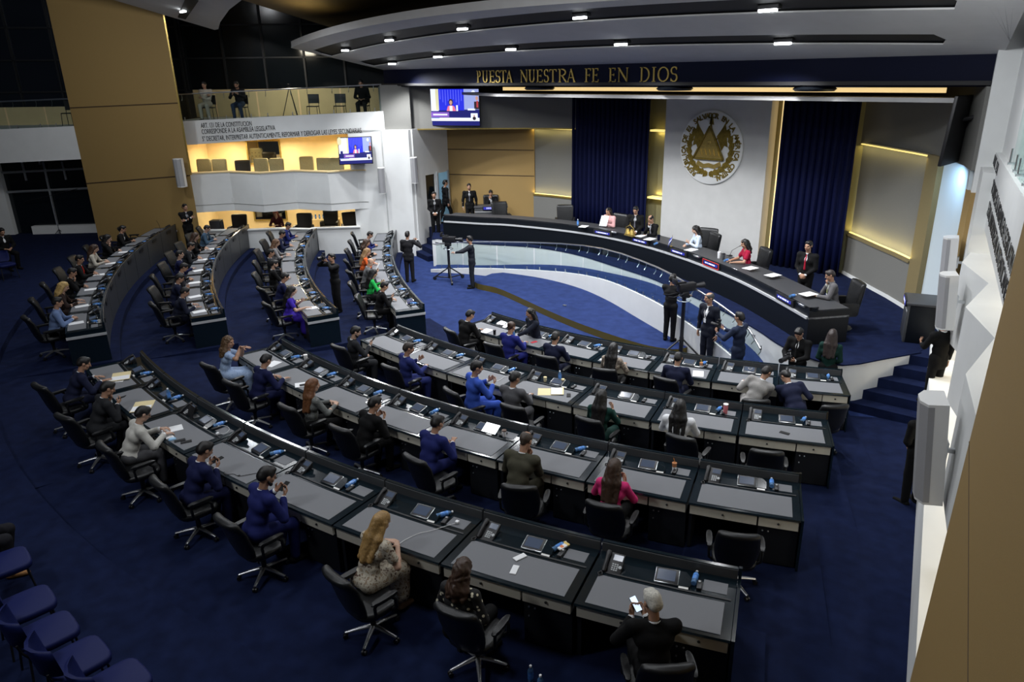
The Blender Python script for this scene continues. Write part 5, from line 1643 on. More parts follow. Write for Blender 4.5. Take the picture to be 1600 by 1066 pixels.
# ---- on the stage: sitting behind the podium, seen from the front
def face(pt, to, z=1.0):
    d = Vector((to[0] - pt[0], to[1] - pt[1], 0))
    return math.atan2(-d.x, d.y), (pt[0], pt[1], z)
def podium(px, back, label, chair_label, off=0, **kw):
    i = near_index(px)
    a, b = Vector((*pf[max(i - 1, 0)], 0)), Vector((*pf[min(i + 1, N)], 0))
    d = (b - a).normalized()
    nrm = Vector((-d.y, d.x, 0))
    q = Vector((*pf[i], 1.0)) + d * off
    rz = math.atan2(nrm.x, -nrm.y)
    inf = None
    if label:
        p = q + nrm * back
        inf = person(label, (p.x, p.y, 1.0), rz + kw.pop('drz', 0), lod=1, **kw)
    if chair_label:
        p = q + nrm * (back + .12)
        first_or_dup(P_TUFT, chair_label, (p.x, p.y, 1.0), rz + (.15 if label else .5), 'tufted black podium chairs')
    return inf, q, nrm, d
CAMXY = (12.7, -25.8)
def podsit(key, hp, label, chair_label, turn=0, **kw):
    """sits behind the podium, head over the given point"""
    i = near_index(hp)
    a, b = Vector((*pf[max(i - 1, 0)], 0)), Vector((*pf[min(i + 1, N)], 0))
    d = (b - a).normalized()
    nrm = Vector((-d.y, d.x, 0))
    rz = math.atan2(nrm.x, -nrm.y)
    q = Vector((*hp, 1.0)) + nrm * .14
    gap = (q - Vector((*pf[i], 1.0))).dot(nrm)
    if gap < .88:
        away = Vector((q.x - CAMXY[0], q.y - CAMXY[1], 0)).normalized()
        q = q + away * (.88 - gap) / max(.5, away.dot(nrm))
    PO[key] = (person(label, tuple(q), rz + turn, lod=1, hz=kw.pop('hz', .64), scale=.98, **kw), q, nrm, d)
    if chair_label:
        q = q + nrm * .22
        first_or_dup(P_TUFT, chair_label, tuple(q), rz + turn * .6, 'tufted black podium chairs')
PO = {}
podsit('pink', (-2.12, -7.55), 'person with dark hair in a pale pink blazer reading at the podium', 'tufted black chair of the pink blazer at podium', top='coat', coat=(.68, .38, .38), shirt=WHITE, hair=K, style='mid', acts=('phone', 'chin'), lean=.15)
podsit('sit', (-0.34, -7.65), 'balding person in black suit with hand on chin at the podium', None, coat=BLACK, style='balding', acts=('rest', 'chin'), lean=.2, tie=(.3, .3, .34))
podsit('white', (1.47, -7.93), 'person with tied-back dark hair in a white blouse at podium', 'tufted black chair of the white blouse at podium', -.35, top='blouse', coat=(.50, .58, .70), hair=K, style='mid', sk=2, acts=('phone', 'rest'), lean=.2)
podsit('red', (3.31, -8.46), 'person with dark hair in a crimson dress speaking at the podium', 'tufted black chair of the crimson dress at podium', -.3, top='dress', coat=(.30, .008, .035), hair=K, style='mid', acts=('type', 'type'), lean=.15)
podsit('grey', (6.36, -10.06), 'person in grey suit with lanyard leaning on podium\'s right end', 'tufted black chair of the grey suit at podium', -.3, coat=(.11, .105, .11), shirt=(.45, .46, .42), lanyard=(.35, .38, .16), acts=('rest', 'chin'), lean=.2, hair=(.03, .022, .02))
for pt, bk_, lb in (((-4.55, -8.03), 1.5, 'empty tufted black chair left of the pleated curtain, by the podium'), ((-6.49, -8.66), 1.3, 'empty low black chair at the podium\'s left part'), ((0.72, -8.33), 1.35, 'empty tufted black chair before the white emblem panel')):
    podium(pt, bk_, None, lb)

def stand(pt, z, to, label, **kw):
    rz, loc = face(pt, to, z)
    kw.setdefault('lod', 1)
    kw.setdefault('lean', .03)
    kw.setdefault('head', (0, -.1))
    kw.setdefault('acts', ('side', 'side'))
    return person(label, loc, rz + kw.pop('drz', 0), pose='stand', **kw)
CAMXY = (12.7, -25.8)
def camdir(pt, turn):
    """a point to face: turned by some degrees from facing the gallery corner"""
    d = Vector((CAMXY[0] - pt[0], CAMXY[1] - pt[1], 0)).normalized()
    d.rotate(Matrix.Rotation(rad(turn), 3, 'Z'))
    return (pt[0] + d.x, pt[1] + d.y)
S_ = {}
def st(key, pt, z, turn, label, **kw):
    S_[key] = stand(pt, z, camdir(pt, turn), label, **kw)
st('podstand', (-0.93, -7.64), 1.0, -15, 'person in black suit and tie standing at the podium beside the golden bell', coat=BLACK, tie=(.12, .12, .14), acts=('front', 'front'), head=(0, -.4), glasses=True)
st('guard', (5.38, -9.18), 1.0, -25, 'person in black suit with red tie standing before the right curtain', coat=BLACK, tie=(.35, .01, .03), acts=('front', 'front'), lanyard=None, scale=1.03)
st('tanfront', (-8.8, -7.75), 1.0, 0, 'person in black suit standing before the tan panelled wall, front one', coat=BLACK, tie=(.1, .1, .12))
st('tanback', (-11.06, -5.96), 1.0, 5, 'person in black suit half hidden at the tan panelled wall, rear one', coat=BLACK, head=(.2, -.3))
st('door', (-10.3, -7.75), 1.0, 110, 'person in black suit walking out through the lit doorway', coat=BLACK, stride=.5, acts=('front', 'side'))
st('stairs', (-9.23, -9.11), .8, 0, 'person in black suit waiting at the steps beside the dark window', coat=BLACK, tie=(.05, .05, .06), acts=('front', 'front'), sk=0)
st('backman', (-7.13, -11.92), 0, 165, 'person in dark suit with back turned and an arm raised near the left front row', coat=(.012, .012, .014), acts=('front', ((.30, .12, 1.42), (-.8, .5, .2), (0, -1, 0), .6)), lod=1)
st('camman', (-5.0, -10.95), 0, -95, 'person in dark suit with headphones working the rolling television camera', coat=(.014, .016, .022), headset=True, acts=(((-.12, .52, 1.22), (0, .9, .1), (0, 0, -1), .8), ((.16, .50, 1.15), (0, .9, .1), (0, 0, -1), .8)), sk=0)
st('jibman', (2.94, -11.23), .19, 155, 'person in black shirt and headphones operating the camera on a tall stand', top='shirt', coat=(.008, .008, .009), headset=True, acts=(((-.1, .42, 1.12), (.2, .9, .1), (0, 0, -1), .8), ((.30, .42, 1.12), (-.1, .9, .1), (0, 0, -1), .8)), scale=1.0)
st('wide', (4.37, -11.76), 0, -40, 'heavy person in dark suit with a lanyard standing by the ramp', coat=(.011, .013, .022), lanyard=(.7, .7, .72), hair=(.06, .06, .06), style='balding', scale=1.07, head=(-.4, -.1), sk=0)
st('stabil', (5.5, -12.37), 0, -120, 'person in blue suit filming with a small camera on a grip', coat=(.018, .026, .055), acts=(((-.18, .42, 1.22), (.2, .8, .5), (.5, 0, .5), 1.0), ((.05, .42, 1.25), (-.2, .8, .5), (-.5, 0, .5), 1.0)), scale=1.02)
st('photog', (6.76, -12.2), 0, -25, 'person in black suit looking at a long-lens camera by the stage front', coat=BLACK, tie=(.01, .01, .01), acts=(((-.10, .34, 1.08), (.3, .8, .2), (.6, 0, .5), .9), ((.12, .32, 1.04), (-.3, .8, .2), (-.6, 0, .5), .9)), head=(0, -.7))
st('greenw', (7.33, -12.05), 0, 170, 'person with long hair and dark green top, back turned, by the stage front', top='blouse', coat=(.006, .03, .024), legs=BLACK, hair=(.03, .02, .018), style='long', acts=('front', 'front'))
st('reach', (1.72, -14.75), 0, -60, 'curly-haired person in navy jacket handing over a bottle before the front row', top='coat', coat=(.010, .013, .024), shirt=(.55, .58, .65), hair=K, style='curly', sk=0, lean=.25, acts=(((-.1, .62, 1.12), (.0, 1, .05), (0, 0, 1), .7), 'side'), scale=.95)
st('photo2', (-5.5, -15.64), .16, -60, 'person in black taking photographs between the left block\'s rows', coat=(.008, .008, .009), acts=('cam', 'cam'), top='shirt', head=(0, .0), lod=1)
st('arms', (-14.62, -16.2), .64, 20, 'person in black suit with crossed arms leaning on the tan pillar', coat=BLACK, tie=(.02, .02, .03), acts=('cross', 'cross'), glasses=True, head=(.2, -.05))
# person at the small desk before the tan wall
rz_, _ = face((-8.75, -6.0), camdir((-8.75, -6.0), 0))
S_['tandesk'] = person('person in black suit rubbing eyes at the small desk by the tan wall', (-8.72, -6.72, 1.0), rz_, coat=BLACK, tie=(.4, .4, .42), acts=('rest', 'chin'), lean=.1, lod=1, hz=.60)
first_or_dup(P_TUFT, 'tufted black chair behind the small desk by the tan wall', (-8.85, -6.62, 1.0), rz_, 'tufted black podium chairs')
# red-haired person in the lower booth; people on the left gallery and at the left edge
p_ = lw(-4.15, -.75, .4)
rzb = math.atan2(-.731, -.682)
person('red-haired person in dark red sitting in the lower white booth', tuple(p_), rzb, top='blouse', coat=(.06, .012, .015), hair=(.22, .03, .015), style='mid', sk=2, acts=('rest', 'rest'), lean=.2, lod=2)
for u, lb, kw in ((-6.2, 'person in cream shirt with arms folded on the left gallery', dict(top='shirt', coat=(.45, .40, .33), legs=(.40, .36, .30), hair=K, style='short', acts=('cross', 'cross'), lean=.0)), (-5.0, 'bearded person in dark shirt holding a phone on the left gallery', dict(top='shirt', coat=(.012, .012, .014), legs=(.03, .045, .09), beard=True, acts=('phone', 'phone'), lean=.1)), (-.45, 'person in black sitting at the right end of the left gallery', dict(top='shirt', coat=BLACK, legs=(.012, .012, .012), acts=('lap', 'lap'), lean=.05))):
    p_ = lw(u, -.85, 5.12)
    person(lb, tuple(p_), rzb, lod=2, **kw)
pl_ = (-15.77, -21.59)
person('person in black suit with papers on the lap, far left edge of the hall', (pl_[0], pl_[1], .8), rad(-75), coat=BLACK, acts=('lap', 'lap'), lean=.15, lod=2)
# the visitor at the lower left corner: dark trousers and tan shoes
ps = (2.87, -24.98)
hd_ = Vector((-math.sin(rad(3)), math.cos(rad(3)), 0))
hd_.rotate(Matrix.Rotation(-.35, 3, 'Z'))
ps = Vector((ps[0], ps[1], .8)) - hd_ * .52
person('person with tan leather shoes seated at the lower left edge', tuple(ps), math.atan2(-hd_.x, hd_.y), coat=(.012, .012, .016), shoe=(.30, .15, .06), lean=-.1, lod=0, acts=('lap', 'lap'))
# people by the right wall, mostly behind the white speaker
pr_ = (9.21, -11.74)
person('person in black standing on the right steps by the wall with a phone', (pr_[0], pr_[1], .62), rad(60), pose='stand', coat=BLACK, acts=('phone', 'side'), lean=.03, lod=1)
pr_ = (9.97, -14.86)
person('person in black standing at the right wall behind the white speaker', (pr_[0], pr_[1], .2), rad(60), pose='stand', coat=BLACK, hair=BR, acts=('front', 'front'), lean=.03, lod=1)

# ------------------------------------------------------------------ signs, screens and the emblem
def strip2(mb, pts, ws, T, e=.03):
    """flat stroke through 2-D points with widths, extruded by e"""
    L = [Vector((p[0], p[1], 0)) for p in pts]
    vs, fs = [], []
    for i, p in enumerate(L):
        d = (L[min(i + 1, len(L) - 1)] - L[max(i - 1, 0)]).normalized()
        q = Vector((-d.y, d.x, 0)) * (ws[i] if isinstance(ws, (list, tuple)) else ws) * .5
        vs += [p + q, p - q, p + q + uz * e, p - q + uz * e]
    for i in range(len(L) - 1):
        a, b = 4 * i, 4 * i + 4
        fs += [(a, b, b + 1, a + 1), (a + 2, a + 3, b + 3, b + 2), (a, a + 2, b + 2, b), (a + 1, b + 1, b + 3, a + 3)]
    n = 4 * (len(L) - 1)
    fs += [(0, 1, 3, 2), (n, n + 2, n + 3, n + 1)]
    mb.add(vs, fs, 0, T)
def serif_letter(ch, wd, ht, T):
    """roman capital with thick and thin strokes and serifs, built from strokes in a unit box"""
    mb = MB()
    X = lambda x: x * wd
    S = lambda pts, ws: strip2(mb, [(X(x), y * ht) for x, y in pts], [w * ht for w in ws] if isinstance(ws, list) else w_(ws), T)
    w_ = lambda v: v * ht
    TK, TN, SF_ = .13, .055, .045
    def ser(x, y, l=.16):
        strip2(mb, [(X(x) - l * ht, y * ht), (X(x) + l * ht, y * ht)], SF_ * ht, T)
    def stem(x, w=TK, top=True, bot=True):
        S([(x, .02), (x, .98)], w)
        if bot:
            ser(x, .022)
        if top:
            ser(x, .978)
    def bowl(cx, cy, rx, ry, a0, a1, t0=TN, t1=TK):
        n = 14
        pts, ws = [], []
        for i in range(n + 1):
            a = rad(a0 + (a1 - a0) * i / n)
            pts.append((cx + rx * math.cos(a), cy + ry * math.sin(a)))
            ws.append(t0 + (t1 - t0) * abs(math.cos(a)))
        S(pts, ws)
    if ch in 'PR':
        stem(.2)
        bowl(.42, .74, .42, .235, 90, -90)
        S([(.2, .975), (.42, .975)], TN)
        S([(.2, .505), (.42, .505)], TN)
        if ch == 'R':
            S([(.45, .5), (.92, .02)], [TK, TK])
            ser(.93, .022, .1)
    elif ch in 'EF':
        stem(.2)
        S([(.2, .972), (.85, .972)], TN)
        S([(.85, .99), (.85, .82)], TN)
        S([(.2, .51), (.70, .51)], TN)
        S([(.70, .60), (.70, .42)], TN)
        if ch == 'E':
            S([(.2, .028), (.92, .028)], TN)
            S([(.92, .01), (.92, .20)], TN)
    elif ch == 'U':
        S([(.2, .98), (.2, .32)], TK)
        ser(.2, .978)
        bowl(.5, .32, .30, .29, 180, 360)
        S([(.80, .32), (.80, .98)], TN)
        ser(.8, .978, .12)
    elif ch == 'S':
        bowl(.5, .74, .36, .235, 40, 270, TN, TK * .9)
        bowl(.5, .27, .40, .245, 90, -140, TN, TK)
        S([(.82, .96), (.80, .78)], TN)
        S([(.12, .04), (.14, .24)], TN)
    elif ch == 'T':
        stem(.5, TK, False)
        S([(.04, .965), (.96, .965)], TN)
        S([(.05, .985), (.05, .80)], TN)
        S([(.95, .985), (.95, .80)], TN)
    elif ch == 'A':
        S([(.10, .02), (.48, .98)], TN)
        S([(.46, .98), (.90, .02)], TK)
        S([(.22, .34), (.72, .34)], TN)
        ser(.1, .022, .1)
        ser(.9, .022, .12)
    elif ch == 'N':
        S([(.14, .02), (.14, .96)], TN)
        S([(.12, .97), (.86, .04)], TK)
        S([(.86, .02), (.86, .98)], TN)
        ser(.14, .022, .1)
        ser(.86, .978, .1)
        ser(.1, .978, .08)
    elif ch == 'I':
        stem(.5)
    elif ch == 'D':
        stem(.2)
        bowl(.40, .5, .52, .475, 90, -90)
        S([(.2, .975), (.40, .975)], TN)
        S([(.2, .025), (.40, .025)], TN)
    elif ch == 'O':
        bowl(.5, .5, .43, .475, 0, 360)
    return mb
sign = thing('motto_sign', 'gold serif lettering PUESTA NUESTRA FE EN DIOS on the navy beam', 'sign', (0, -9.51, 6.36))
LET = [('P', 77, 105), ('U', 112, 155), ('E', 165, 205), ('S', 207, 243), ('T', 243, 285), ('A', 285, 326), ('N', 385, 440), ('U', 445, 492), ('E', 500, 547), ('S', 552, 590), ('T', 592, 645), ('R', 655, 718), ('A', 720, 777), ('F', 848, 892), ('E', 898, 945), ('E', 1018, 1068), ('N', 1078, 1158), ('D', 1237, 1310), ('I', 1318, 1358), ('O', 1365, 1448), ('S', 1455, 1508)]
LX = [(-6.04, -5.85), (-5.8, -5.51), (-5.45, -5.19), (-5.17, -4.94), (-4.94, -4.67), (-4.67, -4.41), (-4.05, -3.72), (-3.69, -3.41), (-3.36, -3.09), (-3.06, -2.85), (-2.83, -2.54), (-2.48, -2.14), (-2.13, -1.82), (-1.45, -1.22), (-1.19, -0.95), (-0.59, -0.35), (-0.3, 0.08), (0.44, 0.77), (0.81, 0.98), (1.01, 1.37), (1.4, 1.63)]
for (ch, _, _), (xa, xb) in zip(LET, LX):
    Tm = Matrix(((1, 0, 0, xa), (0, 0, -1, 0), (0, 1, 0, 0), (0, 0, 0, 1)))
    serif_letter(ch, xb - xa, .36, Tm).build('letter_' + ch, M['gold'], sign, 30)

# article lettering on the gallery bands
def wall_text(name, label, lines, Tfun, place, slope=0):
    t = thing(name, label, 'lettering', Tfun(0, 0, 0))
    for txt, (u0, z0), (u1, z1), h in lines:
        me = text_mesh(txt, h / .70, .004, 'text_line', M['black'])
        xs = [v.co.x for v in me.vertices]
        k = ((u1 - u0) if place > 0 else (u0 - u1)) / (max(xs) - min(xs))
        sl = (z1 - z0) / abs(u1 - u0)
        x0 = min(xs)
        for v in me.vertices:
            x = (v.co.x - x0) * k
            p = Tfun(u0 + place * x, .012 + v.co.z, z0 + v.co.y + sl * x) - Tfun(0, 0, 0)
            v.co = p
        obj('text_line', me, t)
a1_, a2_ = (-6.23, 4.9), (-4.39, 4.95)
b1_, b2_ = (-6.23, 4.68), (-3.56, 4.79)
c1_, c2_ = (-6.25, 4.43), (-0.41, 4.66)
wall_text('article_lettering', 'black lettering of an article of the constitution on the left white gallery band', [('ART. 131 DE LA CONSTITUCION', a1_, a2_, .17), ('CORRESPONDE A LA ASAMBLEA LEGISLATIVA', b1_, b2_, .17), ('5° DECRETAR, INTERPRETAR AUTENTICAMENTE, REFORMAR Y DEROGAR LAS LEYES SECUNDARIAS.', c1_, c2_, .17)], lambda u, d, z: lw(u, d, z), 1)
wall_text('article_lettering', 'black lettering seen edge-on along the right wall\'s white band', [('ART. 131', (5.3, 4.86), (3.9, 4.80), .2), ('CORRESPONDE A LA ASAMBLEA LEGISLATIVA', (5.5, 4.50), (-1.4, 4.2), .26), ('5° DECRETAR, INTERPRETAR AUTENTICAMENTE', (5.5, 4.10), (-1.8, 3.85), .26)], lambda u, d, z: rw(u, d - .5, z), -1)

darkgold = mat('antique gold', (.24, .17, .03), .4, metal=.7, var=.25, scale=14)
# national emblem: white oval plaque, ring of lettering, triangle, flags, wreath
EM = thing('emblem_plaque', 'round white plaque with the gold national emblem and ring of lettering', 'emblem', (.18, -5.36, 4.37))
TE = Matrix(((1, 0, 0, 0), (0, 0, -1, 0), (0, 1, 0, 0), (0, 0, 0, 1)))      # x right, y up, z out of the wall
RE = 1.12
MB().lathe([(RE, 0), (RE, .05), (RE - .03, .075), (0.01, .075)], 64, (0, 0, 0), T=TE).build('plaque', M['white'], EM, 40)
txt = 'REPÚBLICA DE EL SALVADOR EN LA AMÉRICA CENTRAL'
chars = {}
a = 237.0
step = 309.0 / (len(txt) - 1)
for ch in txt:
    if ch != ' ':
        if ch not in chars:
            me = text_mesh(ch, .215, .012, 'ring_letter', darkgold, .006)
            xs = [v.co.x for v in me.vertices]
            cx = (max(xs) + min(xs)) / 2
            for v in me.vertices:
                v.co.x -= cx
            chars[ch] = me
        me = chars[ch].copy()
        Tm = TE @ Matrix.Rotation(rad(a - 90), 4, 'Z') @ Matrix.Translation((0, RE * .80, .085))
        me.transform(Tm)
        obj('ring_letter', me, EM)
    a -= step
tri = MB().prism([(-.50, -.30), (.50, -.30), (0, .62)], .10, .16, T=TE)
tri.build('triangle', M['gold'], EM, 0)
mb = MB()
for p, q in (((-.54, -.33), (.54, -.33)), ((.54, -.33), (0, .66)), ((0, .66), (-.54, -.33))):
    strip2(mb, [p, q], .05, TE @ Matrix.Translation((0, 0, .13)), .06)
mb.build('triangle_border', darkgold, EM, 0)
mb = MB().lathe([(.0, .16), (.07, .165), (.05, .185), (0, .19)], 12, (0, .18, 0), T=TE)
for k in range(5):
    mb.prism([(-.36 + .15 * k, -.24), (-.20 + .15 * k, -.24), (-.28 + .15 * k, -.02)], .16, .18, T=TE)
mb.build('relief', M['gold'], EM, 30)
for s in (-1, 1):
    mb = MB()
    strip2(mb, [(s * .10, .05), (s * .52, .78)], .025, TE @ Matrix.Translation((0, 0, .08)), .03)
    mb.prism([(s * .50, .74), (s * .22, .36), (s * .42, -.06), (s * .50, .10), (s * .62, .05)][::s], .08, .10, T=TE)
    mb.build('flag', darkgold, EM, 20)
mb = MB()
strip2(mb, [(0, .60), (0, 1.0)], .05, TE @ Matrix.Translation((0, 0, .08)), .04)
mb.prism([(0, 1.02), (-.06, .72), (.09, .70), (.05, .86)], .08, .12, T=TE)
mb.build('flagstaff', darkgold, EM, 0)
rl = random.Random(5)
for s in (-1, 1):
    mb = MB()
    for k in range(26):
        t_ = k / 25
        a_ = rad(-88 + s * 0 + 128 * t_)
        r_ = .72 + .03 * math.sin(k * 2.1)
        c_ = Vector((s * r_ * math.cos(a_), r_ * math.sin(a_) - .02, 0))
        for m in (-1, 1):
            ang = math.atan2(c_.y, c_.x) + s * (rad(60) + m * .55)
            l_ = .17
            d_ = Vector((math.cos(ang), math.sin(ang), 0))
            q_ = Vector((-d_.y, d_.x, 0)) * .05
            pts = [c_, c_ + d_ * l_ * .5 - q_, c_ + d_ * l_, c_ + d_ * l_ * .5 + q_]
            mb.prism([(p.x, p.y) for p in pts], .075, .085 + .02 * rl.random(), T=TE)
    mb.build('laurel_branch', darkgold, EM, 0)
mb = MB()
strip2(mb, [(-.42, -.46), (-.20, -.56), (0, -.52), (.20, -.56), (.42, -.46)], .13, TE @ Matrix.Translation((0, 0, .09)), .03)
mb.build('ribbon', M['gold'], EM, 30)

# screens
def em(name, c, s_=1.0):
    return mat(name, tuple(x * .2 for x in c), .3, emit=c, es=s_)
TVM = [em('tv white', (.80, .86, 1), 1.15), em('tv blue curtain', (.02, .03, .72), 1.1), em('tv fold', (.10, .12, .95), 1.1), em('tv navy', (.012, .014, .16), 1), em('tv pink', (.85, .20, .32), 1), em('tv skin', (.62, .34, .28), 1), em('tv dark', (.03, .02, .03), 1), em('tv violet', (.22, .10, .50), 1), em('tv pale', (.35, .42, .80), 1), em('tv cream', (.75, .72, .45), 1), em('tv red', (.5, .05, .06), 1)]
def tv(label, T, wd, ht, loc):
    t = thing('wall_screen', label, 'screen', loc)
    T = Matrix.Translation(-Vector(loc)) @ T
    MB().rbox((0, 0, -.03), (wd + .06, ht + .06, .06), .01, T=T).build('case', M['black'], t)
    MB().rbox((0, .05, -.12), (wd * .35, ht * .4, .14), .01, T=T).build('wall_mount', M['black'], t)
    mb = MB()
    def rect(x0, y0, x1, y1, m, z=.002):
        mb.add([(wd * (x0 - .5), ht * (.5 - y0), z), (wd * (x1 - .5), ht * (.5 - y0), z), (wd * (x1 - .5), ht * (.5 - y1), z), (wd * (x0 - .5), ht * (.5 - y1), z)], [(0, 3, 2, 1)], m, T)
    def disc(cx, cy, rx, ry, m, z, n=14):
        mb.add([(wd * (cx - .5 + rx * math.cos(k * 2 * math.pi / n)), ht * (.5 - cy + ry * math.sin(k * 2 * math.pi / n)), z) for k in range(n)], [tuple(range(n))], m, T)
    rect(0, 0, 1, 1, 3)
    rect(0, 0, .29, .60, 0, .003)
    rect(.245, 0, .30, .58, 9, .0035)
    rect(.30, 0, .74, .58, 1, .003)
    for k in range(9):
        rect(.32 + .046 * k, .02, .335 + .046 * k, .28 + .2 * ((k * 37) % 5) / 5, 2, .004)
    rect(.74, 0, 1, .56, 8, .003)
    disc(.905, .10, .035, .065, 0, .005)
    disc(.03, .12, .07, .16, 9, .005)
    disc(.51, .36, .038, .09, 6, .005)
    disc(.51, .37, .026, .062, 5, .006)
    mb.add([(wd * (x - .5), ht * (.5 - y), .0055) for x, y in ((.43, .60), (.455, .47), (.51, .44), (.57, .47), (.595, .60))], [(0, 1, 2, 3, 4)], 4, T)
    rect(.485, .46, .535, .60, 0, .006)
    rect(.60, .44, .63, .60, 0, .005)
    disc(.965, .25, .025, .06, 5, .005)
    rect(.915, .34, 1, .55, 6, .005)
    rect(.955, .32, .985, .50, 10, .006)
    rect(.04, .50, .115, .60, 3, .005)
    rect(.80, .53, .93, .58, 0, .005)
    rect(0, .60, 1, .78, 3, .004)
    rect(.14, .63, .47, .77, 7, .005)
    rect(.19, .68, .44, .72, 0, .006)
    rect(.03, .785, 1, .875, 0, .004)
    rect(0, .785, .30, .815, 8, .005)
    rect(.85, .66, .97, .84, 0, .006)
    disc(.91, .80, .03, .05, 6, .007)
    disc(.91, .73, .014, .03, 5, .007)
    mb.build('picture', TVM, t, 0)
    return t
def tvm(c, right, up):
    r_, u_ = Vector(right).normalized(), Vector(up).normalized()
    n_ = r_.cross(u_)
    return Matrix(((r_.x, u_.x, n_.x, c[0]), (r_.y, u_.y, n_.y, c[1]), (r_.z, u_.z, n_.z, c[2]), (0, 0, 0, 1)))
# the big screen left of the stage opening, tilted a little forward
q1, q2, q3, q4 = [Vector(v) for v in ((-10.07, -8.63, 6.14), (-8.35, -7.29, 6.12), (-8.37, -7.31, 4.87), (-10.11, -8.67, 4.85))]
tv('large wall screen left of the stage showing the speaker, below the navy beam', tvm((q1 + q2 + q3 + q4) / 4 + Vector((.0, -.15, 0)), q2 - q1, uz), (q2 - q1).length * .985, (q1 - q4).length * .99, tuple((q3 + q4) / 2))
k1_, k2_, k3_ = [Vector(lw(v[0], .35, v[1])) for v in ((-1.25, 4.43), (-0.07, 4.46), (-0.07, 3.66))]
tv('smaller wall screen on the left wall beside the upper white booth', tvm((k1_ + k3_) / 2, k2_ - k1_, Vector((0, 0, 1)) + Vector(lw(0, 1) - lw(0, 0)) * -.12), (k2_ - k1_).length, .92, tuple(k3_))
t = thing('wall_screen', 'large wall screen seen edge-on at the right end of the navy beam', 'screen', (8.05, -9.15, 5.4))
MB().rbox((0, .35, 0), (.07, 1.5, 1.35), .015, T=Matrix.Rotation(rad(4), 4, 'Y')).build('case', M['black'], t)
MB().tube([(.02, .3, .2), (.4, .3, .3)], .04, 8).build('wall_mount', M['black'], t)

# column loudspeakers
def loudspeaker(label, c, rz, h=1.0, wd=.26, tilt=0, arm=.3, loc=None):
    t = thing('loudspeaker', label, 'loudspeaker', c, rz)
    T_ = Matrix.Rotation(tilt, 4, 'X')
    poly = [(-wd / 2, -.12), (wd / 2, -.12), (wd / 2, .08), (wd * .22, .15), (-wd * .22, .15), (-wd / 2, .08)]
    MB().prism(poly, -h / 2, h / 2, T=T_).build('cabinet', M['speaker'], t, 20)
    MB().prism([(-wd * .22, .152), (-wd / 2 - .003, .082), (-wd / 2 - .003, .02), (-wd * .22 - .01, .12), (wd * .22 + .01, .12), (wd / 2 + .003, .02), (wd / 2 + .003, .082), (wd * .22, .152)][::-1], -h / 2 + .03, h / 2 - .03, T=T_).build('grille', M['plasticgrey'], t, 20)
    MB().box((0, -.12 - arm / 2, 0), (.04, arm, .05)).box((0, -.12 - arm, 0), (.12, .02, .3)).box((0, -.14, 0), (.14, .03, .22)).build('bracket', M['steel'], t, 0)
    return t
def hdir(v):
    return math.atan2(-v[0], v[1])
for (u0, za, zb_, lab) in ((0.21, 3.42, 2.47, 'white column loudspeaker on the white wall right of the upper booth'), (1.44, 3.77, 2.83, 'white column loudspeaker on the white column beside the side door wall')):
    loudspeaker(lab, tuple(lw(u0, .3, (za + zb_) / 2)), hdir((.731, -.682)), za - zb_, .24, 0, .18)
sp1, sp2 = (-14.97, -16.03, 3.92), (-15.04, -16.08, 2.92)
loudspeaker('white column loudspeaker on the tall tan pillar above the man with crossed arms', (sp1[0], sp1[1], (sp1[2] + sp2[2]) / 2), hdir((.6, -.8)), sp1[2] - sp2[2], .28, 0, .15)
rd = (-.958, -.287)
def rsp(label, px, z, h, wd, tl, rz):
    loudspeaker(label, (px[0], px[1], z), rz, h, wd, tl, .34)
rsp('large white column loudspeaker bracketed to the tan pillar, nearest the camera', (10.77, -17.59), 2.55, 1.22, .42, rad(-6), hdir(rd) + rad(8))
rsp('white column loudspeaker on the right wall, second from the camera', (9.27, -12.14), 2.75, .98, .34, rad(-5), hdir(rd) + rad(8))
rsp('white column loudspeaker on the right wall, farthest from the camera', (8.62, -9.95), 2.95, 1.0, .34, rad(-4), hdir(rd))

# ------------------------------------------------------------------ cameras and other gear
def tripod_camera(label, loc, rz, h, rolling=True):
    t = thing('television_camera', label, 'camera', loc, rz)
    for k in range(3):
        a_ = 2 * math.pi * k / 3 + .5
        d_ = Vector((math.cos(a_), math.sin(a_), 0))
        lg = MB().tube([d_ * .05 + uz * .45, d_ * .52 + uz * .12], .022, 8).tube([d_ * .06 + uz * .12, d_ * .55 + uz * .12], .02, 8).build('leg', M['black'], t)
        MB().tube([d_ * .55 + Vector((-d_.y, d_.x, 0)) * .03 + uz * .06, d_ * .55 - Vector((-d_.y, d_.x, 0)) * .03 + uz * .06], .06, 12).tube([d_ * .55 + uz * .06, d_ * .55 + uz * .13], .015, 6).build('wheel', M['black'], lg)
    MB().lathe([(.05, .1), (.055, .5), (.045, .52), (.045, h - .35), (.05, h - .34), (.05, h - .22)], 14).build('column', M['black'], t)
    MB().tube([(.16 * math.cos(q), .16 * math.sin(q), h - .30) for q in np.linspace(0, 2 * math.pi, 20)], .012, 6).build('steering_ring', M['steel'], t)
    MB().rbox((0, 0, h - .15), (.16, .2, .14), .02).build('head', M['black'], t)
    MB().rbox((0, .05, h + .02), (.16, .46, .20), .02).rbox((0, -.1, h + .14), (.05, .26, .05), .01).build('camera_body', M['black'], t)
    MB().lathe([(.05, 0), (.06, .1), (.075, .22), (.075, .26)], 14, T=Matrix.Translation((0, .27, h + .02)) @ Matrix.Rotation(rad(-90), 4, 'X')).build('lens', M['black'], t)
    MB().rbox((-.06, -.24, h + .16), (.20, .04, .14), .01).build('viewfinder', M['black'], t)
    MB().tube([(.08, -.05, h - .12), (.12, -.35, h - .16), (.12, -.5, h - .13)], .013, 6).tube([(-.08, -.05, h - .12), (-.12, -.35, h - .16), (-.12, -.5, h - .13)], .013, 6).build('pan_handle', M['black'], t)
    return t
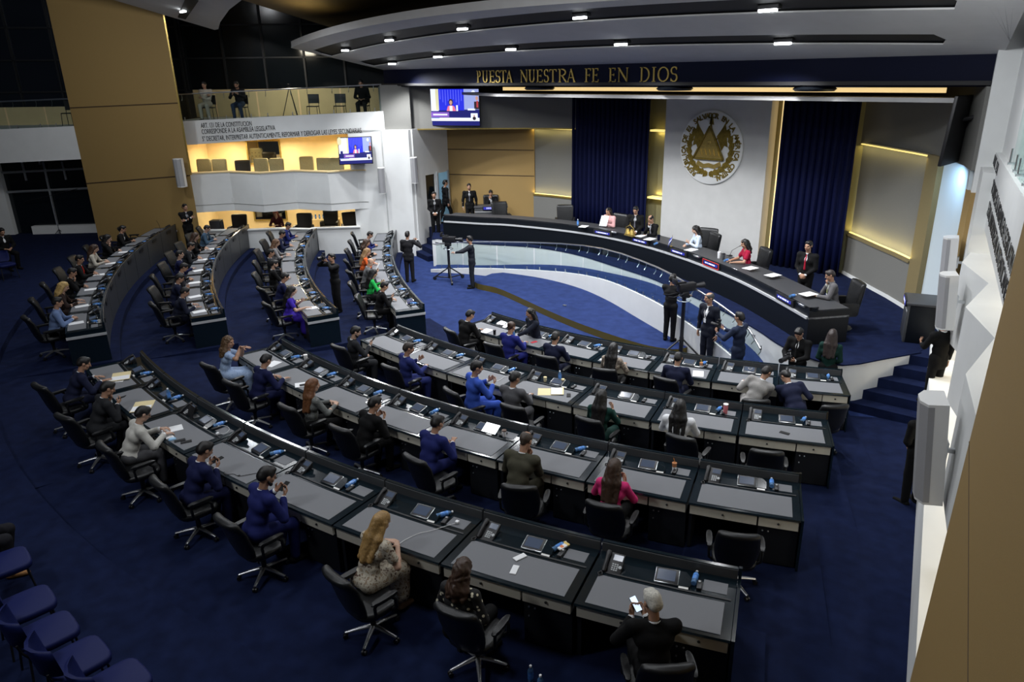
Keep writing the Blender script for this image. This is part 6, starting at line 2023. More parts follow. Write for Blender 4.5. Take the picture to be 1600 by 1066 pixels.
tripod_camera('rolling pedestal television camera by the left end of the ramp', (-6.24, -10.92) + (0,), rad(-60), 1.42)
tripod_camera('tall stand television camera at the right tip of the low stage step', (3.51, -11.53) + (0,), rad(-25), 1.75)
def hand_camera(label, inf, tele=False, up=False):
    p, d, n_ = inf['r']
    q, d2, n2 = inf['l']
    c = (p + q) / 2
    f_ = inf['h'][1]
    t = thing('photo_camera', label, 'camera', tuple(c + uz * .04), math.atan2(-f_.x, f_.y))
    MB().rbox((0, .02, .02), (.15, .08, .10), .015).rbox((0, .02, .085), (.06, .06, .04), .01).build('camera_body', M['black'], t)
    l_ = .26 if tele else .12
    MB().lathe([(.035, 0), (.04, .05), (.045, l_ * .6), (.05, l_)], 14, T=Matrix.Translation((0, .06, .02)) @ Matrix.Rotation(rad(-90), 4, 'X')).build('lens', M['black'], t)
    MB().rbox((0, -.01, .14), (.05, .08, .05), .01).build('flash' if not up else 'monitor', M['black'], t)
    return t
hand_camera('black photo camera held to the eye between the left rows', S_['photo2'])
hand_camera('black camera with a long telephoto lens held by the stage front', S_['photog'], True)
hand_camera('small black film camera on a hand grip by the ramp', S_['stabil'], False, True)

# boom stand, tripods and chairs at the far left
bp = Vector((-21.08, -18.87) + (.64,))
t = thing('boom_stand', 'black boom stand with a long slanted arm before the left window', 'stand', tuple(bp))
for k in range(3):
    a_ = 2 * math.pi * k / 3
    MB().tube([(0, 0, .35), (.3 * math.cos(a_), .3 * math.sin(a_), .01)], .012, 6).build('leg', M['black'], t)
MB().tube([(0, 0, .05), (0, 0, 1.75)], .016, 8).build('pole', M['steel'], t)
MB().tube([(.9, .75, 1.95), (0, 0, 1.7), (-.9, -.75, 1.45)], .014, 8).build('boom', M['black'], t)
VC = 'navy visitor chairs at the hall\'s back left'
for i, (x, y) in enumerate((((-23.79, -18.86), 0), ((-14.32, -21.91), 0))):
    first_or_dup(P_VISIT, ['navy visitor chair before the left dark window', 'navy visitor chair under the man at the far left edge'][i], (x[0], x[1], .64 if i == 0 else .8), rad(-60 - 15 * i), VC)
VB = 'navy visitor chairs at the lower left corner'
for i, (px, lb) in enumerate((((3.34, -25.23), 'navy vinyl visitor chair under the person with tan shoes, lower left'), ((4.36, -25.22), 'navy vinyl visitor chair second from the left in the corner row'), ((5.01, -25.17), 'navy vinyl visitor chair in the middle of the corner row'), ((5.64, -25.06), 'navy vinyl visitor chair second from the right in the corner row'), ((6.25, -24.89), 'navy vinyl visitor chair at the right end of the corner row'))):
    first_or_dup(P_VISIT, lb, (px[0], px[1], .8), math.atan2(px[0], -px[1]) - .15, VB)

# small desk by the tan wall and black lectern desk at the right of the stage
def small_desk(label, loc, rz, wd=1.25, lit=True, h=.86):
    t = thing('console_desk', label, 'desk', loc, rz)
    MB().rbox((0, .28, h / 2), (wd, .05, h), .01).build('front_panel', M['deskfront'], t)
    for s in (-1, 1):
        MB().rbox((s * (wd / 2 - .03), 0, h / 2), (.05, .56, h), .01).build('side_panel', M['podium'], t)
    MB().rbox((0, 0, h), (wd + .04, .66, .05), .01).build('worktop', M['podtop'], t)
    MB().box((0, .31, h - .17), (wd, .01, .025)).build('silver_band', M['silver'], t)
    nd = MB().rbox((0, .33, h - .03), (.62, .04, .14), .005).build('name_display', M['black'], t)
    MB().box((0, .352, h - .03), (.56, .004, .10)).build('lit_panel', M['plate'], nd)
    mb = MB()
    for j in range(2):
        for k in range(9):
            mb.box((-.16 + .04 * k, .355, h - .01 - .035 * j), (.026, .003, .014))
    mb.build('lettering', M['plateletter'], nd)
    return t
dk = (-7.53, -7.22)
rz0 = face(dk, camdir(dk, 0))[0]
small_desk('small dark desk with a blue lit name display before the tan wall', (-8.72 - .66 * math.sin(rz0), -6.72 + .66 * math.cos(rz0), 1.0), rz0)
dk2 = (8.18, -9.38)
small_desk('black desk with a blue lit name display at the right of the stage', (8.05, -9.2, 1.0), rad(112), .85)
MB().rbox((0, 0, .02), (.10, .08, .04), .01).build('floor_socket', M['steel'], None, loc=(-0.99, -10.85) + (.19,), label='small metal floor socket in the blue carpet of the stage step', cat='socket')

# ------------------------------------------------------------------ booths: sofas, pictures
def make_sofa_chair():
    t = thing('tufted_armchair', 'x', 'chair')
    mb = MB()
    loft(mb, [ring(0, -.02, z, wx, wy, 18, 5) for z, wx, wy in ((.05, .58, .56), (.40, .62, .60), (.44, .60, .58))])
    mb.build('seat', M['sofa'], t, 50)
    mb = MB()
    loft(mb, [ring(0, -.27 - .1 * max(0, z - .45), z, w_, .15, 18, 5, .05) for z, w_ in ((.3, .50), (.6, .54), (.95, .55), (1.06, .54), (1.09, .47))])
    bk = mb.build('backrest', M['sofa'], t, 50)
    for i in range(3):
        for j in range(3):
            x, z = -.15 + .15 * i, .62 + .15 * j
            MB().lathe([(.0, -.01), (.018, -.006), (.02, .002), (.0, .010)], 8, T=Matrix.Translation((x, -.27 - .1 * (z - .45) - .078 + .05 * (2 * x / .66) ** 2, z)) @ Matrix.Rotation(rad(90), 4, 'X')).build('button', M['rubber'], bk)
    return t
P_SOFA = make_sofa_chair()
rb = math.atan2(-.731, -.682)
SG = 'olive tufted armchairs in the upper white booth'
for i, (u, d, lb) in enumerate(((-6.75, -.75, 'olive tufted armchair leftmost in the upper booth'), (-6.15, -.70, 'olive tufted armchair beside the leftmost one in the upper booth'), (-4.55, -.65, 'olive tufted armchair below the left side of upper booth picture'), (-3.95, -.60, 'olive tufted armchair below the right side of upper booth picture'), (-2.95, -1.15, 'tall olive tufted armchair behind the parapet\'s middle peak'), (-2.15, -.60, 'olive tufted armchair left of the pair near the wall screen'), (-1.65, -.55, 'olive tufted armchair nearest the smaller wall screen'))):
    first_or_dup(P_SOFA, lb, tuple(lw(u, d, 2.60)), rb, SG)
def booth_chair(label, u, d, z, rz):
    return first_or_dup(P_TUFT, label, tuple(lw(u, d, z)), rz, 'dark leather chairs in the white booths')
booth_chair('dark leather chair in the upper booth, standing alone left of the picture', -5.45, -1.2, 2.46, rb)
booth_chair('dark leather chair in the lower booth, behind the left third row\'s end', -5.75, -.8, .42, rb)
booth_chair('dark leather chair in the lower booth beside the red-haired person', -3.2, -.8, .42, rb)
booth_chair('dark leather chair in the lower booth below the framed mirror', -2.35, -1.6, .42, rb)
booth_chair('dark leather chair at the right end of the lower booth', -1.35, -.9, .42, rb + .3)
T = LM()
def picture(label, u0, u1, z0, z1, d, dark):
    t = thing('framed_picture', label, 'picture', tuple(lw((u0 + u1) / 2, d, z0)))
    o = -Vector(lw((u0 + u1) / 2, d, z0))
    Tm = Matrix.Translation(o) @ T
    mb = MB()
    for (a_, b_, c_, e_) in ((u0, u1, z0 - .06, z0), (u0, u1, z1, z1 + .06), (u0 - .06, u0, z0 - .06, z1 + .06), (u1, u1 + .06, z0 - .06, z1 + .06)):
        mb.box(((a_ + b_) / 2, d + .03, (c_ + e_) / 2), (b_ - a_, .06, e_ - c_), T=Tm)
    mb.build('frame', M['gold'], t, 0)
    MB().box(((u0 + u1) / 2, d + .015, (z0 + z1) / 2), (u1 - u0, .02, z1 - z0), T=Tm).build('canvas', dark, t, 0)
    mb = MB()
    r_ = random.Random(int(u0 * 100))
    return t, Tm, mb, r_
mirror = mat('mirror glass', (.55, .55, .52), .05, metal=1)
picture('gold framed mirror on the cream back wall of the upper booth', -5.75, -4.47, 3.3, 4.15, -3.2, mirror)
picture('gold framed mirror on the cream back wall of the lower booth', -5.83, -4.55, .95, 1.75, -3.2, mirror)
t = thing('side_table', 'cream side table with water bottles in the lower booth', 'table', tuple(lw(-2.9, -2.6, .4)))
TBR = Matrix(((.682, .731, 0, 0), (.731, -.682, 0, 0), (0, 0, 1, 0), (0, 0, 0, 1)))
MB().rbox((0, 0, .62), (1.5, .45, .05), .01, T=TBR).build('table_top', M['cream'], t)
for s in (-1, 1):
    MB().box((s * .7, 0, .3), (.05, .4, .6), T=TBR).build('leg', M['cream'], t)
for k in range(4):
    first_or_dup(P_BOTTLE, ['water bottle standing on the lower booth table, leftmost', 'water bottle standing on the lower booth table, second', 'water bottle standing on the lower booth table, third', 'water bottle standing on the lower booth table, rightmost'][k], tuple(lw(-3.3 + .16 * k, -2.55, 1.045)), 0, 'bottles on the lower booth table')
spk = thing('floor_speaker', 'black box loudspeaker at the left end of the lower booth', 'loudspeaker', tuple(lw(-6.3, -.15, .4)))
MB().rbox((0, 0, .55), (.4, .4, 1.1), .02, T=Matrix.Rotation(rad(47), 4, 'Z')).build('cabinet', M['black'], spk)
MB().rbox((.15, -.15, .55), (.36, .03, 1.0), .01, T=Matrix.Rotation(rad(47), 4, 'Z')).build('grille', M['rubber'], spk)

# gallery furniture
def make_gchair():
    t = thing('gallery_chair', 'x', 'chair')
    loft_ = MB()
    loft(loft_, [ring(0, 0, z, .44, .42, 14, 4) for z in (.43, .46)])
    loft_.build('seat', M['black'], t, 40)
    b_ = MB()
    loft(b_, [ring(0, -.22 - .1 * (z - .5), z, .42, .03, 14, 4, .03) for z in (.55, .6, .85, .88)])
    b_.build('backrest', M['black'], t, 40)
    for sx in (-1, 1):
        for sy in (-1, 1):
            MB().tube([(sx * .18, sy * .17, .44), (sx * .2, sy * .2, 0)], .012, 6).build('leg', M['black'], t)
        MB().tube([(sx * .18, -.17, .44), (sx * .18, -.26, .85)], .012, 6).build('back_post', M['black'], t)
    return t
P_GC = make_gchair()
for u, lb in ((-6.2, 'black gallery chair under the person in cream shirt'), (-5.0, 'black gallery chair under the bearded person with a phone'), (-2.35, 'empty black gallery chair beside the tripod'), (-1.35, 'empty black gallery chair second from the right end'), (-.45, 'black gallery chair at the right end of left gallery')):
    first_or_dup(P_GC, lb, tuple(lw(u, -.95, 5.12)), rb, 'black chairs on the left gallery')
t = thing('tripod', 'black empty camera tripod on the left gallery', 'tripod', tuple(lw(-3.1, -.8, 5.12)))
for k in range(3):
    a_ = 2 * math.pi * k / 3
    MB().tube([(0, 0, 1.15), (.38 * math.cos(a_), .38 * math.sin(a_), 0)], .015, 6).build('leg', M['black'], t)
MB().rbox((0, 0, 1.2), (.1, .12, .1), .02).build('head', M['black'], t)
gl = T2 @ Vector((b1[0] - .55, -1.0, 0))
first_or_dup(P_GC, 'empty black gallery chair left of the tall tan pillar', (gl.x, gl.y, zt), rb, 'black chairs on the left gallery')

# ------------------------------------------------------------------ small things on the desks and in the hands
def make_paper(name, wd, ht, m, n=1):
    mb = MB()
    for k in range(n):
        mb.box((.004 * k, .003 * k, .002 + .003 * k), (wd, ht, .002), T=Matrix.Rotation(.05 * k, 4, 'Z'))
    return mb.mesh(name, m, 0)
ME_PAPER = make_paper('sheet_of_paper', .21, .297, M['paper'], 1)
ME_FOLDER = None
def on(bk, i, x, y, da=0, dz=DZ):
    q, az = spot(bk, i, x, y, dz)
    return tuple(q), az + da
def paper(bk, i, x, y, rot_, label):
    q, a_ = on(bk, i, x, y, rot_)
    obj('sheet_of_paper', ME_PAPER, None, q, a_, label, 'paper', 'white sheets of paper on the desks')
def folder(bk, i, x, y, rot_, label, open_=True):
    q, a_ = on(bk, i, x, y, rot_)
    t = thing('manila_folder', label, 'folder', q, a_)
    MB().box((-.12, 0, .002), (.235, .31, .003)).build('cover', M['manila'], t, 0)
    MB().box((.12, 0, .004), (.235, .31, .003), T=Matrix.Rotation(rad(-4), 4, 'Y')).build('cover', M['manila'], t, 0)
    MB().box((.11, 0, .018), (.21, .29, .004)).build('paper', M['paper'], t, 0)
def make_smartphone(name, lit, case):
    t = thing(name, 'x', 'phone')
    MB().rbox((0, 0, .005), (.075, .155, .009), .004).build('body', case, t)
    MB().box((0, 0, .0103), (.068, .146, .001)).build('screen', lit, t)
    return t
P_SP = make_smartphone('smartphone', M['rubber'], M['black'])
P_SPL = make_smartphone('smartphone', M['phonescreen'], M['black'])
P_SPW = make_smartphone('smartphone', M['paper'], M['paper'])
def lay(proto, bk, i, x, y, rot_, label, group, dz=DZ):
    q, a_ = on(bk, i, x, y, rot_, dz)
    return first_or_dup(proto, label, q, a_, group)
def held(proto, inf, label, hand='r'):
    """a phone held between the hands, screen towards the face"""
    p = (inf['l'][0] + inf['r'][0]) / 2 if hand == 'b' else inf[hand][0] + inf[hand][1] * .02
    f_ = inf['h'][1]
    n_ = (inf['h'][0] - p).normalized()
    u_ = (uz - n_ * n_.z).normalized()
    r_ = u_.cross(n_)
    o = first_or_dup(proto, label, (0, 0, 0), 0, 'phones held in hands')
    o.rotation_mode = 'QUATERNION'
    o.rotation_quaternion = Matrix(((r_.x, u_.x, n_.x), (r_.y, u_.y, n_.y), (r_.z, u_.z, n_.z))).to_quaternion()
    o.location = p + u_ * .03
    return o
def make_cup():
    t = thing('coffee_cup', 'x', 'cup')
    MB().lathe([(.03, .0), (.068, .006), (.072, .012), (.066, .012), (.03, .006)], 18).build('saucer', M['china'], t)
    MB().lathe([(.022, .008), (.034, .03), (.040, .062), (.036, .062), (.031, .03), (.018, .014)], 16).build('cup', M['china'], t)
    MB().lathe([(.0, .05), (.036, .052), (.0, .054)], 14).build('coffee', M['coffee'], t)
    MB().tube([(.036, 0, .052), (.056, 0, .048), (.056, 0, .028), (.034, 0, .024)], .005, 6).build('handle', M['china'], t)
    return t
P_CUP = make_cup()
def make_tumbler(name, m, h=.16, r=.036, lidm=None):
    t = thing(name, 'x', 'cup')
    MB().lathe([(r * .75, 0), (r * .85, .01), (r, h), (r * .9, h), (r * .7, .02)], 16).build('cup', m, t)
    MB().lathe([(r * 1.05, h - .004), (r * 1.05, h + .012), (r * .6, h + .018)], 16).build('lid', lidm or M['black'], t)
    return t

# water bottles that stand or lie apart from the usual place
first_or_dup(P_BOTTLE, 'blue water bottle standing before the man in charcoal, nearest row', *on('ND', 1, .25, .70, 0, .76), 'standing water bottles')
first_or_dup(P_BOTTLE, 'blue water bottle standing behind the grey-jacketed man\'s folder', *on('NB', 3, .02, .84, 0, .76), 'standing water bottles')
for k, (px, lb) in enumerate((((8.56, -21.76), 'water bottle on the floor under the nearest row, left of the pair'), ((8.72, -21.78), 'water bottle on the floor under the nearest row, right of the pair'))):
    first_or_dup(P_BOTTLE, lb, (px[0], px[1], .64), 0, 'water bottles on the floor')
q = S_['reach']['l'][0]
first_or_dup(P_BOTTLE, 'blue water bottle held out by the curly-haired person in navy', (q.x, q.y, q.z - .1), 0, 'standing water bottles')

# papers and folders
for a_ in (('ND', 0, .22, .30, -.5, 'white sheet beside the manila folder of the nearest row\'s left end'), ('ND', 2, -.14, .26, -.3, 'white sheet before the man in the white blazer'), ('NC', 0, .30, .32, .4, 'white sheet before the curly-haired woman in pale blue'), ('NC', 1, .28, .20, -.5, 'white sheet under a phone beside the hunched navy suit'), ('NA', 0, .08, .16, .2, 'white sheet the front row\'s left-end man writes on'), ('NA', 3, -.36, .24, -.4, 'white folder page left of the woman in beige'),
           ('NA', 4, .32, .26, .2, 'white slip right of the fifth front-row man'), ('LD', 4, .05, .25, .2, 'white sheet before the man with the red tie'), ('LD', 5, .15, .3, .1, 'white sheet before the man with chin on fist, left rear row'), ('LD', 6, .22, .25, .2, 'white sheet before the blonde woman, left rear row'), ('LC', 7, .28, .24, .15, 'bright white sheet at the near end of left third row'), ('LC', 6, .26, .25, .3, 'white sheet before the dark blue suit, left third row'),
           ('LC', 5, .2, .25, .1, 'white sheet before the bowed man, left third row'), ('LC', 3, .2, .25, .1, 'white sheet before the grey suit, left third row'), ('LC', 4, .2, .3, .4, 'white sheet before the man looking at the stage, left third row'), ('LC', 2, .1, .25, .2, 'white sheet before the curly-haired woman in black'), ('LB', 6, .05, .28, .1, 'white sheet before the woman in purple'), ('LD', 7, .12, .2, .1, 'white sheet before the man in the light blue blazer'), ('LD', 3, .2, .3, .2, 'white sheet before the woman in the cream jacket'), ('LD', 2, .2, .3, .1, 'white sheet before the dark-haired woman, left rear row')):
    paper(*a_)
folder('ND', 0, .10, .42, -.3, 'manila folder by the stretched hand, nearest row\'s left end')
folder('ND', 1, .22, .28, -.5, 'open manila folder with papers before the charcoal suit, nearest row')
folder('NB', 3, .12, .32, .5, 'open manila folder before the grey-jacketed man, second row')
inf = INFO['LA', 4]
p_ = (inf['l'][0] + inf['r'][0]) / 2
o = obj('sheet_of_paper', ME_PAPER, None, tuple(p_ + uz * .08), spot('LA', 4)[1], 'white sheet held up by the bald man in grey', 'paper')
o.rotation_euler[0] = rad(60)

# cups and drinks
P_CUP2 = [('NC', 1, .55, .20, 'white cup and saucer right of the hunched navy suit'), ('NC', 2, .48, .46, 'white coffee cup and saucer between tweed jacket and black suit'), ('NA', 5, .05, .74, 'white coffee cup and saucer before the pale grey suit'), ('LD', 7, .35, .66, 'white cup and saucer before the light blue blazer')]
for bk, i, x, y, lb in P_CUP2:
    q, a_ = on(bk, i, x, y)
    first_or_dup(P_CUP, lb, q, a_ + .5, 'white coffee cups')
def single(t, label, q, rz=0):
    t['label'] = label
    t.location = q
    t.rotation_euler = (0, 0, rz)
    USED.add(t.name)
single(make_tumbler('glass_tumbler', M['china'], .13, .04, M['china']), 'pale tall tumbler behind the woman in pale blue', on('NC', 0, .62, .86, 0, .76)[0])
single(make_tumbler('pink_tumbler', mat('pink enamel', (.75, .22, .25), .35), .17, .042, M['china']), 'pink tumbler with white lid before the woman with white sleeves', on('NB', 5, .42, .72, 0, .76)[0])
single(make_tumbler('black_cup', M['black'], .11, .035), 'black paper cup before the front row\'s left end', on('NA', 0, .42, .10)[0])
single(make_tumbler('takeaway_cup', M['cap'], .10, .036, mat('brown lid', (.10, .05, .03), .5)), 'small white cup with brown lid beside the glowing tablet', on('NC', 4, .42, .68, 0, .76)[0])
def iced(label, q, straw):
    t = thing('iced_drink', label, 'cup', q)
    MB().lathe([(.028, 0), (.030, .05)], 14).build('cup', M['paper'], t)
    MB().lathe([(.031, .05), (.036, .11), (.033, .11)], 14).build('drink', mat('iced coffee', (.45, .20, .09), .2), t)
    MB().tube([(0, 0, .05), (.01, 0, .11), (-.02, 0, .18)], .004, 6).build('straw', straw, t)
iced('iced coffee with orange straw before the woman in pink', on('NC', 6, .36, .78, 0, .76)[0], mat('orange straw', (.8, .3, .05), .4))
iced('pale drink with yellow straw right of the fifth front-row man', on('NA', 4, .30, .62, 0, .76)[0], mat('yellow straw', (.8, .6, .1), .4))
for k, (x, lb) in enumerate(((-.22, 'pale yellow paper cup left of the standing bottle, second row'), (.12, 'pale yellow paper cup right of the standing bottle, second row'))):
    single(make_tumbler('paper_cup', mat('pale yellow paper', (.75, .66, .42), .6), .08, .032, M['manila']), lb, on('NB', 3, x, .70 + .08 * k, 0, .76)[0])

# phones lying and held
lay(P_SPW, 'ND', 6, -.02, .46, -.5, 'white smartphone beside the desk telephone of the polka dot blouse', 'smartphones on the desks', .77)
lay(P_SPW, 'ND', 6, .02, .24, .15, 'white smartphone lying on the mat before the polka dot blouse', 'smartphones on the desks')
lay(P_SP, 'NC', 1, .32, .19, -.4, 'black smartphone lying on a sheet beside the hunched navy suit', 'smartphones on the desks', .772)
lay(P_SP, 'NB', 3, .48, .34, .5, 'black smartphone lying right of the manila folder, second row', 'smartphones on the desks')
lay(P_SP, 'ND', 2, .34, .16, -.35, 'black smartphone lying right of the white blazer\'s keyboard', 'smartphones on the desks')
lay(P_SP, 'ND', 2, .46, .20, -.4, 'dark phone with pale edge, farther right of the white blazer', 'smartphones on the desks')
lay(P_SP, 'NB', 6, .0, .25, 1.2, 'dark slip lying on the mat of the empty second-row seat', 'smartphones on the desks')
held(P_SP, INFO['ND', 3], 'black phone held by the navy suit with the cord, nearest row', 'b')
held(P_SP, INFO['ND', 4], 'black phone held by the bearded man in blue, nearest row', 'b')
held(P_SPL, INFO['ND', 7], 'lit smartphone held by the white-haired person in black', 'b')
held(P_SP, INFO['ND', 1], 'black phone in the right hand of the charcoal suit')
held(P_SP, INFO['NB', 0], 'black phone held at the second row\'s left end')
held(P_SP, INFO['NC', 6], 'dark phone held by the woman in pink', 'b')
held(P_SP, INFO['LA', 6], 'black phone held at the near end of the left front row')
t = single(make_smartphone('smartphone', M['red'], M['red']), 'red phone before the person in royal-blue jacket, front row', *on('NA', 1, .22, .26, -.3))

# keyboard, mouse, glowing tablet, tablet on a stand, snack pack, charger
q, a_ = on('ND', 2, .02, .12, -.15)
t = thing('keyboard', 'small white keyboard under the hands of the white blazer', 'keyboard', q, a_)
MB().rbox((0, 0, .007), (.28, .115, .012), .004).build('case', M['cap'], t)
mb = MB()
for i in range(12):
    for j in range(4):
        mb.box((-.125 + .0228 * i, -.038 + .025 * j, .0145), (.018, .019, .004))
mb.build('keys', M['paper'], t)
q, a_ = on('ND', 2, .22, .10, -.3)
t = thing('computer_mouse', 'pale blue computer mouse beside the small white keyboard', 'mouse', q, a_)
loft_ = MB()
loft(loft_, [ring(0, 0, z, .06 * s_, .11 * s_, 16, 2.2) for z, s_ in ((0, 1), (.014, 1), (.028, .8), (.033, .45))])
loft_.build('shell', mat('pale blue plastic', (.35, .60, .85), .35), t, 70)
MB().tube([(0, .03, .028), (0, .045, .024)], .004, 6).build('wheel', M['key'], t)
q, a_ = on('NC', 4, .16, .70, 0, .775)
t = thing('glowing_tablet', 'brightly glowing white tablet before the royal blue suit, third row', 'tablet', q, a_)
T_ = Matrix.Translation((0, 0, .05)) @ Matrix.Rotation(rad(28), 4, 'X')
MB().rbox((0, 0, 0), (.27, .19, .010), .005, T=T_).rbox((0, .06, -.03), (.10, .02, .06), .004, T=T_).build('case', M['black'], t)
MB().box((0, 0, .0065), (.255, .175, .002), T=T_).build('screen', M['screenwhite'], t)
q, a_ = on('ND', 2, -.32, .66, -.1, .76)
t = thing('tablet_on_stand', 'black tablet standing upright before the man in white blazer', 'tablet', q, a_)
T_ = Matrix.Translation((0, 0, .11)) @ Matrix.Rotation(rad(68), 4, 'X')
MB().rbox((0, 0, 0), (.22, .20, .012), .006, T=T_).build('case', M['black'], t)
MB().rbox((0, .05, .005), (.16, .10, .008), .004).build('stand', M['black'], t)
q, a_ = on('ND', 6, .345, .80, -.4, .79)
t = thing('snack_pack', 'small white and orange snack packet on a microphone unit, nearest row', 'packet', q, a_)
MB().rbox((0, 0, .012), (.10, .13, .022), .009).build('packet', M['paper'], t)
MB().box((0, -.01, .0238), (.08, .04, .001)).build('label_band', mat('orange print', (.75, .22, .06), .5), t)
MB().rbox((.01, .07, .016), (.09, .04, .018), .007).build('torn_top', mat('yellow wrapper', (.75, .55, .16), .5), t)
def charger(label, bk, i, pts):
    q, a_ = on(bk, i, pts[0][0], pts[0][1], 0, .77)
    t = thing('charger_cable', label, 'cable', q, 0)
    MB().rbox((0, 0, .018), (.045, .045, .03), .006, T=Matrix.Rotation(a_, 4, 'Z')).build('plug', M['cap'], t)
    P3 = [spot(bk, i, x, y, .778)[0] - Vector(q) for x, y in pts]
    MB().tube(spline([tuple(p) for p in P3], 5), .0035, 5).build('cable', M['cord'], t)
charger('white charger plug with cable across the blonde woman\'s desk', 'ND', 5, [(.54, .74), (.46, .62), (.36, .46), (.26, .34), (.20, .18), (.18, .05)])
charger('white charger plug with looped cable right of the white blazer', 'ND', 2, [(.60, .62), (.66, .72), (.58, .82), (.44, .84), (.30, .76), (.20, .66)])
charger('white charger plug with cable beside the bright blue suit', 'NB', 2, [(.55, .74), (.47, .62), (.40, .45), (.42, .30), (.38, .12)])
q, a_ = on('ND', 3, .42, .12, 0)
t = thing('charging_cord', 'thin black cord from the navy suit\'s phone across the mat', 'cable', q, 0)
MB().tube(spline([tuple(spot('ND', 3, x, y, .772)[0] - Vector(q)) for x, y in ((.16, .06), (.24, .03), (.32, .10), (.44, .12), (.56, .30))], 6), .004, 5).build('cord', M['black'], t)
MB().rbox((0, 0, .008), (.02, .03, .012), .003).build('connector', M['black'], t)

# ---- on the podium: bell, papers, bottles, flag, microphones
def podpt(px):
    i = min(max(near_index(px), 1), N - 1)
    a, b = Vector((*pf[i - 1], 0)), Vector((*pf[i + 1], 0))
    return math.atan2((b - a).y, (b - a).x)
bell = (-0.91, -7.97)
t = thing('table_bell', 'golden bells on a stand on the podium before the standing person', 'bell', (bell[0], bell[1] + .02, 1.833), podpt(bell))
MB().rbox((0, 0, .02), (.36, .16, .04), .01).build('base', M['gold'], t)
for s in (-1, 1):
    MB().lathe([(.095, .05), (.09, .08), (.06, .16), (.05, .20), (.02, .225)], 16, (s * .09, 0, 0)).build('bell', M['gold'], t)
    MB().tube([(s * .2, 0, .03), (s * .17, 0, .25), (0, 0, .34)], .012, 8).build('arm', M['gold'], t)
MB().tube([(0, 0, .34), (0, 0, .42)], .01, 6).build('finial', M['gold'], t)
def ppaper(px, label, up=False):
    o = obj('sheet_of_paper', ME_PAPER, None, (px[0], px[1], 1.836), podpt(px) + .3, label, 'paper', 'white sheets on the podium')
    o.scale = (1.25, 1.25, 1)
    return o
for px, lb in (((-2.97, -7.77), 'white papers before the pale pink blazer on the podium'), ((-0.66, -7.75), 'white papers before the balding person on the podium'), ((-0.16, -7.93), 'white papers right of the balding person on the podium'), ((1.58, -8.32), 'white papers before the white blouse on the podium'), ((3.86, -9.09), 'white sheet right of the crimson dress on the podium'), ((4.62, -9.35), 'white sheet lying alone on the podium\'s right part'), ((6.0, -10.34), 'white papers before the grey suit on the podium')):
    ppaper(px, lb)
o = ppaper((-2.45, -7.47), 'sheet of paper held up by the pale pink blazer')
o.location = (PO['pink'][0]['l'][0] + uz * .05)
o.rotation_euler[0] = rad(55)
first_or_dup(P_BOTTLE, 'pale water bottle standing left of the pale pink blazer on podium', ((-3.21, -7.79)[0], (-3.21, -7.79)[1], 1.835), 0, 'standing water bottles')
for px, lb in (((0.43, -8.43), 'blue water bottle lying right of the balding person on the podium'), ((3.02, -8.85), 'blue water bottle lying before the crimson dress on the podium'), ((5.85, -10.8), 'blue water bottle lying before the grey suit on the podium')):
    first_or_dup(P_BOTTLE2, lb, (px[0], px[1], 1.835), podpt(px) + .4, 'water bottles lying on the podium')
single(make_tumbler('white_tumbler', M['cap'], .17, .042, M['cap']), 'white tumbler left of the crimson dress on the podium', ((2.7, -8.7)[0], (2.7, -8.7)[1], 1.835))
single(make_tumbler('dark_tumbler', M['deskfront'], .16, .042, M['black']), 'dark tumbler beside the white tumbler on the podium', ((2.87, -8.75)[0], (2.87, -8.75)[1], 1.835))
single(make_tumbler('navy_tumbler', M['fascia'], .16, .045, M['fascia']), 'navy tumbler right of the balding person on the podium', ((0.15, -7.91)[0], (0.15, -7.91)[1], 1.835))
fp = (0.91, -8.34)
t = thing('table_flag', 'small blue and white flag on the podium beside the white blouse', 'flag', (fp[0], fp[1], 1.835))
MB().lathe([(.04, 0), (.04, .012), (.01, .02)], 12).build('base', M['gold'], t)
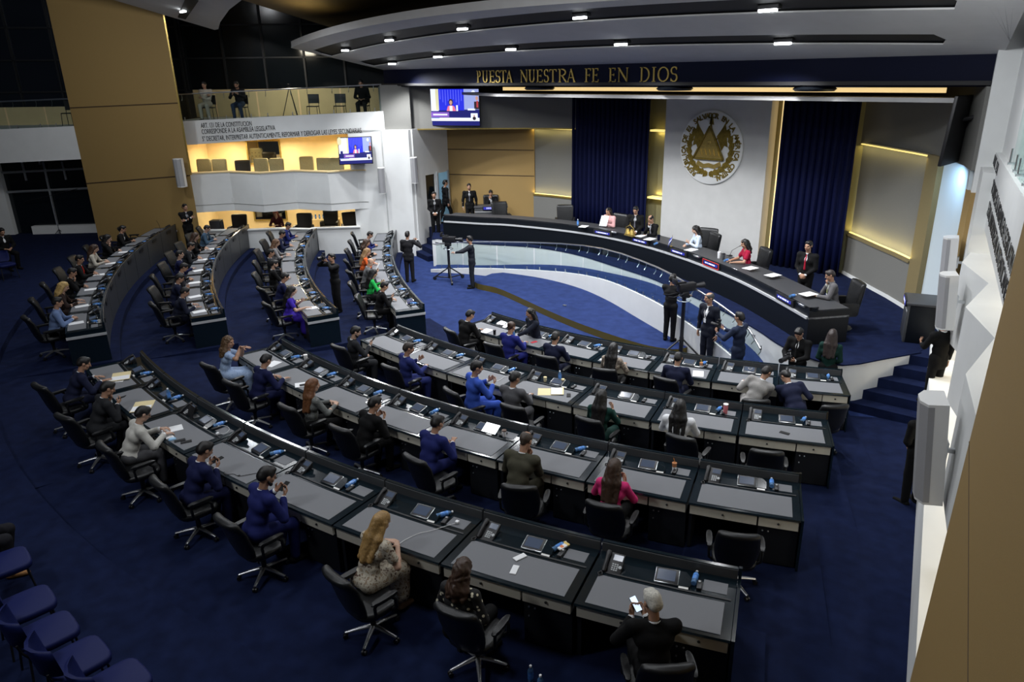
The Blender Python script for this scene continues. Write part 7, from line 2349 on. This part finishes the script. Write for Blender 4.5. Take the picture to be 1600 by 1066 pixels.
MB().tube([(0, 0, .01), (.02, 0, .34)], .004, 6).build('staff', M['gold'], t)
mb = MB()
vs, fs, ms = [], [], []
for i in range(7):
    for j in range(4):
        vs.append((.02 - .022 * i - .008 * j, .02 * math.sin(i * 1.3), .32 - .055 * j - .035 * i))
for i in range(6):
    for j in range(3):
        mb.m.append(1 if j == 1 else 0)
        mb.f.append((4 * i + j, 4 * i + j + 1, 4 * i + 5 + j, 4 * i + 4 + j))
mb.v = vs
o = mb.build('cloth', [mat('flag blue', (.02, .05, .45), .7), M['paper']], t, 60)
o.modifiers.new('thick', 'SOLIDIFY').thickness = .004
for px, lb in (((-1.73, -7.7), 'black tablet console before the pale pink blazer on the podium'), ((2.05, -8.73), 'black tablet console before the white blouse on the podium'), ((3.56, -9.29), 'black tablet console before the crimson dress on the podium'), ((6.22, -11.05), 'black tablet console before the grey suit on the podium')):
    first_or_dup(P_CONS, lb, (px[0], px[1], 1.765), podpt(px) + math.pi, 'consoles on the podium')
mp = (2.78, -8.27)
t = thing('gooseneck_microphone', 'gooseneck microphone before the crimson dress on the podium', 'microphone', (mp[0], mp[1], 1.835), podpt(mp))
MB().rbox((0, 0, .015), (.1, .12, .03), .008).build('base', M['black'], t)
MB().tube([(0, 0, .03), (.02, .05, .16), (.12, .2, .28)], .006, 6).build('neck', M['black'], t)
MB().tube([(.12, .2, .28), (.16, .25, .31)], .012, 8).build('capsule', M['black'], t)
for nm, (bk, i, x, y) in (('long slim microphone', ('LD', 0, .2, .6)),):
    q, a_ = on(bk, i, x, y, 0, .76)
    t = thing('gooseneck_microphone', 'gooseneck microphone at the far end of the left rear row', 'microphone', q, a_)
    MB().rbox((0, 0, .015), (.1, .12, .03), .008).build('base', M['black'], t)
    MB().tube([(0, 0, .03), (0, -.05, .3), (.02, -.1, .45)], .006, 6).build('neck', M['black'], t)

drop_unused([P_CHAIR, P_TUFT, P_VISIT, P_PHONE, P_CONS, P_MIC, P_BOTTLE, P_BOTTLE2, P_SOFA, P_GC, P_SP, P_SPL, P_SPW, P_CUP])
